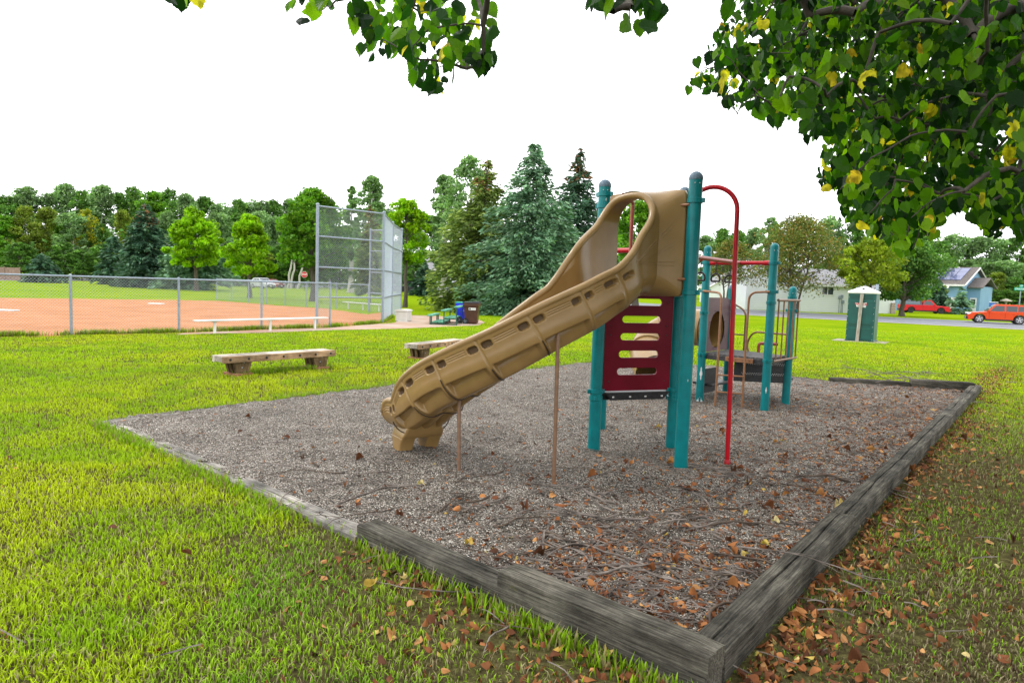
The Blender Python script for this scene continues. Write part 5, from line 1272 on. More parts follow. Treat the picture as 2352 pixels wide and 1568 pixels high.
# pines by the blue house
Y = 88; H, W = dims(2140, 640, 70, Y); place(conifer(30, H, W, 'sprucedk', needle=.42, base=.1, dens=.7, ragged=.4, droop=-.3), 2148, 716, Y, 'scraggly dark pine behind the red pickup')
Y = 84; H, W = dims(2206, 664, 62, Y); place(conifer(31, H, W, 'spruce', needle=.38, base=.02, dens=.7, prof=[(0, 1), (.45, .8), (.55, .45), (.8, .2), (1, .05)], droop=-.1), 2204, 722, Y, 'small round based spruce in front of the blue house')
Y = 90; H, W = dims(2166, 655, 26, Y); place(conifer(32, H, W, 'spruceol', needle=.34, base=.1, dens=.7, droop=-.2), 2166, 718, Y, 'thin young pine between the pickup and the small spruce')
# ---- tall poplars / aspens behind
for i, (px, yt, wp, Y, lb) in enumerate([(1075, 364, 150, 78, 'tall loose poplar rising behind the olive spruce'), (1018, 402, 80, 84, 'leaning grey-green poplar left of the tall one'), (850, 408, 82, 90, 'tall narrow poplar behind the backstop'), (805, 430, 50, 94, 'short poplar top left of the narrow one behind the backstop'), (1460, 466, 130, 70, 'leafy green tree seen through the slide hood')]):
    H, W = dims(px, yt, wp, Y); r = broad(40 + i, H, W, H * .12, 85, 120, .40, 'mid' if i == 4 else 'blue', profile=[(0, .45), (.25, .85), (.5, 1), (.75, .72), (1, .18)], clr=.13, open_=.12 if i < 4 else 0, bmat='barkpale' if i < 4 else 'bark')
    place(r, px, 680, Y, lb, name='poplar_tree')
# ---- right side trees
for i, (px, yb, yt, wp, Y, kind, lb, ncl, per, lf, op, mu, trk) in enumerate([
    (1826, 700, 508, 225, 64, 'crab', 'wide bronze-green crabapple behind the small climbing deck', 170, 130, .20, .12, 3, 58),
    (1668, 700, 555, 105, 66, 'crab', 'thin reddish crabapple left of the wide one', 70, 90, .20, .25, 2, 66),
    (1995, 715, 552, 135, 58, 'lime', 'yellow-green tree directly behind the portable toilet', 70, 130, .26, .0, 1, 60),
    (2072, 717, 556, 150, 66, 'dark', 'dark dense maple with a thick trunk left of the red pickup', 120, 170, .26, 0, 1, 44),
    (2090, 717, 520, 150, 98, 'dark', 'large green tree behind the dense maple', 70, 120, .40, 0, 1, 50),
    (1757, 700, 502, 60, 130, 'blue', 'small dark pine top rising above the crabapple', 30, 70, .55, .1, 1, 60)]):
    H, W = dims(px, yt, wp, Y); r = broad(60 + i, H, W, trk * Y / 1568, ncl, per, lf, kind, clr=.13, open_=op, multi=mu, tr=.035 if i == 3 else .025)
    place(r, px, yb, Y, lb, name={'crab': 'crabapple_tree'}.get(kind, 'broadleaf_tree'))
# ---- woods: each tree its own thing, copied from a few grown prototypes
protos = {}
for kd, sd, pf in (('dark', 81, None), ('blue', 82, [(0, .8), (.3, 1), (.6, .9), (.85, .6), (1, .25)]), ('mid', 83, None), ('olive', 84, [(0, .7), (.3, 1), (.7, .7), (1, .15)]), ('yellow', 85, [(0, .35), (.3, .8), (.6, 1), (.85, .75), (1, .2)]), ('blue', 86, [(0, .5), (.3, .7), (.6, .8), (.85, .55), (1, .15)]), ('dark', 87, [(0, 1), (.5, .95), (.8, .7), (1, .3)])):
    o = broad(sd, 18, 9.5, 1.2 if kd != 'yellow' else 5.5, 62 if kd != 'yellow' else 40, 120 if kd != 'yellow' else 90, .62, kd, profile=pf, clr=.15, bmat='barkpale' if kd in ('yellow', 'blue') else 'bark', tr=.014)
    o.name = 'forest_tree'; protos.setdefault(kd, []).append([o, False])
adj = {'dark': 'dark green', 'blue': 'haze-tinted blue-green', 'mid': 'fresh green', 'olive': 'olive green', 'yellow': 'yellow turning'}
used_lab = {}
def wood(px, yt, wp, Y, kd, where):
    pr = protos[kd][int(px * 7 + yt) % len(protos[kd])]
    H, W = dims(px, yt, wp, Y)
    if not pr[1]: o = pr[0]; pr[1] = True
    else: o = copy_tree(pr[0])
    o.name = 'forest_tree'
    size = 'towering' if H > 22 else 'tall' if H > 17 else 'middling' if H > 12 else 'low'
    broadw = 'broad' if W > .6 * H else 'slender'
    key = (size, adj[kd], where); n_ = used_lab.get(key, 0); used_lab[key] = n_ + 1
    place(o, px, 660, Y, rz=px * .37, sc=(W / 9.5, W / 9.5, H / 18)); o['label'] = '%s %s tree %s' % (size, adj[kd], where); o['group'] = 'trees of the woods behind the park'; o['category'] = 'tree'
    return o
L1 = [(-70, 462, 'dark'), (-20, 470, 'blue'), (18, 460, 'dark'), (64, 437, 'blue'), (112, 446, 'blue'), (152, 430, 'blue'), (195, 446, 'dark'), (236, 434, 'blue'), (276, 452, 'dark'), (312, 438, 'dark'), (352, 446, 'mid'), (392, 440, 'dark'), (432, 449, 'blue'), (470, 462, 'dark'), (512, 470, 'blue'), (550, 466, 'dark'), (590, 462, 'blue'), (628, 466, 'dark'), (668, 462, 'blue'), (700, 470, 'dark'), (756, 472, 'blue'), (880, 480, 'blue'), (940, 492, 'dark'), (990, 498, 'blue')]
spots = ['at the far left', 'behind the yellow trees', 'behind the rust topped spruce', 'behind the two bright maples', 'behind the silver car', 'behind the backstop']
def spot(px): return spots[0] if px < 90 else spots[1] if px < 270 else spots[2] if px < 400 else spots[3] if px < 600 else spots[4] if px < 740 else spots[5]
rg = random.Random(3)
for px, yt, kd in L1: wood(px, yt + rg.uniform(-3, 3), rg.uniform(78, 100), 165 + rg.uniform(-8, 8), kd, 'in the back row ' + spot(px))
L2 = [(-40, 505, 'dark'), (20, 500, 'mid'), (62, 478, 'olive'), (108, 482, 'olive'), (150, 505, 'mid'), (205, 486, 'yellow'), (172, 492, 'blue'), (238, 520, 'dark'), (286, 488, 'olive'), (330, 500, 'dark'), (385, 490, 'blue'), (500, 492, 'blue'), (545, 496, 'dark'), (598, 488, 'blue'), (640, 500, 'blue'), (690, 505, 'dark'), (745, 500, 'dark'), (800, 520, 'blue'), (870, 530, 'dark'), (960, 535, 'blue')]
for px, yt, kd in L2: wood(px, yt, rg.uniform(66, 92) if kd != 'yellow' else 70, 138 + rg.uniform(-6, 6), kd, 'in the middle row ' + spot(px))
L3 = [(-50, 560, 'dark'), (0, 545, 'mid'), (45, 560, 'dark'), (150, 560, 'dark'), (190, 575, 'dark'), (235, 565, 'dark'), (300, 560, 'dark'), (505, 570, 'dark'), (545, 575, 'dark'), (600, 580, 'olive'), (640, 565, 'dark'), (675, 570, 'dark'), (730, 575, 'dark'), (780, 580, 'dark'), (830, 590, 'dark'), (900, 585, 'dark'), (950, 590, 'dark'), (1000, 580, 'dark')]
for px, yt, kd in L3: wood(px, yt, rg.uniform(70, 90), 122 + rg.uniform(-5, 5), kd, 'in the low front row ' + spot(px))
RB = [(1330, 560, 'dark'), (1390, 545, 'blue'), (1430, 520, 'blue'), (1500, 560, 'dark'), (1560, 575, 'dark'), (1618, 545, 'blue'), (1652, 532, 'dark'), (1688, 536, 'dark'), (1725, 528, 'blue'), (1770, 520, 'dark'), (1815, 530, 'blue'), (1900, 500, 'blue'), (1945, 520, 'dark'), (2010, 530, 'dark')]
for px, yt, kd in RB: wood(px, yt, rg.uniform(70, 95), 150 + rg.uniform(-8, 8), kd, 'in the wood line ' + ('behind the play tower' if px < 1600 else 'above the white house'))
RC = [(2110, 545, 'blue'), (2150, 560, 'dark'), (2190, 540, 'blue'), (2235, 548, 'blue'), (2275, 545, 'blue'), (2320, 552, 'dark'), (2365, 560, 'olive'), (2420, 560, 'blue'), (2170, 590, 'blue'), (2215, 600, 'blue'), (2265, 605, 'blue'), (2310, 600, 'blue'), (2355, 620, 'mid'), (2400, 610, 'blue')]
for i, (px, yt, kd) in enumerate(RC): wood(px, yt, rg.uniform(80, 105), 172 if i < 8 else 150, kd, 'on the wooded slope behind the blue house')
RD = [(2290, 628, 'olive'), (2330, 640, 'dark'), (2262, 650, 'dark'), (2365, 640, 'mid'), (2315, 668, 'dark'), (2410, 640, 'dark'), (2350, 672, 'dark')]
for i, (px, yt, kd) in enumerate(RD): wood(px, yt, rg.uniform(55, 70), 118 - i, kd, 'beside the driveway right of the blue house')
# anything of the prototypes not used stays out
for kd in protos:
    for o, used in protos[kd]:
        if not used:
            for ch_ in [k for k in COL.objects if k.parent == o]: bpy.data.objects.remove(ch_)
            bpy.data.objects.remove(o)
# dark understorey so that no sky shows between the trunks
def mass(name, pts, h, Yd, lm, seed, lab):
    rng = np.random.default_rng(seed); P_ = []
    for (x0, x1, y) in pts:
        n_ = int((x1 - x0) * 9); X = rng.uniform(x0, x1, n_); Yv = y + rng.uniform(0, Yd, n_); Zv = rng.uniform(0, 1, n_) ** 1.1 * (h + 2.2 * np.sin(X * .31) + 1.5 * np.sin(X * .83 + 1)); P_.append(np.stack([X, Yv, np.abs(Zv)], 1))
    P_ = np.concatenate(P_); V, F = leafquads(rng, P_, 1.1); o = np_mesh(name, V, F, LF[lm]); tag(o, lab, kind='stuff', cat='undergrowth'); return o
mass('undergrowth', [(-170, 20, 128), (20, 70, 150), (-190, 20, 176), (-190, 60, 182)], 7, 6, 'dark', 5, 'dark undergrowth filling the edge of the woods')
mass('undergrowth', [(60, 180, 178), (90, 170, 160)], 9, 6, 'blue', 6, 'haze-tinted blue-green undergrowth on the slope behind the blue house')
# leaning birches left of the stop sign
for i, (x0, y0, x1, y1) in enumerate([(660, 648, 672, 580), (668, 648, 680, 585), (682, 648, 700, 590)]):
    a, c = D(x0, y0, 112), D(x1, y1, 112); a.z = -.1; root = thing('birch_tree', ['left upright birch with white trunk near the stop sign', 'middle slim birch with white trunk near the stop sign', 'leaning birch with white trunk nearest the stop sign'][i], 'tree', (a.x, a.y, 0), group='white birches left of the stop sign')
    mb = MB(); limb(mb, a, c, .19, .12, 0, 7, 5, random.Random(i)); mb.build('trunk', M['barkpale'], root, smooth=True)
    rng = np.random.default_rng(90 + i); d_ = rng.normal(size=(500, 3)); P_ = np.array(tuple(c)) + np.array([0, 1.5, 1.8]) + d_ * np.array([1.0, 1.0, .9]); V, F = leafquads(rng, P_, .5); np_mesh('crown', V, F, LF['dark'], root)
# bushes
def bush(px, py, Y, wpx, hpx, kd, lb, nm='bush'):
    H = hpx * Y / 1568; W = wpx * Y / 1568; rng = np.random.default_rng(int(px)); n_ = 900; d_ = rng.normal(size=(n_, 3)); d_ /= np.linalg.norm(d_, axis=1)[:, None]; d_[:, 2] = np.abs(d_[:, 2])
    P_ = d_ * rng.uniform(.4, 1, n_)[:, None] * np.array([W / 2, W / 2, H]) * (1 + .15 * np.sin(d_[:, :1] * 9)); V, F = leafquads(rng, P_, .30); o = np_mesh(nm, V, F, LF[kd]); c = D(px, py, Y); o.location = (c.x, c.y, 0); tag(o, lb, 'bush')
bush(2318, 712, 100, 40, 20, 'yellow', 'yellow-green bush behind the roof of the orange car')
bush(2143, 714, 96, 26, 14, 'dark', 'low dark bush under the scraggly pine')
bush(1030, 668, 90, 24, 10, 'dark', 'small bush beside the white house at left')
# ================================================================== BUILDINGS
def siding(name, c, c2):
    m = mat(name, c, c2, scale=.6, rough=.7); n_ = m.node_tree.nodes; l_ = m.node_tree.links; t_ = n_.new('ShaderNodeTexCoord'); wv = n_.new('ShaderNodeTexWave'); wv.bands_direction = 'Z'; wv.wave_profile = 'SAW'; wv.inputs['Scale'].default_value = 1.6
    l_.new(t_.outputs['Object'], wv.inputs[0]); bp = n_.new('ShaderNodeBump'); bp.inputs['Strength'].default_value = .8; bp.inputs['Distance'].default_value = .04; l_.new(wv.outputs[1], bp.inputs['Height']); l_.new(bp.outputs[0], n_['Principled BSDF'].inputs['Normal']); return m
M['wsid'] = siding('white_siding', (.74, .76, .80), (.70, .72, .77)); M['bsid'] = siding('blue_siding', (.20, .36, .55), (.18, .33, .52)); M['shing'] = mat('grey_brown_shingles', (.10, .085, .08), (.17, .15, .14), scale=5, rough=.95, bump=.5, bscale=12)
M['shingg'] = mat('grey_shingles', (.17, .17, .18), (.25, .25, .26), scale=4, rough=.95, bump=.5, bscale=12); M['solar'] = mat('solar_glass', (.10, .12, .26), (.13, .15, .32), scale=2, rough=.15, spec=.8); M['stone'] = mat('mixed_stone', (.2, .15, .12), (.42, .36, .3), scale=9, rough=.9)
def gable(name, lb, cx, cy, rz, L, Dp, hw, hr, wallm, roofm, ov=.4, trim='white', cat='house'):
    """ridge along local x; front eave faces local -y"""
    t_ = thing(name, lb, cat, (cx, cy, 0), rz)
    mb = MB(); P = [(-Dp / 2, 0), (Dp / 2, 0), (Dp / 2, hw), (0, hw + hr), (-Dp / 2, hw)]; n_ = len(P)
    vs = [(-L / 2, y, z) for y, z in P] + [(L / 2, y, z) for y, z in P]; mb.add(vs, [tuple(range(n_ - 1, -1, -1)), tuple(range(n_, 2 * n_))] + [(i, (i + 1) % n_, n_ + (i + 1) % n_, n_ + i) for i in range(n_)])
    mb.build('wall', M[wallm], t_, world=False)
    s = hr / (Dp / 2); rf = None
    for sg in (-1, 1):
        mb = MB(); y0, z0 = sg * (Dp / 2 + ov), hw - ov * s + .06; z1 = hw + hr + .06; th = .14
        v = [(-L / 2 - ov, y0, z0), (L / 2 + ov, y0, z0), (L / 2 + ov, 0, z1), (-L / 2 - ov, 0, z1)]; v2 = [(x, y, z + th) for x, y, z in v]; mb.add(v + v2, [(0, 1, 2, 3), (4, 5, 6, 7), (0, 1, 5, 4), (1, 2, 6, 5), (3, 0, 4, 7)])
        o = mb.build('roof', M[roofm], t_, world=False)
        mb = MB(); mb.box((0, y0 - sg * -.03, z0 + .02), (L + 2 * ov + .02, .06, .24)); mb.build('fascia', M[trim], o, world=False)
        for e in (-1, 1):
            mb = MB(); a = Vector((e * (L / 2 + ov + .02), y0, z0 + .03)); b_ = Vector((e * (L / 2 + ov + .02), 0, z1 + .03)); mb.tube([a, b_], .11, 4); mb.build('bargeboard', M[trim], o, world=False)
        if sg < 0: rf = o
    return t_, rf
def window(par, x, y, z, w_, h_, m='white', split=1):
    mb = MB()
    for dx, dz, ww, hh_ in ((-w_ / 2, 0, .09, h_), (w_ / 2, 0, .09, h_), (0, h_ / 2, w_ + .09, .09), (0, -h_ / 2, w_ + .09, .09)) + (((0, 0, .06, h_),) if split else ()): mb.box((x + dx, y - .03, z + dz), (ww, .07, hh_))
    f = mb.build('window', M[m], par, world=False); mb = MB(); mb.box((x, y - .012, z), (w_, .03, h_)); mb.build('pane', M['winglass'], f, world=False); return f
# white house: gable barn-like wing at left, low wing at right
Y = 74; a = D(1712, 698, Y); b_ = D(1846, 703, Y); W_h = (b_ - a).length; zt = D(1780, 620, Y).z
th_, rf = gable('white_house', 'tall white gabled house wall behind the crabapple', (a.x + b_.x) / 2, Y + 4.5, R(90), 9, W_h, D(1715, 632, Y).z, 1.3, 'wsid', 'shingg')
Y = 72; a = D(1848, 704, Y); b_ = D(1950, 709, Y); L_ = (b_ - a).length + .8; hw_ = D(1900, 654, Y).z
th_, rf = gable('white_outbuilding', 'low white building with a small dark window and grey roof', (a.x + b_.x) / 2 + .2, Y + 3.6, R(-2), L_, 7, hw_, 1.55, 'wsid', 'shingg', ov=.3, cat='building')
px_ = Y / 1568
window(th_, (1897 - 1903) * px_ + .2, -3.5, D(1897, 668, Y).z, 26 * px_ * .7 + .4, 18 * px_, split=1)
for k, (dx, dz) in enumerate(((1925, 683), (1930, 681), (1933, 693))):
    mb = MB(); mb.bbox(((dx - 1903) * px_ + .2, -3.57, D(dx, dz, Y).z), (.25, .14, .35), .02); mb.tube([((dx - 1903) * px_ + .2, -3.55, 0), ((dx - 1903) * px_ + .2, -3.55, D(dx, dz, Y).z)], .03, 6); mb.build('meter_box', M['galv'], th_, world=False)
mb = MB(); mb.box((L_ / 2 + .02, -3.52, hw_ / 2), (.12, .12, hw_)); mb.build('corner_trim', M['black'], th_, world=False)
Y = 76; a = D(2005, 712, Y); b_ = D(2062, 715, Y)
th_, rf = gable('white_garage', 'white garage with a stone pillar between the toilet and the dense maple', (a.x + b_.x) / 2 - .3, Y + 3, R(-2), (b_ - a).length, 6, 2.6, 1.2, 'wsid', 'shingg', ov=.3, cat='garage')
for sx in (-1, 1):
    mb = MB(); mb.bbox((sx * (b_ - a).length * .42, -3.1, .6), (.5, .3, 1.2), .02); mb.build('stone_pillar', M['stone'], th_, world=False)
Y = 66; a = D(1622, 690, 110); th_, rf = gable('white_shed', 'small white roof and wall glimpsed between the teal posts', D(1660, 690, 112).x, 112, R(90), 6, 6, 2.6, 1.8, 'wsid', 'shingg', cat='shed')
# blue house with solar panels
Y = 92; ca_ = D(2205, 705, Y); ca_.z = 0; L_ = 6.5; th0 = R(-50); u_ = Vector((math.cos(th0), math.sin(th0), 0)); v_ = Vector((-math.sin(th0), math.cos(th0), 0)); hw_ = D(2213, 653, Y).z; rp_ = ca_ + v_ * 5; ridge = D(2242, 617, rp_.y).z
cc = ca_ - u_ * ((L_ + 4) / 2) + v_ * 5
bh, rf = gable('blue_house', 'pale blue house with solar panels on its grey-brown roof', cc.x, cc.y, th0, L_ + 4, 10, hw_, ridge - hw_, 'bsid', 'shing', ov=.5)
s = (ridge - hw_) / 5
for i in range(5):
    for j in range(3):
        y0 = -4.6 + 1.25 * j + .35; z0 = hw_ + (y0 + 5) * s + .26; w_ = 1.05
        x0 = (L_ + 4) / 2 - .9 - 1.12 * (4 - i) - .6; mb = MB()
        v = [(x0, y0, z0), (x0 + w_, y0, z0), (x0 + w_, y0 + 1.2, z0 + 1.2 * s), (x0, y0 + 1.2, z0 + 1.2 * s)]; mb.add(v + [(x, y, z + .05) for x, y, z in v], [(3, 2, 1, 0), (4, 5, 6, 7), (0, 1, 5, 4), (1, 2, 6, 5), (2, 3, 7, 6), (3, 0, 4, 7)]); mb.build('solar_panel', M['solar'], rf, world=False)
for k in range(3): mb = MB(); mb.bbox(((L_ + 4) / 2 - 2 - 2.2 * k, -.45, ridge + .1), (.35, .3, .22), .03); mb.build('roof_vent', M['white'], rf, world=False)
# porch wing with its own gable to the right
mb = MB(); Lx = (L_ + 4) / 2; P = [(0, -2.5), (1.5, -2.5), (1.5, 2.5), (0, 2.5)]; vs = [(Lx + x, y, 0) for x, y in P] + [(Lx + x, y, hw_ - .2) for x, y in P]; mb.add(vs, [(3, 2, 1, 0), (4, 5, 6, 7)] + [(i, (i + 1) % 4, 4 + (i + 1) % 4, 4 + i) for i in range(4)]); mb.build('porch_wall', M['bsid'], bh, world=False)
for sg in (-1, 1):
    mb = MB(); v = [(Lx - .1, sg * 3.0, hw_ - .45), (Lx + 1.9, sg * 3.0, hw_ - .45), (Lx + 1.9, 0, ridge - 1.4), (Lx - .1, 0, ridge - 1.4)]; mb.add(v + [(x, y, z + .14) for x, y, z in v], [(0, 1, 2, 3), (4, 5, 6, 7), (0, 1, 5, 4), (1, 2, 6, 5), (3, 0, 4, 7)]); mb.build('porch_roof', M['shing'], bh, world=False)
mb = MB(); mb.bbox((Lx + .75, -2.56, 1.05), (.8, .08, 2.1), .02); d_ = mb.build('door', M['white'], bh, world=False); mb = MB(); mb.box((Lx + .75, -2.61, 1.6), (.55, .02, .6)); mb.build('pane', M['winglass'], d_, world=False)
mb = MB(); mb.bbox((Lx - 1.0, -5.04, 1.05), (.9, .08, 2.1), .02); mb.build('door', M['white'], bh, world=False)
mb = MB(); mb.lathe((Lx - 1.6, -5.55, hw_ - .4), [(.02, 0), (.28, .05), (.30, .08)], 14, Matrix.Rotation(PI / 2 - .4, 3, 'X')); mb.build('dish', M['white'], bh, world=False)
# white house at left between tree and spruce
a = D(1004, 672, 104); th_, rf = gable('white_house', 'white house wall between the bright green tree and the olive spruce', a.x + .5, 108, R(0), 4.6, 7, D(1004, 618, 104).z, 1.6, 'wsid', 'shingg')
# ================================================================== VEHICLES
def car(name, lb, cat, loc, rz, L, W, H, paint, kind, sc=1.0, cap=None):
    t_ = thing(name, lb, cat, loc, rz, None, sc)
    m = mat(name + '_paint', paint, rough=.3, spec=.3, coat=.12)
    wr = {'suv': .34, 'pickup': .37, 'cuv': .34}[kind]; x0, x1 = -L / 2, L / 2; xf, xr = x0 + L * .19, x1 - L * .185
    # body side profile (front at -x), with wheel arches cut
    def arch(xc, r=wr + .07): return [(xc + r * math.cos(a_), wr + r * math.sin(a_)) for a_ in [PI * k / 10 for k in range(10, -1, -1)]]
    belt = H * .60 if kind != 'pickup' else H * .60
    low = .24
    if kind == 'suv': top = [(x1 - .02, .45), (x1, .7), (x1 - .04, belt + .05), (x0 + L * .30, belt), (x0 + .30, belt - .10), (x0 + .06, belt - .25), (x0, .55), (x0 + .03, .32)]
    elif kind == 'cuv': top = [(x1 - .02, .45), (x1, .75), (x1 - .08, belt + .06), (x0 + L * .30, belt), (x0 + .35, belt - .10), (x0 + .06, belt - .26), (x0, .55), (x0 + .03, .32)]
    else: top = [(x1 - .02, .45), (x1, .60), (x1 - .02, belt + .02), (x0 + L * .30, belt), (x0 + .25, belt - .09), (x0 + .03, belt - .2), (x0, .55), (x0 + .03, .36)]
    poly = [(x0 + .05, low)] + arch(xf) + arch(xr) + [(x1 - .05, low)] + top
    mb = MB()
    # three slices give rounded sides
    W2 = W / 2
    mb.extr(poly, -W2 + .05, W2 - .05); bd = mb.build('body', m, t_, world=False)
    for sg in (-1, 1):
        mb = MB(); cx_ = sum(p[0] for p in poly) / len(poly); q = [(p[0], p[1]) for p in poly]; ins = [(p[0] * .985, (p[1] - .6) * .93 + .6 if p[1] > .6 else p[1]) for p in poly]; n_ = len(q)
        vs = [(p[0], sg * (W2 - .05), p[1]) for p in q] + [(p[0], sg * W2, p[1]) for p in ins]; mb.add(vs, [tuple(range(n_, 2 * n_))] + [(i, (i + 1) % n_, n_ + (i + 1) % n_, n_ + i) for i in range(n_)]); mb.build('body_side', m, bd, world=False)
    # greenhouse
    if kind == 'suv': gp = [(x0 + L * .29, belt - .02), (x0 + L * .43, H - .05), (x0 + L * .50, H), (x1 - L * .12, H - .02), (x1 - .12, H - .10), (x1 - .06, belt)]
    elif kind == 'cuv': gp = [(x0 + L * .27, belt - .02), (x0 + L * .44, H - .04), (x0 + L * .55, H), (x1 - L * .20, H - .04), (x1 - .30, belt + .22), (x1 - .12, belt)]
    else: gp = [(x0 + L * .28, belt - .02), (x0 + L * .385, H - .04), (x0 + L * .42, H), (x0 + L * .555, H - .01), (x0 + L * .575, belt)]
    n_ = len(gp)
    def ghouse(gp, mt, nm, tuck=.12):
        mb = MB(); n_ = len(gp); zmin = min(p[1] for p in gp); zmax = max(p[1] for p in gp); vs = []
        for sg in (-1, 1):
            for x, z in gp: k = (z - zmin) / (zmax - zmin); vs.append((x, sg * (W2 - .06 - tuck * k), z))
        mb.add(vs, [tuple(range(n_)), tuple(range(2 * n_ - 1, n_ - 1, -1))] + [(i, n_ + i, n_ + (i + 1) % n_, (i + 1) % n_) for i in range(n_)]); o = mb.build(nm, mt, t_, world=False); return o
    gh = ghouse(gp, m, 'cabin')
    # side glass, slightly proud
    zmin = min(p[1] for p in gp); zmax = max(p[1] for p in gp)
    def side_y(z, tuck=.12): return W2 - .06 - tuck * (z - zmin) / (zmax - zmin)
    def glass_side(pl, nm='side_window'):
        for sg in (-1, 1):
            mb = MB(); v = [(x, sg * (side_y(z) + .006), z) for x, z in pl]; mb.add(v, [tuple(range(len(v)))]); mb.build(nm, M['glass'], gh, world=False)
    zb_, zt_ = belt + .05, H - .13
    if kind == 'suv':
        glass_side([(x0 + L * .345, zb_), (x0 + L * .44, zt_), (x0 + L * .575, zt_), (x0 + L * .575, zb_)]); glass_side([(x0 + L * .60, zb_), (x0 + L * .60, zt_), (x0 + L * .77, zt_), (x0 + L * .77, zb_)]); glass_side([(x0 + L * .785, zb_), (x0 + L * .785, zt_), (x1 - .35, zt_ - .02), (x1 - .22, zb_ + .05)])
    elif kind == 'cuv':
        glass_side([(x0 + L * .35, zb_), (x0 + L * .45, zt_), (x0 + L * .58, zt_), (x0 + L * .58, zb_)]); glass_side([(x0 + L * .60, zb_), (x0 + L * .60, zt_), (x0 + L * .74, zt_ - .02), (x0 + L * .78, zb_)]); glass_side([(x0 + L * .80, zb_), (x0 + L * .76, zt_ - .04), (x1 - .5, zb_ + .1)])
    else: glass_side([(x0 + L * .34, zb_), (x0 + L * .405, zt_), (x0 + L * .54, zt_), (x0 + L * .55, zb_)])
    a0, a1 = gp[0], gp[1]; mb = MB(); v = []
    for (x, z, ins) in ((a0[0] - .012 + .05, a0[1] + .07, .10), (a1[0] - .012, a1[1] - .02, .20)):
        for sg in (-1, 1): v.append((x - .01, sg * (W2 - .04 - ins), z))
    mb.add([v[0], v[1], v[3], v[2]], [(0, 1, 2, 3)]); mb.build('windscreen', M['glass'], gh, world=False)
    # door seams and handles
    for fx in ((.34, .59, .78) if kind != 'pickup' else (.33, .57)):
        for sg in (-1, 1): mb = MB(); mb.box((x0 + L * fx, sg * (W2 + .001), (belt + .36) / 2), (.018, .008, belt - .5)); mb.build('door_seam', M['black'], bd, world=False)
    for fx in ((.53, .72) if kind != 'pickup' else (.53,)):
        mb = MB(); mb.bbox((x0 + L * fx, -W2 - .012, belt - .14), (.17, .03, .035), .01); mb.build('handle', m, bd, world=False)
    # lower cladding, bumpers, lights, mirrors
    for sg in (-1, 1): mb = MB(); mb.box(((xf + xr) / 2, sg * (W2 - .012), .27), (xr - xf - 2 * wr - .16, .05, .12)); mb.build('sill', M['black'], bd, world=False)
    mb = MB(); mb.bbox((x0 - .01, 0, .40), (.10, W - .22, .20), .03); mb.build('front_bumper', M['black'] if kind != 'pickup' else m, t_, world=False)
    mb = MB(); mb.bbox((x0 - .005, 0, .66), (.06, W * .42, .12), .02); mb.build('grille', M['black'], t_, world=False)
    mb = MB(); mb.bbox((x1 + .0, 0, .42), (.10, W - .2, .22), .03); mb.build('rear_bumper', M['black'], t_, world=False)
    for sg in (-1, 1):
        mb = MB(); mb.bbox((x0 + .10, sg * (W2 - .20), .72 if kind != 'pickup' else .74), (.26, .34, .15), .04); mb.build('headlight', M['lamp'], t_, world=False)
        mb = MB(); mb.bbox((x1 - .03, sg * (W2 - .11), .85), (.08, .2, .35), .03); mb.build('tail_light', M['tail'], t_, world=False)
        mb = MB(); mb.bbox((x0 + L * .335, sg * (W2 + .09), belt + .08), (.12, .22, .15), .03); mb.build('mirror', m, t_, world=False)
    mb = MB(); mb.box((x0 - .066, 0, .42), (.01, .32, .15)); mb.build('number_plate', M['white'], t_, world=False)
    for xc in (xf, xr):
        for sg in (-1, 1):
            mb = MB(); mb.lathe((xc, sg * (W2 - .14), wr), [(wr * .6, -.10), (wr * .95, -.10), (wr, -.07), (wr, .07), (wr * .95, .10), (wr * .70, .105), (wr * .68, .09)], 24, Matrix.Rotation(-sg * PI / 2, 3, 'X')); w_ = mb.build('wheel', M['tyre'], t_, smooth='auto', world=False)
            mb = MB(); y = sg * (W2 - .045)
            if kind == 'pickup': mb.lathe((xc, sg * (W2 - .06), wr), [(wr * .2, 0), (wr * .62, .0), (wr * .62, .02), (wr * .3, .01)], 20, Matrix.Rotation(-sg * PI / 2, 3, 'X'))
            else:
                for k in range(5): a_ = 2 * PI * k / 5 + .3; mb.box((xc + wr * .34 * math.cos(a_), y, wr + wr * .34 * math.sin(a_)), (wr * .66, .03, wr * .24), mx=Matrix.Rotation(-a_, 3, 'Y'))
                mb.lathe((xc, y, wr), [(wr * .62, -.01), (wr * .68, -.01), (wr * .68, .015), (wr * .62, .015)], 24, Matrix.Rotation(PI / 2, 3, 'X')); mb.f = mb.f[:-2]; mb.mi = mb.mi[:-2]
            mb.build('rim', M['black'] if kind == 'pickup' else M['rim'], w_, world=False)
    mb = MB(); mb.box((0, 0, .33), (L * .9, W * .8, .16)); mb.build('underbody', M['black'], t_, world=False)
    if kind == 'pickup':
        # bed opening and optional topper
        if cap:
            cp = [(x0 + L * .585, belt), (x0 + L * .60, H - .10), (x0 + L * .65, H - .04), (x1 - .25, H - .05), (x1 - .06, belt)]
            o = ghouse(cp, cap[0], 'topper', .10)
            for sg in (-1, 1): mb = MB(); v = [(x0 + L * .63, sg * (W2 - .075), belt + .1), (x0 + L * .635, sg * (W2 - .13), H - .18), (x1 - .35, sg * (W2 - .13), H - .18), (x1 - .28, sg * (W2 - .075), belt + .1)]; mb.add(v, [(0, 1, 2, 3)]); mb.build('topper_window', cap[1], o, world=False)
        else:
            mb = MB(); mb.bbox((x0 + L * .785, 0, belt + .012), (L * .37, W - .30, .03), .01); mb.build('bed_cover', M['black'], t_, world=False)
    bv_ = bd.modifiers.new('b', 'BEVEL'); bv_.width = .03; bv_.segments = 2; bv_.limit_method = 'ANGLE'
    return t_
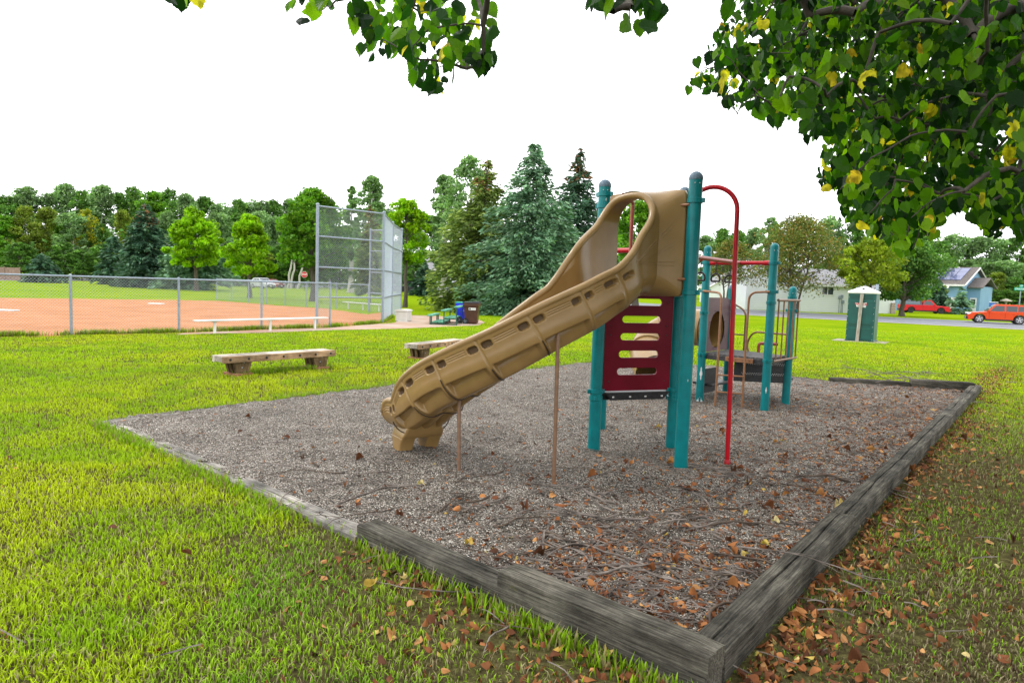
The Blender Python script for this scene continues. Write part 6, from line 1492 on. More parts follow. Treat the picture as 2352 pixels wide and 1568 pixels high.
M['lamp'] = mat('lamp_lens', (.75, .75, .75), rough=.15); M['tail'] = mat('tail_lens', (.35, .01, .01), rough=.2); M['topper'] = mat('dark_topper', (.04, .045, .06), rough=.3); M['toppergl'] = mat('topper_glass', (.10, .13, .17), rough=.1)
# road direction at the right
def az(p, q): return math.atan2(q.y - p.y, q.x - p.x)
rd = az(G(2215, 741), G(2400, 749.5))
fw_ = G(2222, 740.5); c = Vector((fw_.x, fw_.y, 0)) + Vector((math.cos(rd), math.sin(rd), 0)) * 2.05 + Vector((-math.sin(rd), math.cos(rd), 0)) * .9
car('compact_suv', 'orange-red boxy car driving on the street at the right edge', 'car', (c.x, c.y, .01), rd, 4.15, 1.78, 1.52, (.62, .055, .004), 'suv', 1.0)
c = D(2121, 711, 84); car('pickup_truck', 'bright red pickup with dark topper parked on the grass', 'pickup', (c.x, 84, .0), R(168), 5.3, 1.85, 1.62, (.55, .005, .012), 'pickup', 1.0, (M['topper'], M['toppergl']))
c = D(943, 662, 104); car('pickup_truck', 'black pickup parked near the white house left of the spruces', 'pickup', (c.x, 104, 0), R(176), 5.6, 1.95, 1.80, (.02, .02, .03), 'pickup', 1.0)
c = D(624, 657, 108); car('crossover', 'silver crossover parked on the far street left of the stop sign', 'car', (c.x - .3, 105, 0), R(140), 4.5, 1.85, 1.62, (.50, .52, .54), 'cuv', 1.0)
c = D(645, 655, 116); car('sedan', 'dark red car mostly hidden behind the silver one', 'car', (c.x - .4, 113, 0), R(150), 4.4, 1.8, 1.45, (.25, .01, .015), 'cuv', 1.0)
# dark bins beside the black pickup
for i, px in enumerate((972, 982, 993)):
    c = D(px, 664, 100); t_ = thing('wheeled_bin', ['black wheeled bin nearest the black pickup', 'middle black wheeled bin by the white house', 'black wheeled bin against the white house wall'][i], 'wheeled bin', (c.x, 100, 0), 0, 'black bins by the white house')
    mb = MB(); mb.bbox((0, 0, .5), (.52, .6, 1.0), .05); mb.build('body', M['black'], t_, world=False); mb = MB(); mb.bbox((0, 0, 1.03), (.6, .68, .08), .03); mb.build('lid', M['lidblack'], t_, world=False)
# blue utility trailer
Y = 96; c = D(2263, 716, Y); t_ = thing('utility_trailer', 'blue box trailer with white lid in front of the blue house', 'trailer', (c.x - 1, Y, 0), R(-4))
M['trblue'] = mat('trailer_blue', (.01, .12, .50), rough=.4)
mb = MB(); mb.bbox((0, 0, 1.05), (3.6, 1.6, 1.0), .03); mb.build('body', M['trblue'], t_, world=False)
mb = MB(); mb.bbox((0.1, 0, 1.60), (4.0, 1.7, .12), .03); mb.build('lid', M['white'], t_, world=False)
for x in (-1.2, .3, 1.78): mb = MB(); mb.box((x, -.81, 1.05), (.08, .03, 1.02)); mb.build('brace', M['black'], t_, world=False)
mb = MB(); mb.lathe((-.5, -.82, .42), [(.2, -.1), (.40, -.1), (.42, 0), (.40, .1), (.25, .1)], 20, Matrix.Rotation(PI / 2, 3, 'X')); w_ = mb.build('wheel', M['tyre'], t_, world=False)
mb = MB(); mb.lathe((-.5, -.93, .42), [(.05, 0), (.25, 0), (.25, .02)], 16, Matrix.Rotation(PI / 2, 3, 'X')); mb.build('rim', M['signr'], w_, world=False)
mb = MB(); mb.tube([(1.8, 0, .55), (3.5, 0, .45)], .06, 6); mb.bbox((3.0, 0, .35), (.7, .4, .3), .05); mb.build('drawbar', M['black'], t_, world=False)
# flag on a short pole
Y = 97; c = D(2254, 712, Y); t_ = thing('flagpole', 'small flag hanging from a pole beside the blue house', 'flag', (c.x, Y, 0))
zt = D(2261, 671, Y).z; mb = MB(); mb.tube([(-.3, 0, 0), (.25, 0, zt)], .05, 8); mb.build('pole', M['galv'], t_, world=False)
M['flagblue'] = mat('flag_blue', (.03, .04, .30), rough=.8); M['flagred'] = mat('flag_red', (.50, .01, .04), rough=.8)
zt -= .15
flg = MB()
for j in range(9):
    z1_, z0_ = zt - .22 * j, zt - .22 * (j + 1)
    for k in range(4):
        xa, xb = .25 + .22 * k, .25 + .22 * (k + 1); dz0 = -.12 * k; dz1 = -.12 * (k + 1); flg.m = 2 if (j < 4 and k < 2) else (0 if j % 2 else 1)
        flg.quad((xa, .06 * math.sin(k * 2.), z0_ + dz0), (xb, .06 * math.sin(k * 2. + 2), z0_ + dz1), (xb, .06 * math.sin(k * 2. + 2), z1_ + dz1), (xa, .06 * math.sin(k * 2.), z1_ + dz0))
flg.build('flag', [M['white'], M['flagred'], M['flagblue']], t_, world=False)
# stone lantern / bird bath
c = D(2309, 713, 96); o = MB(); o.lathe((0, 0, 0), [(.4, 0), (.35, .12), (.14, .2), (.12, .8), (.2, .9), (.13, 1.0), (.13, 1.55), (.2, 1.7), (.75, 1.82), (.7, 1.9), (.12, 2.15)], 16)
o = o.build('garden_lantern', M['conc'], smooth='auto'); o.location = (c.x, 96, 0); tag(o, 'pale stone garden lantern right of the blue trailer', 'garden ornament')
# wooden fence at far left
for i, (xa, xb) in enumerate(((-60, 46),)):
    Y = 104; a, b_ = D(xa, 640, Y), D(xb, 640, Y); t_ = thing('wooden_fence', ['brown wooden board fence at the far left edge of the park', 'short piece of brown board fence between the dark spruces'][i], 'fence', (a.x, Y, 0)); zt = D(xb, 615, Y).z
    n_ = int((b_.x - a.x) / 2.4) + 1
    M['fencew'] = M.get('fencew') or mat('brown_fence_boards', (.20, .13, .09), (.32, .23, .17), scale=3, rough=.9, stretch=(3, 1, .6))
    for k in range(n_): x = (b_.x - a.x) / n_; mb = MB(); mb.box((x * (k + .5), 0, zt / 2), (x - .04, .06, zt)); mb.build('panel', M['fencew'], t_, world=False)
    for k in range(n_ + 1): mb = MB(); mb.box(((b_.x - a.x) / n_ * k, -.06, zt / 2 + .05), (.14, .12, zt + .1)); mb.build('post', M['fencew'], t_, world=False)
# ================================================================== OVERHANGING LINDEN TREE
def rot_from(d, roll):
    """orthonormal frames (n,3,3) with local y along d"""
    d = d / np.linalg.norm(d, axis=1)[:, None]; ref = np.tile(np.array([0., 0., 1.]), (len(d), 1)); par = np.abs(d[:, 2]) > .95; ref[par] = [1, 0, 0]
    x = np.cross(d, ref); x /= np.linalg.norm(x, axis=1)[:, None]; z = np.cross(x, d)
    c, s_ = np.cos(roll)[:, None], np.sin(roll)[:, None]; x2 = x * c + z * s_; z2 = -x * s_ + z * c
    return np.stack([x2, d, z2], 2)
# heart shaped, toothed leaf: stalk end at y=0, tip at y=1
half = [(0, .03), (.10, -.05), (.24, -.06), (.38, .04), (.455, .18), (.47, .30), (.44, .42), (.385, .54), (.30, .66), (.20, .77), (.10, .87), (0, 1.0)]
tooth = []
for i in range(len(half) - 1):
    a_, b_ = half[i], half[i + 1]; tooth.append(a_)
    if 0 < i < len(half) - 1: mxy = ((a_[0] + b_[0]) / 2 * .955, (a_[1] + b_[1]) / 2 - .012); tooth.append(mxy)
tooth.append(half[-1])
ring = tooth + [(-x, y) for x, y in tooth[::-1][1:-1]]
LR = np.array([(x, y - .0, -.22 * abs(x) ** 1.3 * 1.6 + .10 * math.sin(y * 3) * 0 - .16 * y * y) for x, y in ring]); LC = np.array([[0, .45, -.02]])
LV = np.concatenate([LR, LC]); NL = len(LV); LF_ = np.array([(i, (i + 1) % (NL - 1), NL - 1) for i in range(NL - 1)])
SV = np.array([(0, .0, 0), (.35, .08, -.1), (.46, .32, -.13), (.28, .70, -.16), (0, 1, -.2), (-.28, .70, -.16), (-.46, .32, -.13), (-.35, .08, -.1)])
SF_ = np.array([(0, 1, 2), (0, 2, 3), (0, 3, 4), (0, 4, 5), (0, 5, 6), (0, 6, 7)])
def leaves_mesh(rng, P_, Dr, size, detail=True, curl=.25, flat=None):
    n_ = len(P_); tv, tf = (LV, LF_) if detail else (SV, SF_)
    roll = rng.uniform(-2.2, 2.2, n_) if flat is None else rng.uniform(-flat, flat, n_)
    Rm = rot_from(Dr, roll); s = (size * rng.uniform(.45, 1.25, n_))[:, None, None]
    T_ = np.repeat(tv[None], n_, 0).copy(); cu = rng.uniform(.3, 2.6, n_)[:, None] * (1 if flat is None else 1); T_[:, :, 2] *= cu * (curl / .25); T_[:, :, 0] *= rng.uniform(.72, 1.12, n_)[:, None]; T_[:, :, 0] += rng.normal(0, .10, n_)[:, None] * T_[:, :, 1] ** 2; T_[:, :, :2] += rng.normal(0, .016, (n_, T_.shape[1], 2)); T_[:, :, 2] += .06 * np.sin(T_[:, :, 1] * 7 + rng.uniform(0, 6, n_)[:, None]) * rng.random(n_)[:, None]
    V = np.einsum('nij,nkj->nki', Rm, T_ * s) + P_[:, None, :]
    F = (tf[None] + (np.arange(n_) * len(tv))[:, None, None]).reshape(-1, 3)
    return V.reshape(-1, 3), F
lm = leaf_mat('linden_leaves', [(0, (.004, .018, .004)), (.35, (.012, .048, .005)), (.6, (.035, .10, .005)), (.82, (.09, .20, .006)), (1, (.17, .30, .008))], .55, rough=.3, scale=1.2, shade=.35, tmul=2.0)
ly = leaf_mat('yellow_spotted_linden_leaves', [(0, (.45, .36, .01)), (.5, (.75, .65, .02)), (.8, (.8, .68, .03)), (1, (.45, .20, .01))], .5, rough=.5, scale=22, shade=.6, tmul=1.3)
tk = Vector((6.8, 2.2, 0)); rng = np.random.default_rng(77); rgt = random.Random(77)
POLY = [(1640, -60), (1672, 40), (1640, 60), (1625, 118), (1590, 175), (1568, 235), (1640, 205), (1690, 255), (1735, 248), (1780, 290), (1830, 262), (1852, 320), (1905, 330), (1878, 400), (1885, 440), (1910, 430), (1935, 470), (1925, 500), (1985, 540), (2040, 560), (2095, 600), (2130, 560), (2170, 490), (2230, 490), (2275, 560), (2320, 520), (2352, 575), (2420, 560), (2600, 700), (3600, 900), (3600, -2600), (700, -2600), (760, -400), (1300, -200)]
BUN = [[(800, -80), (812, 60), (815, 150), (850, 150), (930, 120), (960, 215), (1000, 210), (1050, 175), (1130, 180), (1135, 60), (1165, -80)], [(668, -90), (672, 60), (700, 50), (730, 45), (780, 15), (790, -90)], [(1352, -90), (1356, 30), (1400, 20), (1450, 85), (1500, 80), (1520, 40), (1545, 10), (1545, -90)], [(390, -80), (392, 20), (425, 35), (462, 10), (465, -80)]]
nodes = []      # (pos, size class)
def add_nodes(n_, lo, hi, xr, yr, poly):
    k = 0; tries = 0
    while k < n_ and tries < n_ * 60:
        tries += 1; x = rgt.uniform(*xr); y = rgt.uniform(*yr)
        if not inpoly(np.array([x]), np.array([y]), poly)[0]: continue
        Yd = rgt.uniform(lo, hi); p = D(x, y, Yd)
        if p.z < 1.9 or p.z > 9.5 or (p - Vector((0, 0, CH))).length < 2.0: continue
        nodes.append(p); k += 1
INFR = POLY
add_nodes(150, 3.2, 4.6, (1560, 2420), (-60, 600), INFR)
add_nodes(520, 4.2, 7.2, (1600, 2600), (-200, 590), INFR)
add_nodes(700, 6.0, 9.5, (1820, 2900), (-200, 580), INFR)
add_nodes(150, 2.8, 6.0, (1500, 3400), (-1500, 0), INFR)
add_nodes(24, 2.7, 3.7, (800, 1165), (-60, 190), BUN[0]); add_nodes(4, 2.7, 3.2, (668, 790), (-60, 30), BUN[1]); add_nodes(9, 2.7, 3.4, (1352, 1545), (-60, 60), BUN[2]); add_nodes(1, 2.75, 2.85, (400, 450), (-20, 5), BUN[3])
n_vis = len(nodes)
# the rest of the crown, out of the picture: overhead, to the right and behind the camera
c0 = Vector((5.2, 1.6, 5.6)); k = 0
while k < 900:
    d_ = Vector((rgt.gauss(0, 1), rgt.gauss(0, 1), rgt.gauss(0, 1))).normalized(); f = rgt.uniform(.3, 1) ** .5
    p = c0 + Vector((d_.x * 7.2 * f, d_.y * 7.0 * f, d_.z * 4.2 * f))
    if p.z < 2.9: continue
    x_, y_, dd = proj_np(np.array([tuple(p)]))
    if dd[0] > .2 and -250 < x_[0] < 2600 and y_[0] > -160: continue
    if (p - Vector((0, 0, CH))).length < 1.8: continue
    nodes.append(p); k += 1
def bad_seg(a, b_):
    a = np.array(tuple(a)); b_ = np.array(tuple(b_)); T_ = a[None] + (b_ - a)[None] * np.linspace(.05, .95, 9)[:, None]; x, y, d_ = proj_np(T_); f = (d_ > .1) & (x > -10) & (x < 2362) & (y > -10) & (y < 1600)
    if not f.any(): return 0
    g_ = np.zeros(9, bool)
    for po in [POLY] + BUN: g_ |= inpoly(x, y, po)
    return int((f & ~g_).sum())
# branch skeleton: every node hangs from the nearest node closer to the trunk
root_p = tk + Vector((-.3, .3, 3.4)); N_ = np.array([tuple(p) for p in nodes]); dist = np.linalg.norm(N_ - np.array(tuple(root_p)), axis=1); order = np.argsort(dist)
par = {}; placed = []; placed_pos = []
trunk_nodes = [tuple(tk + Vector((0, 0, z))) for z in (3.0, 3.8, 4.6, 5.6, 6.6, 7.6)]
allp = list(trunk_nodes); ids = [-(i + 1) for i in range(len(trunk_nodes))]
for i in order:
    A_ = np.array(allp); dv_ = A_ - N_[i]; dl = np.linalg.norm(dv_, axis=1) + .25 * np.linalg.norm(A_ - np.array(tuple(root_p)), axis=1); best, bj = 1e9, 0
    for q in np.argsort(dl)[:60]:
        if dl[q] >= best: break
        c_ = dl[q] + 3.0 * bad_seg(allp[q], N_[i])
        if c_ < best: best, bj = c_, int(q)
    par[i] = ids[bj]; allp.append(tuple(N_[i])); ids.append(int(i))
wt = {i: 1 for i in range(len(nodes))}
for i in order[::-1]:
    p = par[i]
    if p >= 0: wt[p] += wt[i]
def npos(i): return Vector(trunk_nodes[-i - 1]) if i < 0 else nodes[i]
lt = thing('linden_tree', 'large linden tree overhanging the right side, its leafy branches framing the top', 'tree', tuple(tk))
mb = MB(); pts = [tk + Vector((.12 * math.sin(z), .1 * math.cos(z * .7) - .1, z)) for z in (-.1, .4, 1.4, 2.6, 3.6, 4.8, 6.2, 7.8)]; mb.tube(pts, [.42, .30, .26, .24, .22, .17, .11, .04], 16, caps=False)
mb.build('trunk', M['bark'], lt, smooth=True)
mb = MB()
for i in range(len(nodes)):
    a, b_ = npos(par[i]), nodes[i]; r0 = min(.10, .0032 * wt[i] ** .52); L = (b_ - a).length
    if L < .02: continue
    r1 = r0 * .75; kk = 4; pts = []
    for j in range(kk + 1): t_ = j / kk; p = a.lerp(b_, t_); p.z += (.10 if wt[i] > 4 else .06) * L * math.sin(PI * t_); p += Vector((rgt.uniform(-1, 1), rgt.uniform(-1, 1), 0)) * L * .03 * (0 < j < kk); pts.append(p)
    mb.tube(pts, [r0 + (r1 - r0) * j / kk for j in range(kk + 1)], 5, caps=False)
M['twig'] = mat('dark_twig_bark', (.03, .024, .018), (.07, .058, .045), scale=20, rough=.9)
mb.build('branches', M['twig'], lt, smooth=True)
LP, LD, far_i = [], [], []
def leafset(i, n_, spread):
    c = nodes[i]; a = npos(par[i]); dirn = (c - a); dirn = dirn.normalized() if dirn.length > 1e-3 else Vector((0, 0, -1))
    for k in range(n_):
        t_ = rgt.random(); base = a.lerp(c, .35 + .65 * t_) if (c - a).length < .9 else c
        o_ = Vector((rgt.gauss(0, 1), rgt.gauss(0, 1), rgt.gauss(0, 1) * .8 - .25)) * spread; p = base + o_ * .5
        d_ = Vector((rgt.gauss(0, .55), rgt.gauss(0, .55), -1.0 + rgt.gauss(0, .45))) + o_ * .5
        LP.append(tuple(p)); LD.append(tuple(d_.normalized()))
for i in range(len(nodes)):
    if i < n_vis: leafset(i, rgt.randint(11, 17), .27)
    else: leafset(i, rgt.randint(8, 12), .42)
LP = np.array(LP); LD = np.array(LD)
x_, y_, dd = proj_np(LP + LD * .05); inf_ = (dd > .1) & (x_ > -40) & (x_ < 2392) & (y_ > -40) & (y_ < 1600)
ok = ~inf_
for poly in [POLY] + BUN: ok |= inf_ & inpoly(x_, y_, poly)
ok &= np.linalg.norm(LP - np.array([0, 0, CH]), axis=1) > 1.7
LP, LD, inf_ = LP[ok], LD[ok], inf_[ok]
hand = [(428, -12, .1), (408, -26, -.2), (448, -26, .3), (704, -16, 0), (676, 2, -.25), (728, -10, .1), (745, -30, .1), (770, -34, .2), (690, -40, 0), (850, 60, .1), (880, 90, -.2), (820, 40, 0), (905, 40, .2), (940, 20, 0), (1420, -20, .1), (1400, -30, 0), (1010, 150, 0), (975, 140, -.2), (1090, 110, .2), (1125, 120, .1), (835, 100, -.2), (1365, -8, -.2), (1470, 45, .1), (1505, 20, .2)]
hp = np.array([tuple(D(x, y, 2.75 + .05 * (k % 5))) for k, (x, y, a_) in enumerate(hand)]); hdv = np.array([(a_, -.15 + .1 * (k % 3), -1.) for k, (x, y, a_) in enumerate(hand)])
LP = np.concatenate([LP, hp]); LD = np.concatenate([LD, hdv / np.linalg.norm(hdv, axis=1)[:, None]]); inf_ = np.concatenate([inf_, np.ones(len(hp), bool)])
near = inf_ & (LP[:, 1] < 6.5); yel = rng.random(len(LP)) < .05
parts_ = []
for nm, sel, m_, det, sz in (('crown', near & ~yel, lm, True, .078), ('crown', ~near & ~yel, lm, False, .090), ('yellow_leaves', near & yel, ly, True, .080), ('yellow_leaves', ~near & yel, ly, False, .09)):
    V, F = leaves_mesh(rng, LP[sel], LD[sel], sz, det); parts_.append((nm, V, F, m_))
for nm in ('crown', 'yellow_leaves'):
    q = [p for p in parts_ if p[0] == nm]; V = np.concatenate([q[0][1], q[1][1]]); F = np.concatenate([q[0][2], q[1][2] + len(q[0][1])]); np_mesh(nm, V, F, q[0][3], lt)
# ================================================================== GRASS (uncountable: one object of real blades)
rng = np.random.default_rng(5)
gb = bpy.data.materials.new('grass_blades'); gb.use_nodes = True; n = gb.node_tree.nodes; l = gb.node_tree.links
for x in list(n): n.remove(x)
out = n.new('ShaderNodeOutputMaterial'); at = n.new('ShaderNodeAttribute'); at.attribute_name = 'col'; d = n.new('ShaderNodeBsdfDiffuse'); tr = n.new('ShaderNodeBsdfTranslucent'); gl = n.new('ShaderNodeBsdfGlossy'); gl.inputs['Roughness'].default_value = .45
l.new(at.outputs['Color'], d.inputs[0]); l.new(at.outputs['Color'], tr.inputs[0]); gl.inputs[0].default_value = (1, 1, 1, 1)
m1_ = n.new('ShaderNodeMixShader'); m1_.inputs[0].default_value = .35; l.new(d.outputs[0], m1_.inputs[1]); l.new(tr.outputs[0], m1_.inputs[2])
m2_ = n.new('ShaderNodeMixShader'); m2_.inputs[0].default_value = .006; l.new(m1_.outputs[0], m2_.inputs[1]); l.new(gl.outputs[0], m2_.inputs[2]); l.new(m2_.outputs[0], out.inputs[0])
def vnoise(X, Y, s, seed):
    """cheap smooth value noise on arrays, 0..1"""
    r_ = np.random.default_rng(seed).random((64, 64)); x = X * s; y = Y * s; xi = np.floor(x).astype(int); yi = np.floor(y).astype(int); fx_ = x - xi; fy_ = y - yi; fx_ = fx_ * fx_ * (3 - 2 * fx_); fy_ = fy_ * fy_ * (3 - 2 * fy_)
    g_ = lambda a, b_: r_[a % 64, b_ % 64]
    return (g_(xi, yi) * (1 - fx_) + g_(xi + 1, yi) * fx_) * (1 - fy_) + (g_(xi, yi + 1) * (1 - fx_) + g_(xi + 1, yi + 1) * fx_) * fy_
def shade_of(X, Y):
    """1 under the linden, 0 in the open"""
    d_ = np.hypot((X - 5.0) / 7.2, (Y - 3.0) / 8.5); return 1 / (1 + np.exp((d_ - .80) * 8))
def shrinkpoly(P_, s): c = np.mean(np.array([tuple(p) for p in P_]), 0); return [tuple(c + (np.array(tuple(p)) - c) * s) for p in P_]
PITX = shrinkpoly(PIT, .992)
conc = [tuple(p.xy) for p in [G(404, 769.5), G(600, 765), G(757, 759), G(905, 756), G(1000, 752), G(1100, 748), G(1114, 741), G(1095, 733), G(1000, 726), G(935, 724), G(925, 730), G(905, 742), G(757, 753.5), G(600, 758.5), G(420, 766)]]
def scatter(Ya, Yb, dens0, wmul):
    Y_ = np.linspace(Ya, Yb, 200); half_ = .80 * Y_ + 2.8; dn = dens0 / Y_ * 2 * half_; tot = int(np.trapezoid(dn, Y_) if hasattr(np, 'trapezoid') else np.trapz(dn, Y_)); cdf = np.cumsum(dn); cdf /= cdf[-1]
    Yv = np.interp(rng.random(tot), cdf, Y_); X = rng.uniform(-1, 1, tot) * (.80 * Yv + 2.8); return X, Yv
def grass(name, Ya, Yb, dens0, hmul, wmul, label, clump=True):
    X, Y_ = scatter(Ya, Yb, dens0, wmul); sh = shade_of(X, Y_)
    if clump:   # tufts
        q = vnoise(X, Y_, 5, 3) * .6 + vnoise(X, Y_, 13, 4) * .4; sAB = (X - A2.x) * (-nin.x) + (Y_ - A2.y) * (-nin.y); sAC_ = (X - A2.x) * dAC.y - (Y_ - A2.y) * dAC.x; edge = np.exp(-np.abs(sAC_) / .45) + np.exp(-np.abs(sAB) / .35) * (np.hypot(X - A2.x, Y_ - A2.y) < 3.2)
        bare = np.clip(vnoise(X, Y_, 1.1, 41) * 1.6 - .45, 0, 1); keep = rng.random(len(X)) < np.clip(.50 + 1.0 * (q - .25), .25, 1) * (1 - .45 * sh) * (1 - .8 * np.clip(edge, 0, 1)) * (1 - .75 * bare * np.clip(sh * 1.3 + .15, 0, 1))
        X, Y_, sh = X[keep], Y_[keep], sh[keep]
    k = ~inpoly(X, Y_, PITX) & ~inpoly(X, Y_, clay) & ~inpoly(X, Y_, conc)
    X, Y_, sh = X[k], Y_[k], sh[k]; n_ = len(X)
    h = rng.uniform(.022, .062, n_) * hmul * (1 - .25 * sh) * (.7 + .6 * vnoise(X, Y_, 2.3, 8)); a_ = rng.uniform(0, 2 * PI, n_); w_ = rng.uniform(.0016, .0034, n_) * wmul
    lean_ = rng.uniform(.1, 1.1, n_) * h; dx, dy = np.cos(a_) * lean_, np.sin(a_) * lean_; b2 = a_ + PI / 2 + rng.uniform(-.5, .5, n_); wx, wy = np.cos(b2) * w_, np.sin(b2) * w_
    z0 = np.full(n_, -.002)
    V = np.stack([np.stack([X - wx, Y_ - wy, z0], 1), np.stack([X + wx, Y_ + wy, z0], 1), np.stack([X + wx * .9 + dx * .35, Y_ + wy * .9 + dy * .35, h * .6], 1), np.stack([X - wx * .9 + dx * .35, Y_ - wy * .9 + dy * .35, h * .6], 1), np.stack([X + dx, Y_ + dy, h * (1 - .18 * lean_ / h)], 1)], 1).reshape(-1, 3)
    q = np.arange(n_)[:, None] * 5; F = np.concatenate([q + np.array([[0, 1, 2]]), q + np.array([[0, 2, 3]]), q + np.array([[3, 2, 4]])])
    t1 = vnoise(X, Y_, .55, 11)[:, None]; t2 = vnoise(X, Y_, 1.9, 12)[:, None]; r_ = rng.random(n_)[:, None]
    fresh = np.array([[.34, .54, .010]]) * (1 - t1) + np.array([[.49, .60, .014]]) * t1; lush = np.array([[.22, .45, .010]]); dry = np.array([[.42, .36, .19]]); brown = np.array([[.20, .13, .07]])
    c = fresh * (.70 + .6 * r_); c = np.where(t2 > .62, c * .5 + lush * .5, c)
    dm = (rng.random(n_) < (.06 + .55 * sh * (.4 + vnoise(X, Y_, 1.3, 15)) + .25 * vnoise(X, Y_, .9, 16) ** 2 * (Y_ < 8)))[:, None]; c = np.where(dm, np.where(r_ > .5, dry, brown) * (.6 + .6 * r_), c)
    c = c * (1 - .28 * sh[:, None]); c[:, 2] += .008 * sh  # shade under the linden is also painted into the blade colour
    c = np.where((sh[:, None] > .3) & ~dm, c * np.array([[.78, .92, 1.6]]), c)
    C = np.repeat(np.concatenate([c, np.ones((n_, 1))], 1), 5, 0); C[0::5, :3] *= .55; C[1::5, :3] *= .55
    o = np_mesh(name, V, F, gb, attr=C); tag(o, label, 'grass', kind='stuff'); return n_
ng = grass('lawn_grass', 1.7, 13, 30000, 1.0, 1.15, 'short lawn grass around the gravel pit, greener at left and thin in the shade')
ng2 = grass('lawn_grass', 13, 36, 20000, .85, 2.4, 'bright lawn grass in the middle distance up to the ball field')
# taller unmown tufts along the fence and the timbers
def tufts(pts, n_, h0, h1, name, label):
    P_ = []; 
    L = [(Vector(a), Vector(b_)) for a, b_ in pts]; tot = sum((b_ - a).length for a, b_ in L)
    for a, b_ in L: m_ = int(n_ * (b_ - a).length / tot); t_ = rng.random(m_)[:, None]; P_.append(np.array(a)[None] * (1 - t_) + np.array(b_)[None] * t_ + rng.normal(size=(m_, 2)) * .05)
    P_ = np.concatenate(P_); q = vnoise(P_[:, 0], P_[:, 1], 1.6, 21); P_ = P_[rng.random(len(P_)) < q ** 1.5 * 1.3]; n_ = len(P_); X, Y_ = P_[:, 0], P_[:, 1]; h = rng.uniform(h0, h1, n_); a_ = rng.uniform(0, 2 * PI, n_); w_ = rng.uniform(.002, .004, n_) * (1 + np.median(Y_) / 12)
    lean_ = rng.uniform(.1, .7, n_) * h; dx, dy = np.cos(a_) * lean_, np.sin(a_) * lean_; wx, wy = np.cos(a_ + 1.57) * w_, np.sin(a_ + 1.57) * w_; z0 = np.zeros(n_)
    V = np.stack([np.stack([X - wx, Y_ - wy, z0], 1), np.stack([X + wx, Y_ + wy, z0], 1), np.stack([X + wx * .8 + dx * .4, Y_ + wy * .8 + dy * .4, h * .6], 1), np.stack([X - wx * .8 + dx * .4, Y_ - wy * .8 + dy * .4, h * .6], 1), np.stack([X + dx, Y_ + dy, h], 1)], 1).reshape(-1, 3)
    q = np.arange(n_)[:, None] * 5; F = np.concatenate([q + np.array([[0, 1, 2]]), q + np.array([[0, 2, 3]]), q + np.array([[3, 2, 4]])])
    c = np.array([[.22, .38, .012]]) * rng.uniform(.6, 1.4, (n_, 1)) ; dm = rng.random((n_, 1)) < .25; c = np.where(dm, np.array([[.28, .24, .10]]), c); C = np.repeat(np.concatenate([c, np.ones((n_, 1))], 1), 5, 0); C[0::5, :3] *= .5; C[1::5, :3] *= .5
    o = np_mesh(name, V, F, gb, attr=C); tag(o, label, 'grass', kind='stuff')
tufts([(fl, f1), (f1, f2), (f2, f3), (f3, B[1]), (B[1], B[2])], 16000, .06, .20, 'tall_grass', 'taller unmown grass growing along the chain link fence')
nout = -nin * .05
tufts([(A2 + nout, B2 + nout), (B2, Vector(E1)), (Vector(E1), Vector(E2)), (Vector(E2), Vector(E3))], 14000, .04, .10, 'tall_grass', 'longer grass leaning over the edge of the sunken timbers')
bpts = [(ba + (bb - ba) * .1, ba + (bb - ba) * .95)]
tufts([(a + Vector((0, .1)), b_ + Vector((0, .1))) for a, b_ in bpts], 2500, .05, .13, 'tall_grass', 'uncut grass left standing under the lone wooden bench')
# ================================================================== LEAF LITTER AND TWIGS
dl_ = [leaf_mat('dry_leaf_brown', [(0, (.07, .028, .014)), (.35, (.15, .052, .022)), (.65, (.27, .10, .035)), (.88, (.42, .18, .06)), (1, (.52, .28, .11))], .1, rough=.7, scale=6, shade=.4), leaf_mat('dry_leaf_yellow', [(0, (.42, .27, .05)), (.6, (.55, .40, .10)), (1, (.50, .42, .24))], .15, rough=.7, scale=20, shade=.4)]
def ground_z(x, y): return gz(x, y) if inpoly(np.array([x]), np.array([y]), PIT)[0] else .018
def litter_density(X, Y_):
    s_AC = np.abs((X - A2.x) * (-dAC.y) + (Y_ - A2.y) * dAC.x); s_AB = np.abs((X - A2.x) * (-dirAB.y) + (Y_ - A2.y) * dirAB.x); inp = inpoly(X, Y_, PIT); dA = np.hypot(X - A2.x, Y_ - A2.y)
    d_ = np.where(inp, .03 + 2.8 * np.exp(-s_AC / 1.1) * (.25 + .75 * np.exp(-((Y_ - 12.) / 3.5) ** 2)) + 1.6 * np.exp(-(np.hypot(X - A2.x, Y_ - A2.y - .7) / 1.0) ** 2) + .45 * np.exp(-s_AC / .45), .006 + .8 * np.exp(-s_AC / .25) * (X > A2.x - .2) + .045 * shade_of(X, Y_) * np.exp(-s_AC / 2.) + .6 * np.exp(-s_AB / .25) * (dA < 2.4))
    return d_ * (.45 + 1.1 * vnoise(X, Y_, 1.4, 31))
def pick(n_, Ya, Yb, pw=1.):
    out = []; 
    while len(out) < n_:
        Y_ = Ya + (Yb - Ya) * rng.random(6000) ** 1.05; X = rng.uniform(-1, 1, 6000) * (.78 * Y_ + 1.8); k = rng.random(6000) < litter_density(X, Y_) ** pw * .8; out += list(zip(X[k], Y_[k]))
    return out[:n_]
def on_timber(x, y):
    v = Vector((x, y)) - A2; s1_ = v.dot(dAC); t1_ = v.dot(Vector((-dAC.y, dAC.x))); s2_ = v.dot(dirAB); t2_ = v.dot(nin)
    return (0 < s1_ < (C2 - A2).length and -.02 < t1_ < .19) or (0 < s2_ < (B2 - A2).length and -.02 < t2_ < .19)
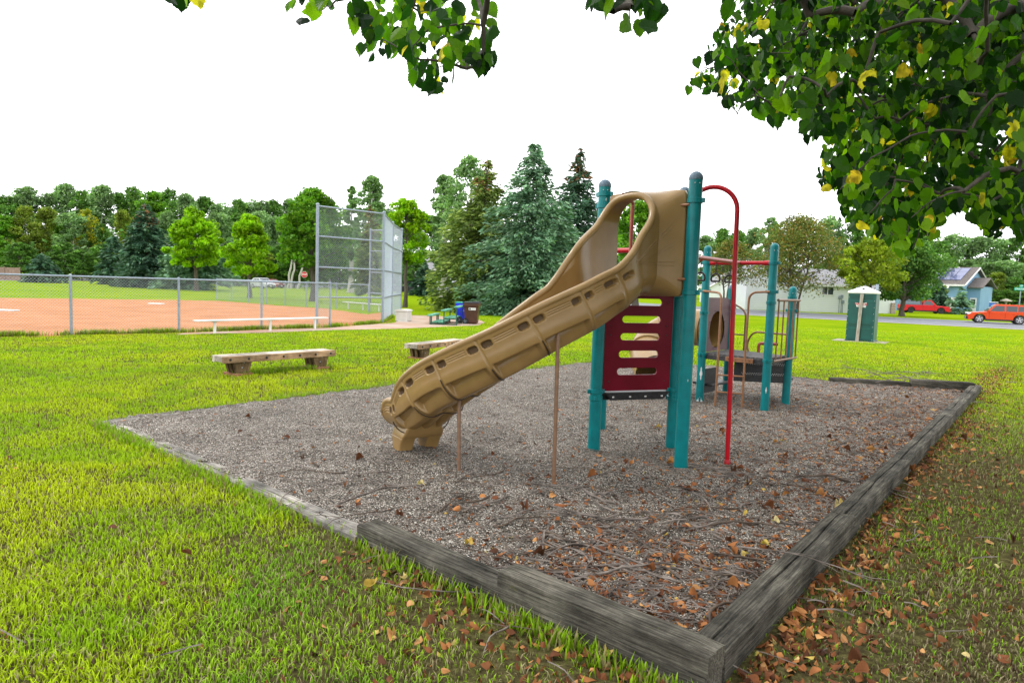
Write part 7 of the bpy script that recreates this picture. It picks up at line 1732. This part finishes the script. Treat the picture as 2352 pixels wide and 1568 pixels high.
def dead_leaf_mesh(rg_, size):
    """one curled dry leaf"""
    n_ = len(ring); cx = rg_.uniform(.4, 2.6); cy = rg_.uniform(-1.2, 1.8); tw = rg_.uniform(-1.2, 1.2); vs = []
    for x, y in ring + [(0, .2), (0, .45), (0, .75)]:
        z = cx * x * x * 1.6 + cy * (y - .5) ** 2 * .8 + tw * x * (y - .5) + .03 * math.sin(9 * x + 7 * y); vs.append((x * size * (1 - .20 * min(2, cx)), (y - .5) * size, z * size))
    zmin = min(v[2] for v in vs); vs = [(a, b_, c - zmin) for a, b_, c in vs]; h_ = (n_ - 2) // 2
    fs = []; m0 = n_
    spine = [0, n_, n_ + 1, n_ + 2, n_ // 2]
    for i in range(n_): 
        j = (i + 1) % n_; y_ = (ring[i][1] + ring[j][1]) / 2; s_ = n_ if y_ < .32 else n_ + 1 if y_ < .6 else n_ + 2; fs.append((i, j, s_))
    # fill between the spine points
    def side(sg):
        idx = [i for i in range(n_) if ring[i][0] * sg > 0]; lo = [i for i in idx]; return lo
    for sg in (1, -1):
        seq = list(range(0, n_ // 2 + 1)) if sg > 0 else [0] + list(range(n_ - 1, n_ // 2 - 1, -1))
        prev = None
        for a, b_ in zip(seq, seq[1:]):
            y_ = (ring[a][1] + ring[b_][1]) / 2; s_ = n_ if y_ < .32 else n_ + 1 if y_ < .6 else n_ + 2
            if prev is not None and s_ != prev: fs.append((a, s_, prev) if sg > 0 else (a, prev, s_))
            prev = s_
    me = bpy.data.meshes.new('fallen_leaf'); me.from_pydata(vs, [], fs); return me
rl = random.Random(9); dmesh = []
for k in range(14):
    me = dead_leaf_mesh(rl, .085); me.materials.append(dl_[1] if k % 7 == 6 else dl_[0]); dmesh.append(me)
# material colour per individual leaf through the object's own random number
def obj_random(m):
    n_ = m.node_tree.nodes; l_ = m.node_tree.links; oi = n_.new('ShaderNodeObjectInfo')
    for nd in n_:
        if nd.type == 'VALTORGB': l_.new(oi.outputs['Random'], nd.inputs[0])
oim = [dl_[0].copy(), dl_[1].copy()]
for m in oim: obj_random(m)
for k, me in enumerate(dmesh): me.materials[0] = oim[1] if k % 7 == 6 else oim[0]
cnt = 0
for (x, y) in pick(420, 2.2, 8.5, .75):
    if cnt >= 150: break
    if on_timber(x, y): continue
    inp = inpoly(np.array([x]), np.array([y]), PIT)[0]; k = rl.randrange(14); o = bpy.data.objects.new('fallen_leaf', dmesh[k]); COL.objects.link(o)
    o.location = (x, y, (gz(x, y) + .004) if inp else .03); o.rotation_euler = (rl.uniform(-.5, .5), rl.uniform(-.5, .5), rl.uniform(0, 6.3)); s_ = rl.uniform(.5, 1.05); o.scale = (s_, s_, s_)
    col_ = 'yellow' if k % 7 == 6 else 'brown'; wh = 'lying on the gravel inside the timbers' if inp else ('lying in the shaded grass right of the timbers' if x > A2.x else 'lying in the grass left of the near timbers')
    tag(o, 'dry curled %s leaf %s' % (col_, wh), 'leaf', 'fallen leaves scattered near the timbers'); cnt += 1
# the uncountable rest of the litter: one mass
pp = [(x, y) for x, y in pick(21000, 2.2, 18) if not on_timber(x, y)]; P_ = np.array([(x, y, ground_z(x, y) + rl.uniform(.0, .02)) for x, y in pp]); n_ = len(P_)
Dr = rng.normal(size=(n_, 3)); Dr[:, 2] *= .25; V, F = leaves_mesh(rng, P_, Dr, .052, False, curl=.9, flat=.5); mi = np.repeat((rng.random(n_) < .03).astype(int), len(SF_)); o = np_mesh('leaf_litter', V, F, dl_, mi=mi); tag(o, 'small broken brown leaf litter on the gravel along the right timbers', 'leaf litter', kind='stuff')
# twigs
M['twigl'] = mat('dry_grey_twig', (.06, .046, .038), (.22, .185, .16), scale=9, rough=.9); M['twigd'] = mat('dark_twig', (.04, .028, .02), (.12, .085, .06), scale=9, rough=.9)
def twig_pts(x, y, L, a_, wob=.35, lift=.0):
    pts = []; p = Vector((x, y)); k = max(4, int(L / .05))
    for j in range(k + 1):
        inp = inpoly(np.array([p.x]), np.array([p.y]), PIT)[0]; z = gz(p.x, p.y) if inp else .02
        pts.append(Vector((p.x, p.y, z + .006 + lift * math.sin(PI * j / k)))); a_ += rl.uniform(-wob, wob); p = p + Vector((math.cos(a_), math.sin(a_))) * L / k
    return pts
ntw = 0
for (x, y) in pick(2600, 2.6, 6.6, .6):
    if ntw >= 150: break
    if not inpoly(np.array([x]), np.array([y]), PIT)[0] or on_timber(x, y): continue
    L = rl.uniform(.15, .75) if rl.random() < .75 else rl.uniform(.6, 1.1); r_ = rl.uniform(.003, .0075) * (1 + L * .5); mb = MB(); pts = twig_pts(x, y, L, rl.uniform(0, 6.3), .38, rl.uniform(0, .03)); mb.tube(pts, [r_ * (1 - .7 * j / (len(pts) - 1)) for j in range(len(pts))], 5)
    if L > .4:
        q = pts[len(pts) // 2]; b2_ = twig_pts(q.x, q.y, L * .4, rl.uniform(0, 6.3), .3, .01); b2_[0] = q; mb.tube(b2_, [r_ * .6 * (1 - .7 * j / (len(b2_) - 1)) for j in range(len(b2_))], 5)
    dk_ = rl.random() < .45; size = 'thick' if r_ > .005 else 'thin'; ln_ = 'long' if L > .55 else 'short'
    o = mb.build('twig', M['twigd' if dk_ else 'twigl'], smooth=True); tag(o, '%s %s %s twig lying on the gravel' % (ln_, size, 'dark brown' if dk_ else 'pale grey'), 'twig', 'twigs fallen on the gravel pit'); ntw += 1
mb = MB()
for (x, y) in pick(3500, 2.6, 16, .8):
    if on_timber(x, y) or (not inpoly(np.array([x]), np.array([y]), PIT)[0] and rl.random() < .93): continue
    L = rl.uniform(.06, .30); r_ = rl.uniform(.0016, .004) * (1 + y * .05); pts = twig_pts(x, y, L, rl.uniform(0, 6.3), .4, .008)[:9]; mb.tube(pts, r_, 3)
tag(mb.build('twig_litter', M['twigl']), 'fine broken twigs mixed with dead leaves on the gravel', 'twig litter', kind='stuff')
# the tangled branch lying over the right timber and the one over the far corner
def branch(name, lb, x, y, a0_, L, zf, n_side, r_, m):
    mb = MB(); pts = []; p = Vector((x, y)); a_ = a0_; k = 14
    for j in range(k + 1): pts.append(Vector((p.x, p.y, zf(j / k)))); a_ += rl.uniform(-.22, .22); p = p + Vector((math.cos(a_), math.sin(a_))) * L / k
    mb.tube(pts, [r_ * (1 - .75 * j / k) for j in range(k + 1)], 6)
    for s_ in range(n_side):
        j = rl.randrange(2, k - 1); q = pts[j]; aa = a0_ + rl.choice((-1, 1)) * rl.uniform(.4, 1.2); l_ = L * rl.uniform(.2, .5); b2_ = [q]
        for i in range(7): aa += rl.uniform(-.25, .25); b2_.append(b2_[-1] + Vector((math.cos(aa), math.sin(aa), rl.uniform(-.15, .18))) * l_ / 7)
        mb.tube(b2_, [r_ * .55 * (1 - .8 * i / 7) for i in range(8)], 5)
    o = mb.build(name, m, smooth=True); tag(o, lb, 'branch', 'broken branches lying on the timbers'); return o
pb_ = G(1760, 1290, .12); branch('fallen_branch', 'thin forked branch lying across the right timber of the gravel pit', pb_.x - .15, pb_.y + .1, -.25, .75, lambda t_: .17 + .05 * math.sin(PI * t_) - .08 * t_, 6, .006, M['twigl'])
for k, (px, py, a_) in enumerate(((1990, 872, .4), (2040, 878, 2.4), (2075, 880, .2), (2010, 884, -.3), (2120, 884, 2.9))):
    q = G(px, py, .05); branch('fallen_branch', ['tangled dry branch over the low far timber', 'dry twiggy branch leaning left on the far timber', 'grey branch resting on the raised far corner timber', 'branch lying on leaves before the far timber', 'rightmost dry branch near the far corner of the pit'][k], q.x, q.y, a_, 1.3, lambda t_: .10 + .15 * math.sin(PI * t_ * .9), 9, .008, M['twigl'])
# two broad leaved weeds by the near timber
for k, (px, py) in enumerate(((1432, 1500), (1478, 1512))):
    q = G(px, py); rw = np.random.default_rng(k); n_ = 10; P_ = np.tile(np.array([q.x, q.y, .03]), (n_, 1)) + rw.normal(size=(n_, 3)) * .022; P_[:, 2] = np.abs(P_[:, 2]) + .02; Dr = rw.normal(size=(n_, 3)); Dr[:, 2] = np.abs(Dr[:, 2]) * .8; V, F = leaves_mesh(rw, P_, Dr, .045, False)
    o = np_mesh('weed', V, F, LF['bright']); tag(o, ['bright green seedling left of the other at the foot of the near timber', 'bright green seedling nearest the front corner of the timbers'][k], 'weed', 'green seedlings by the near timber')
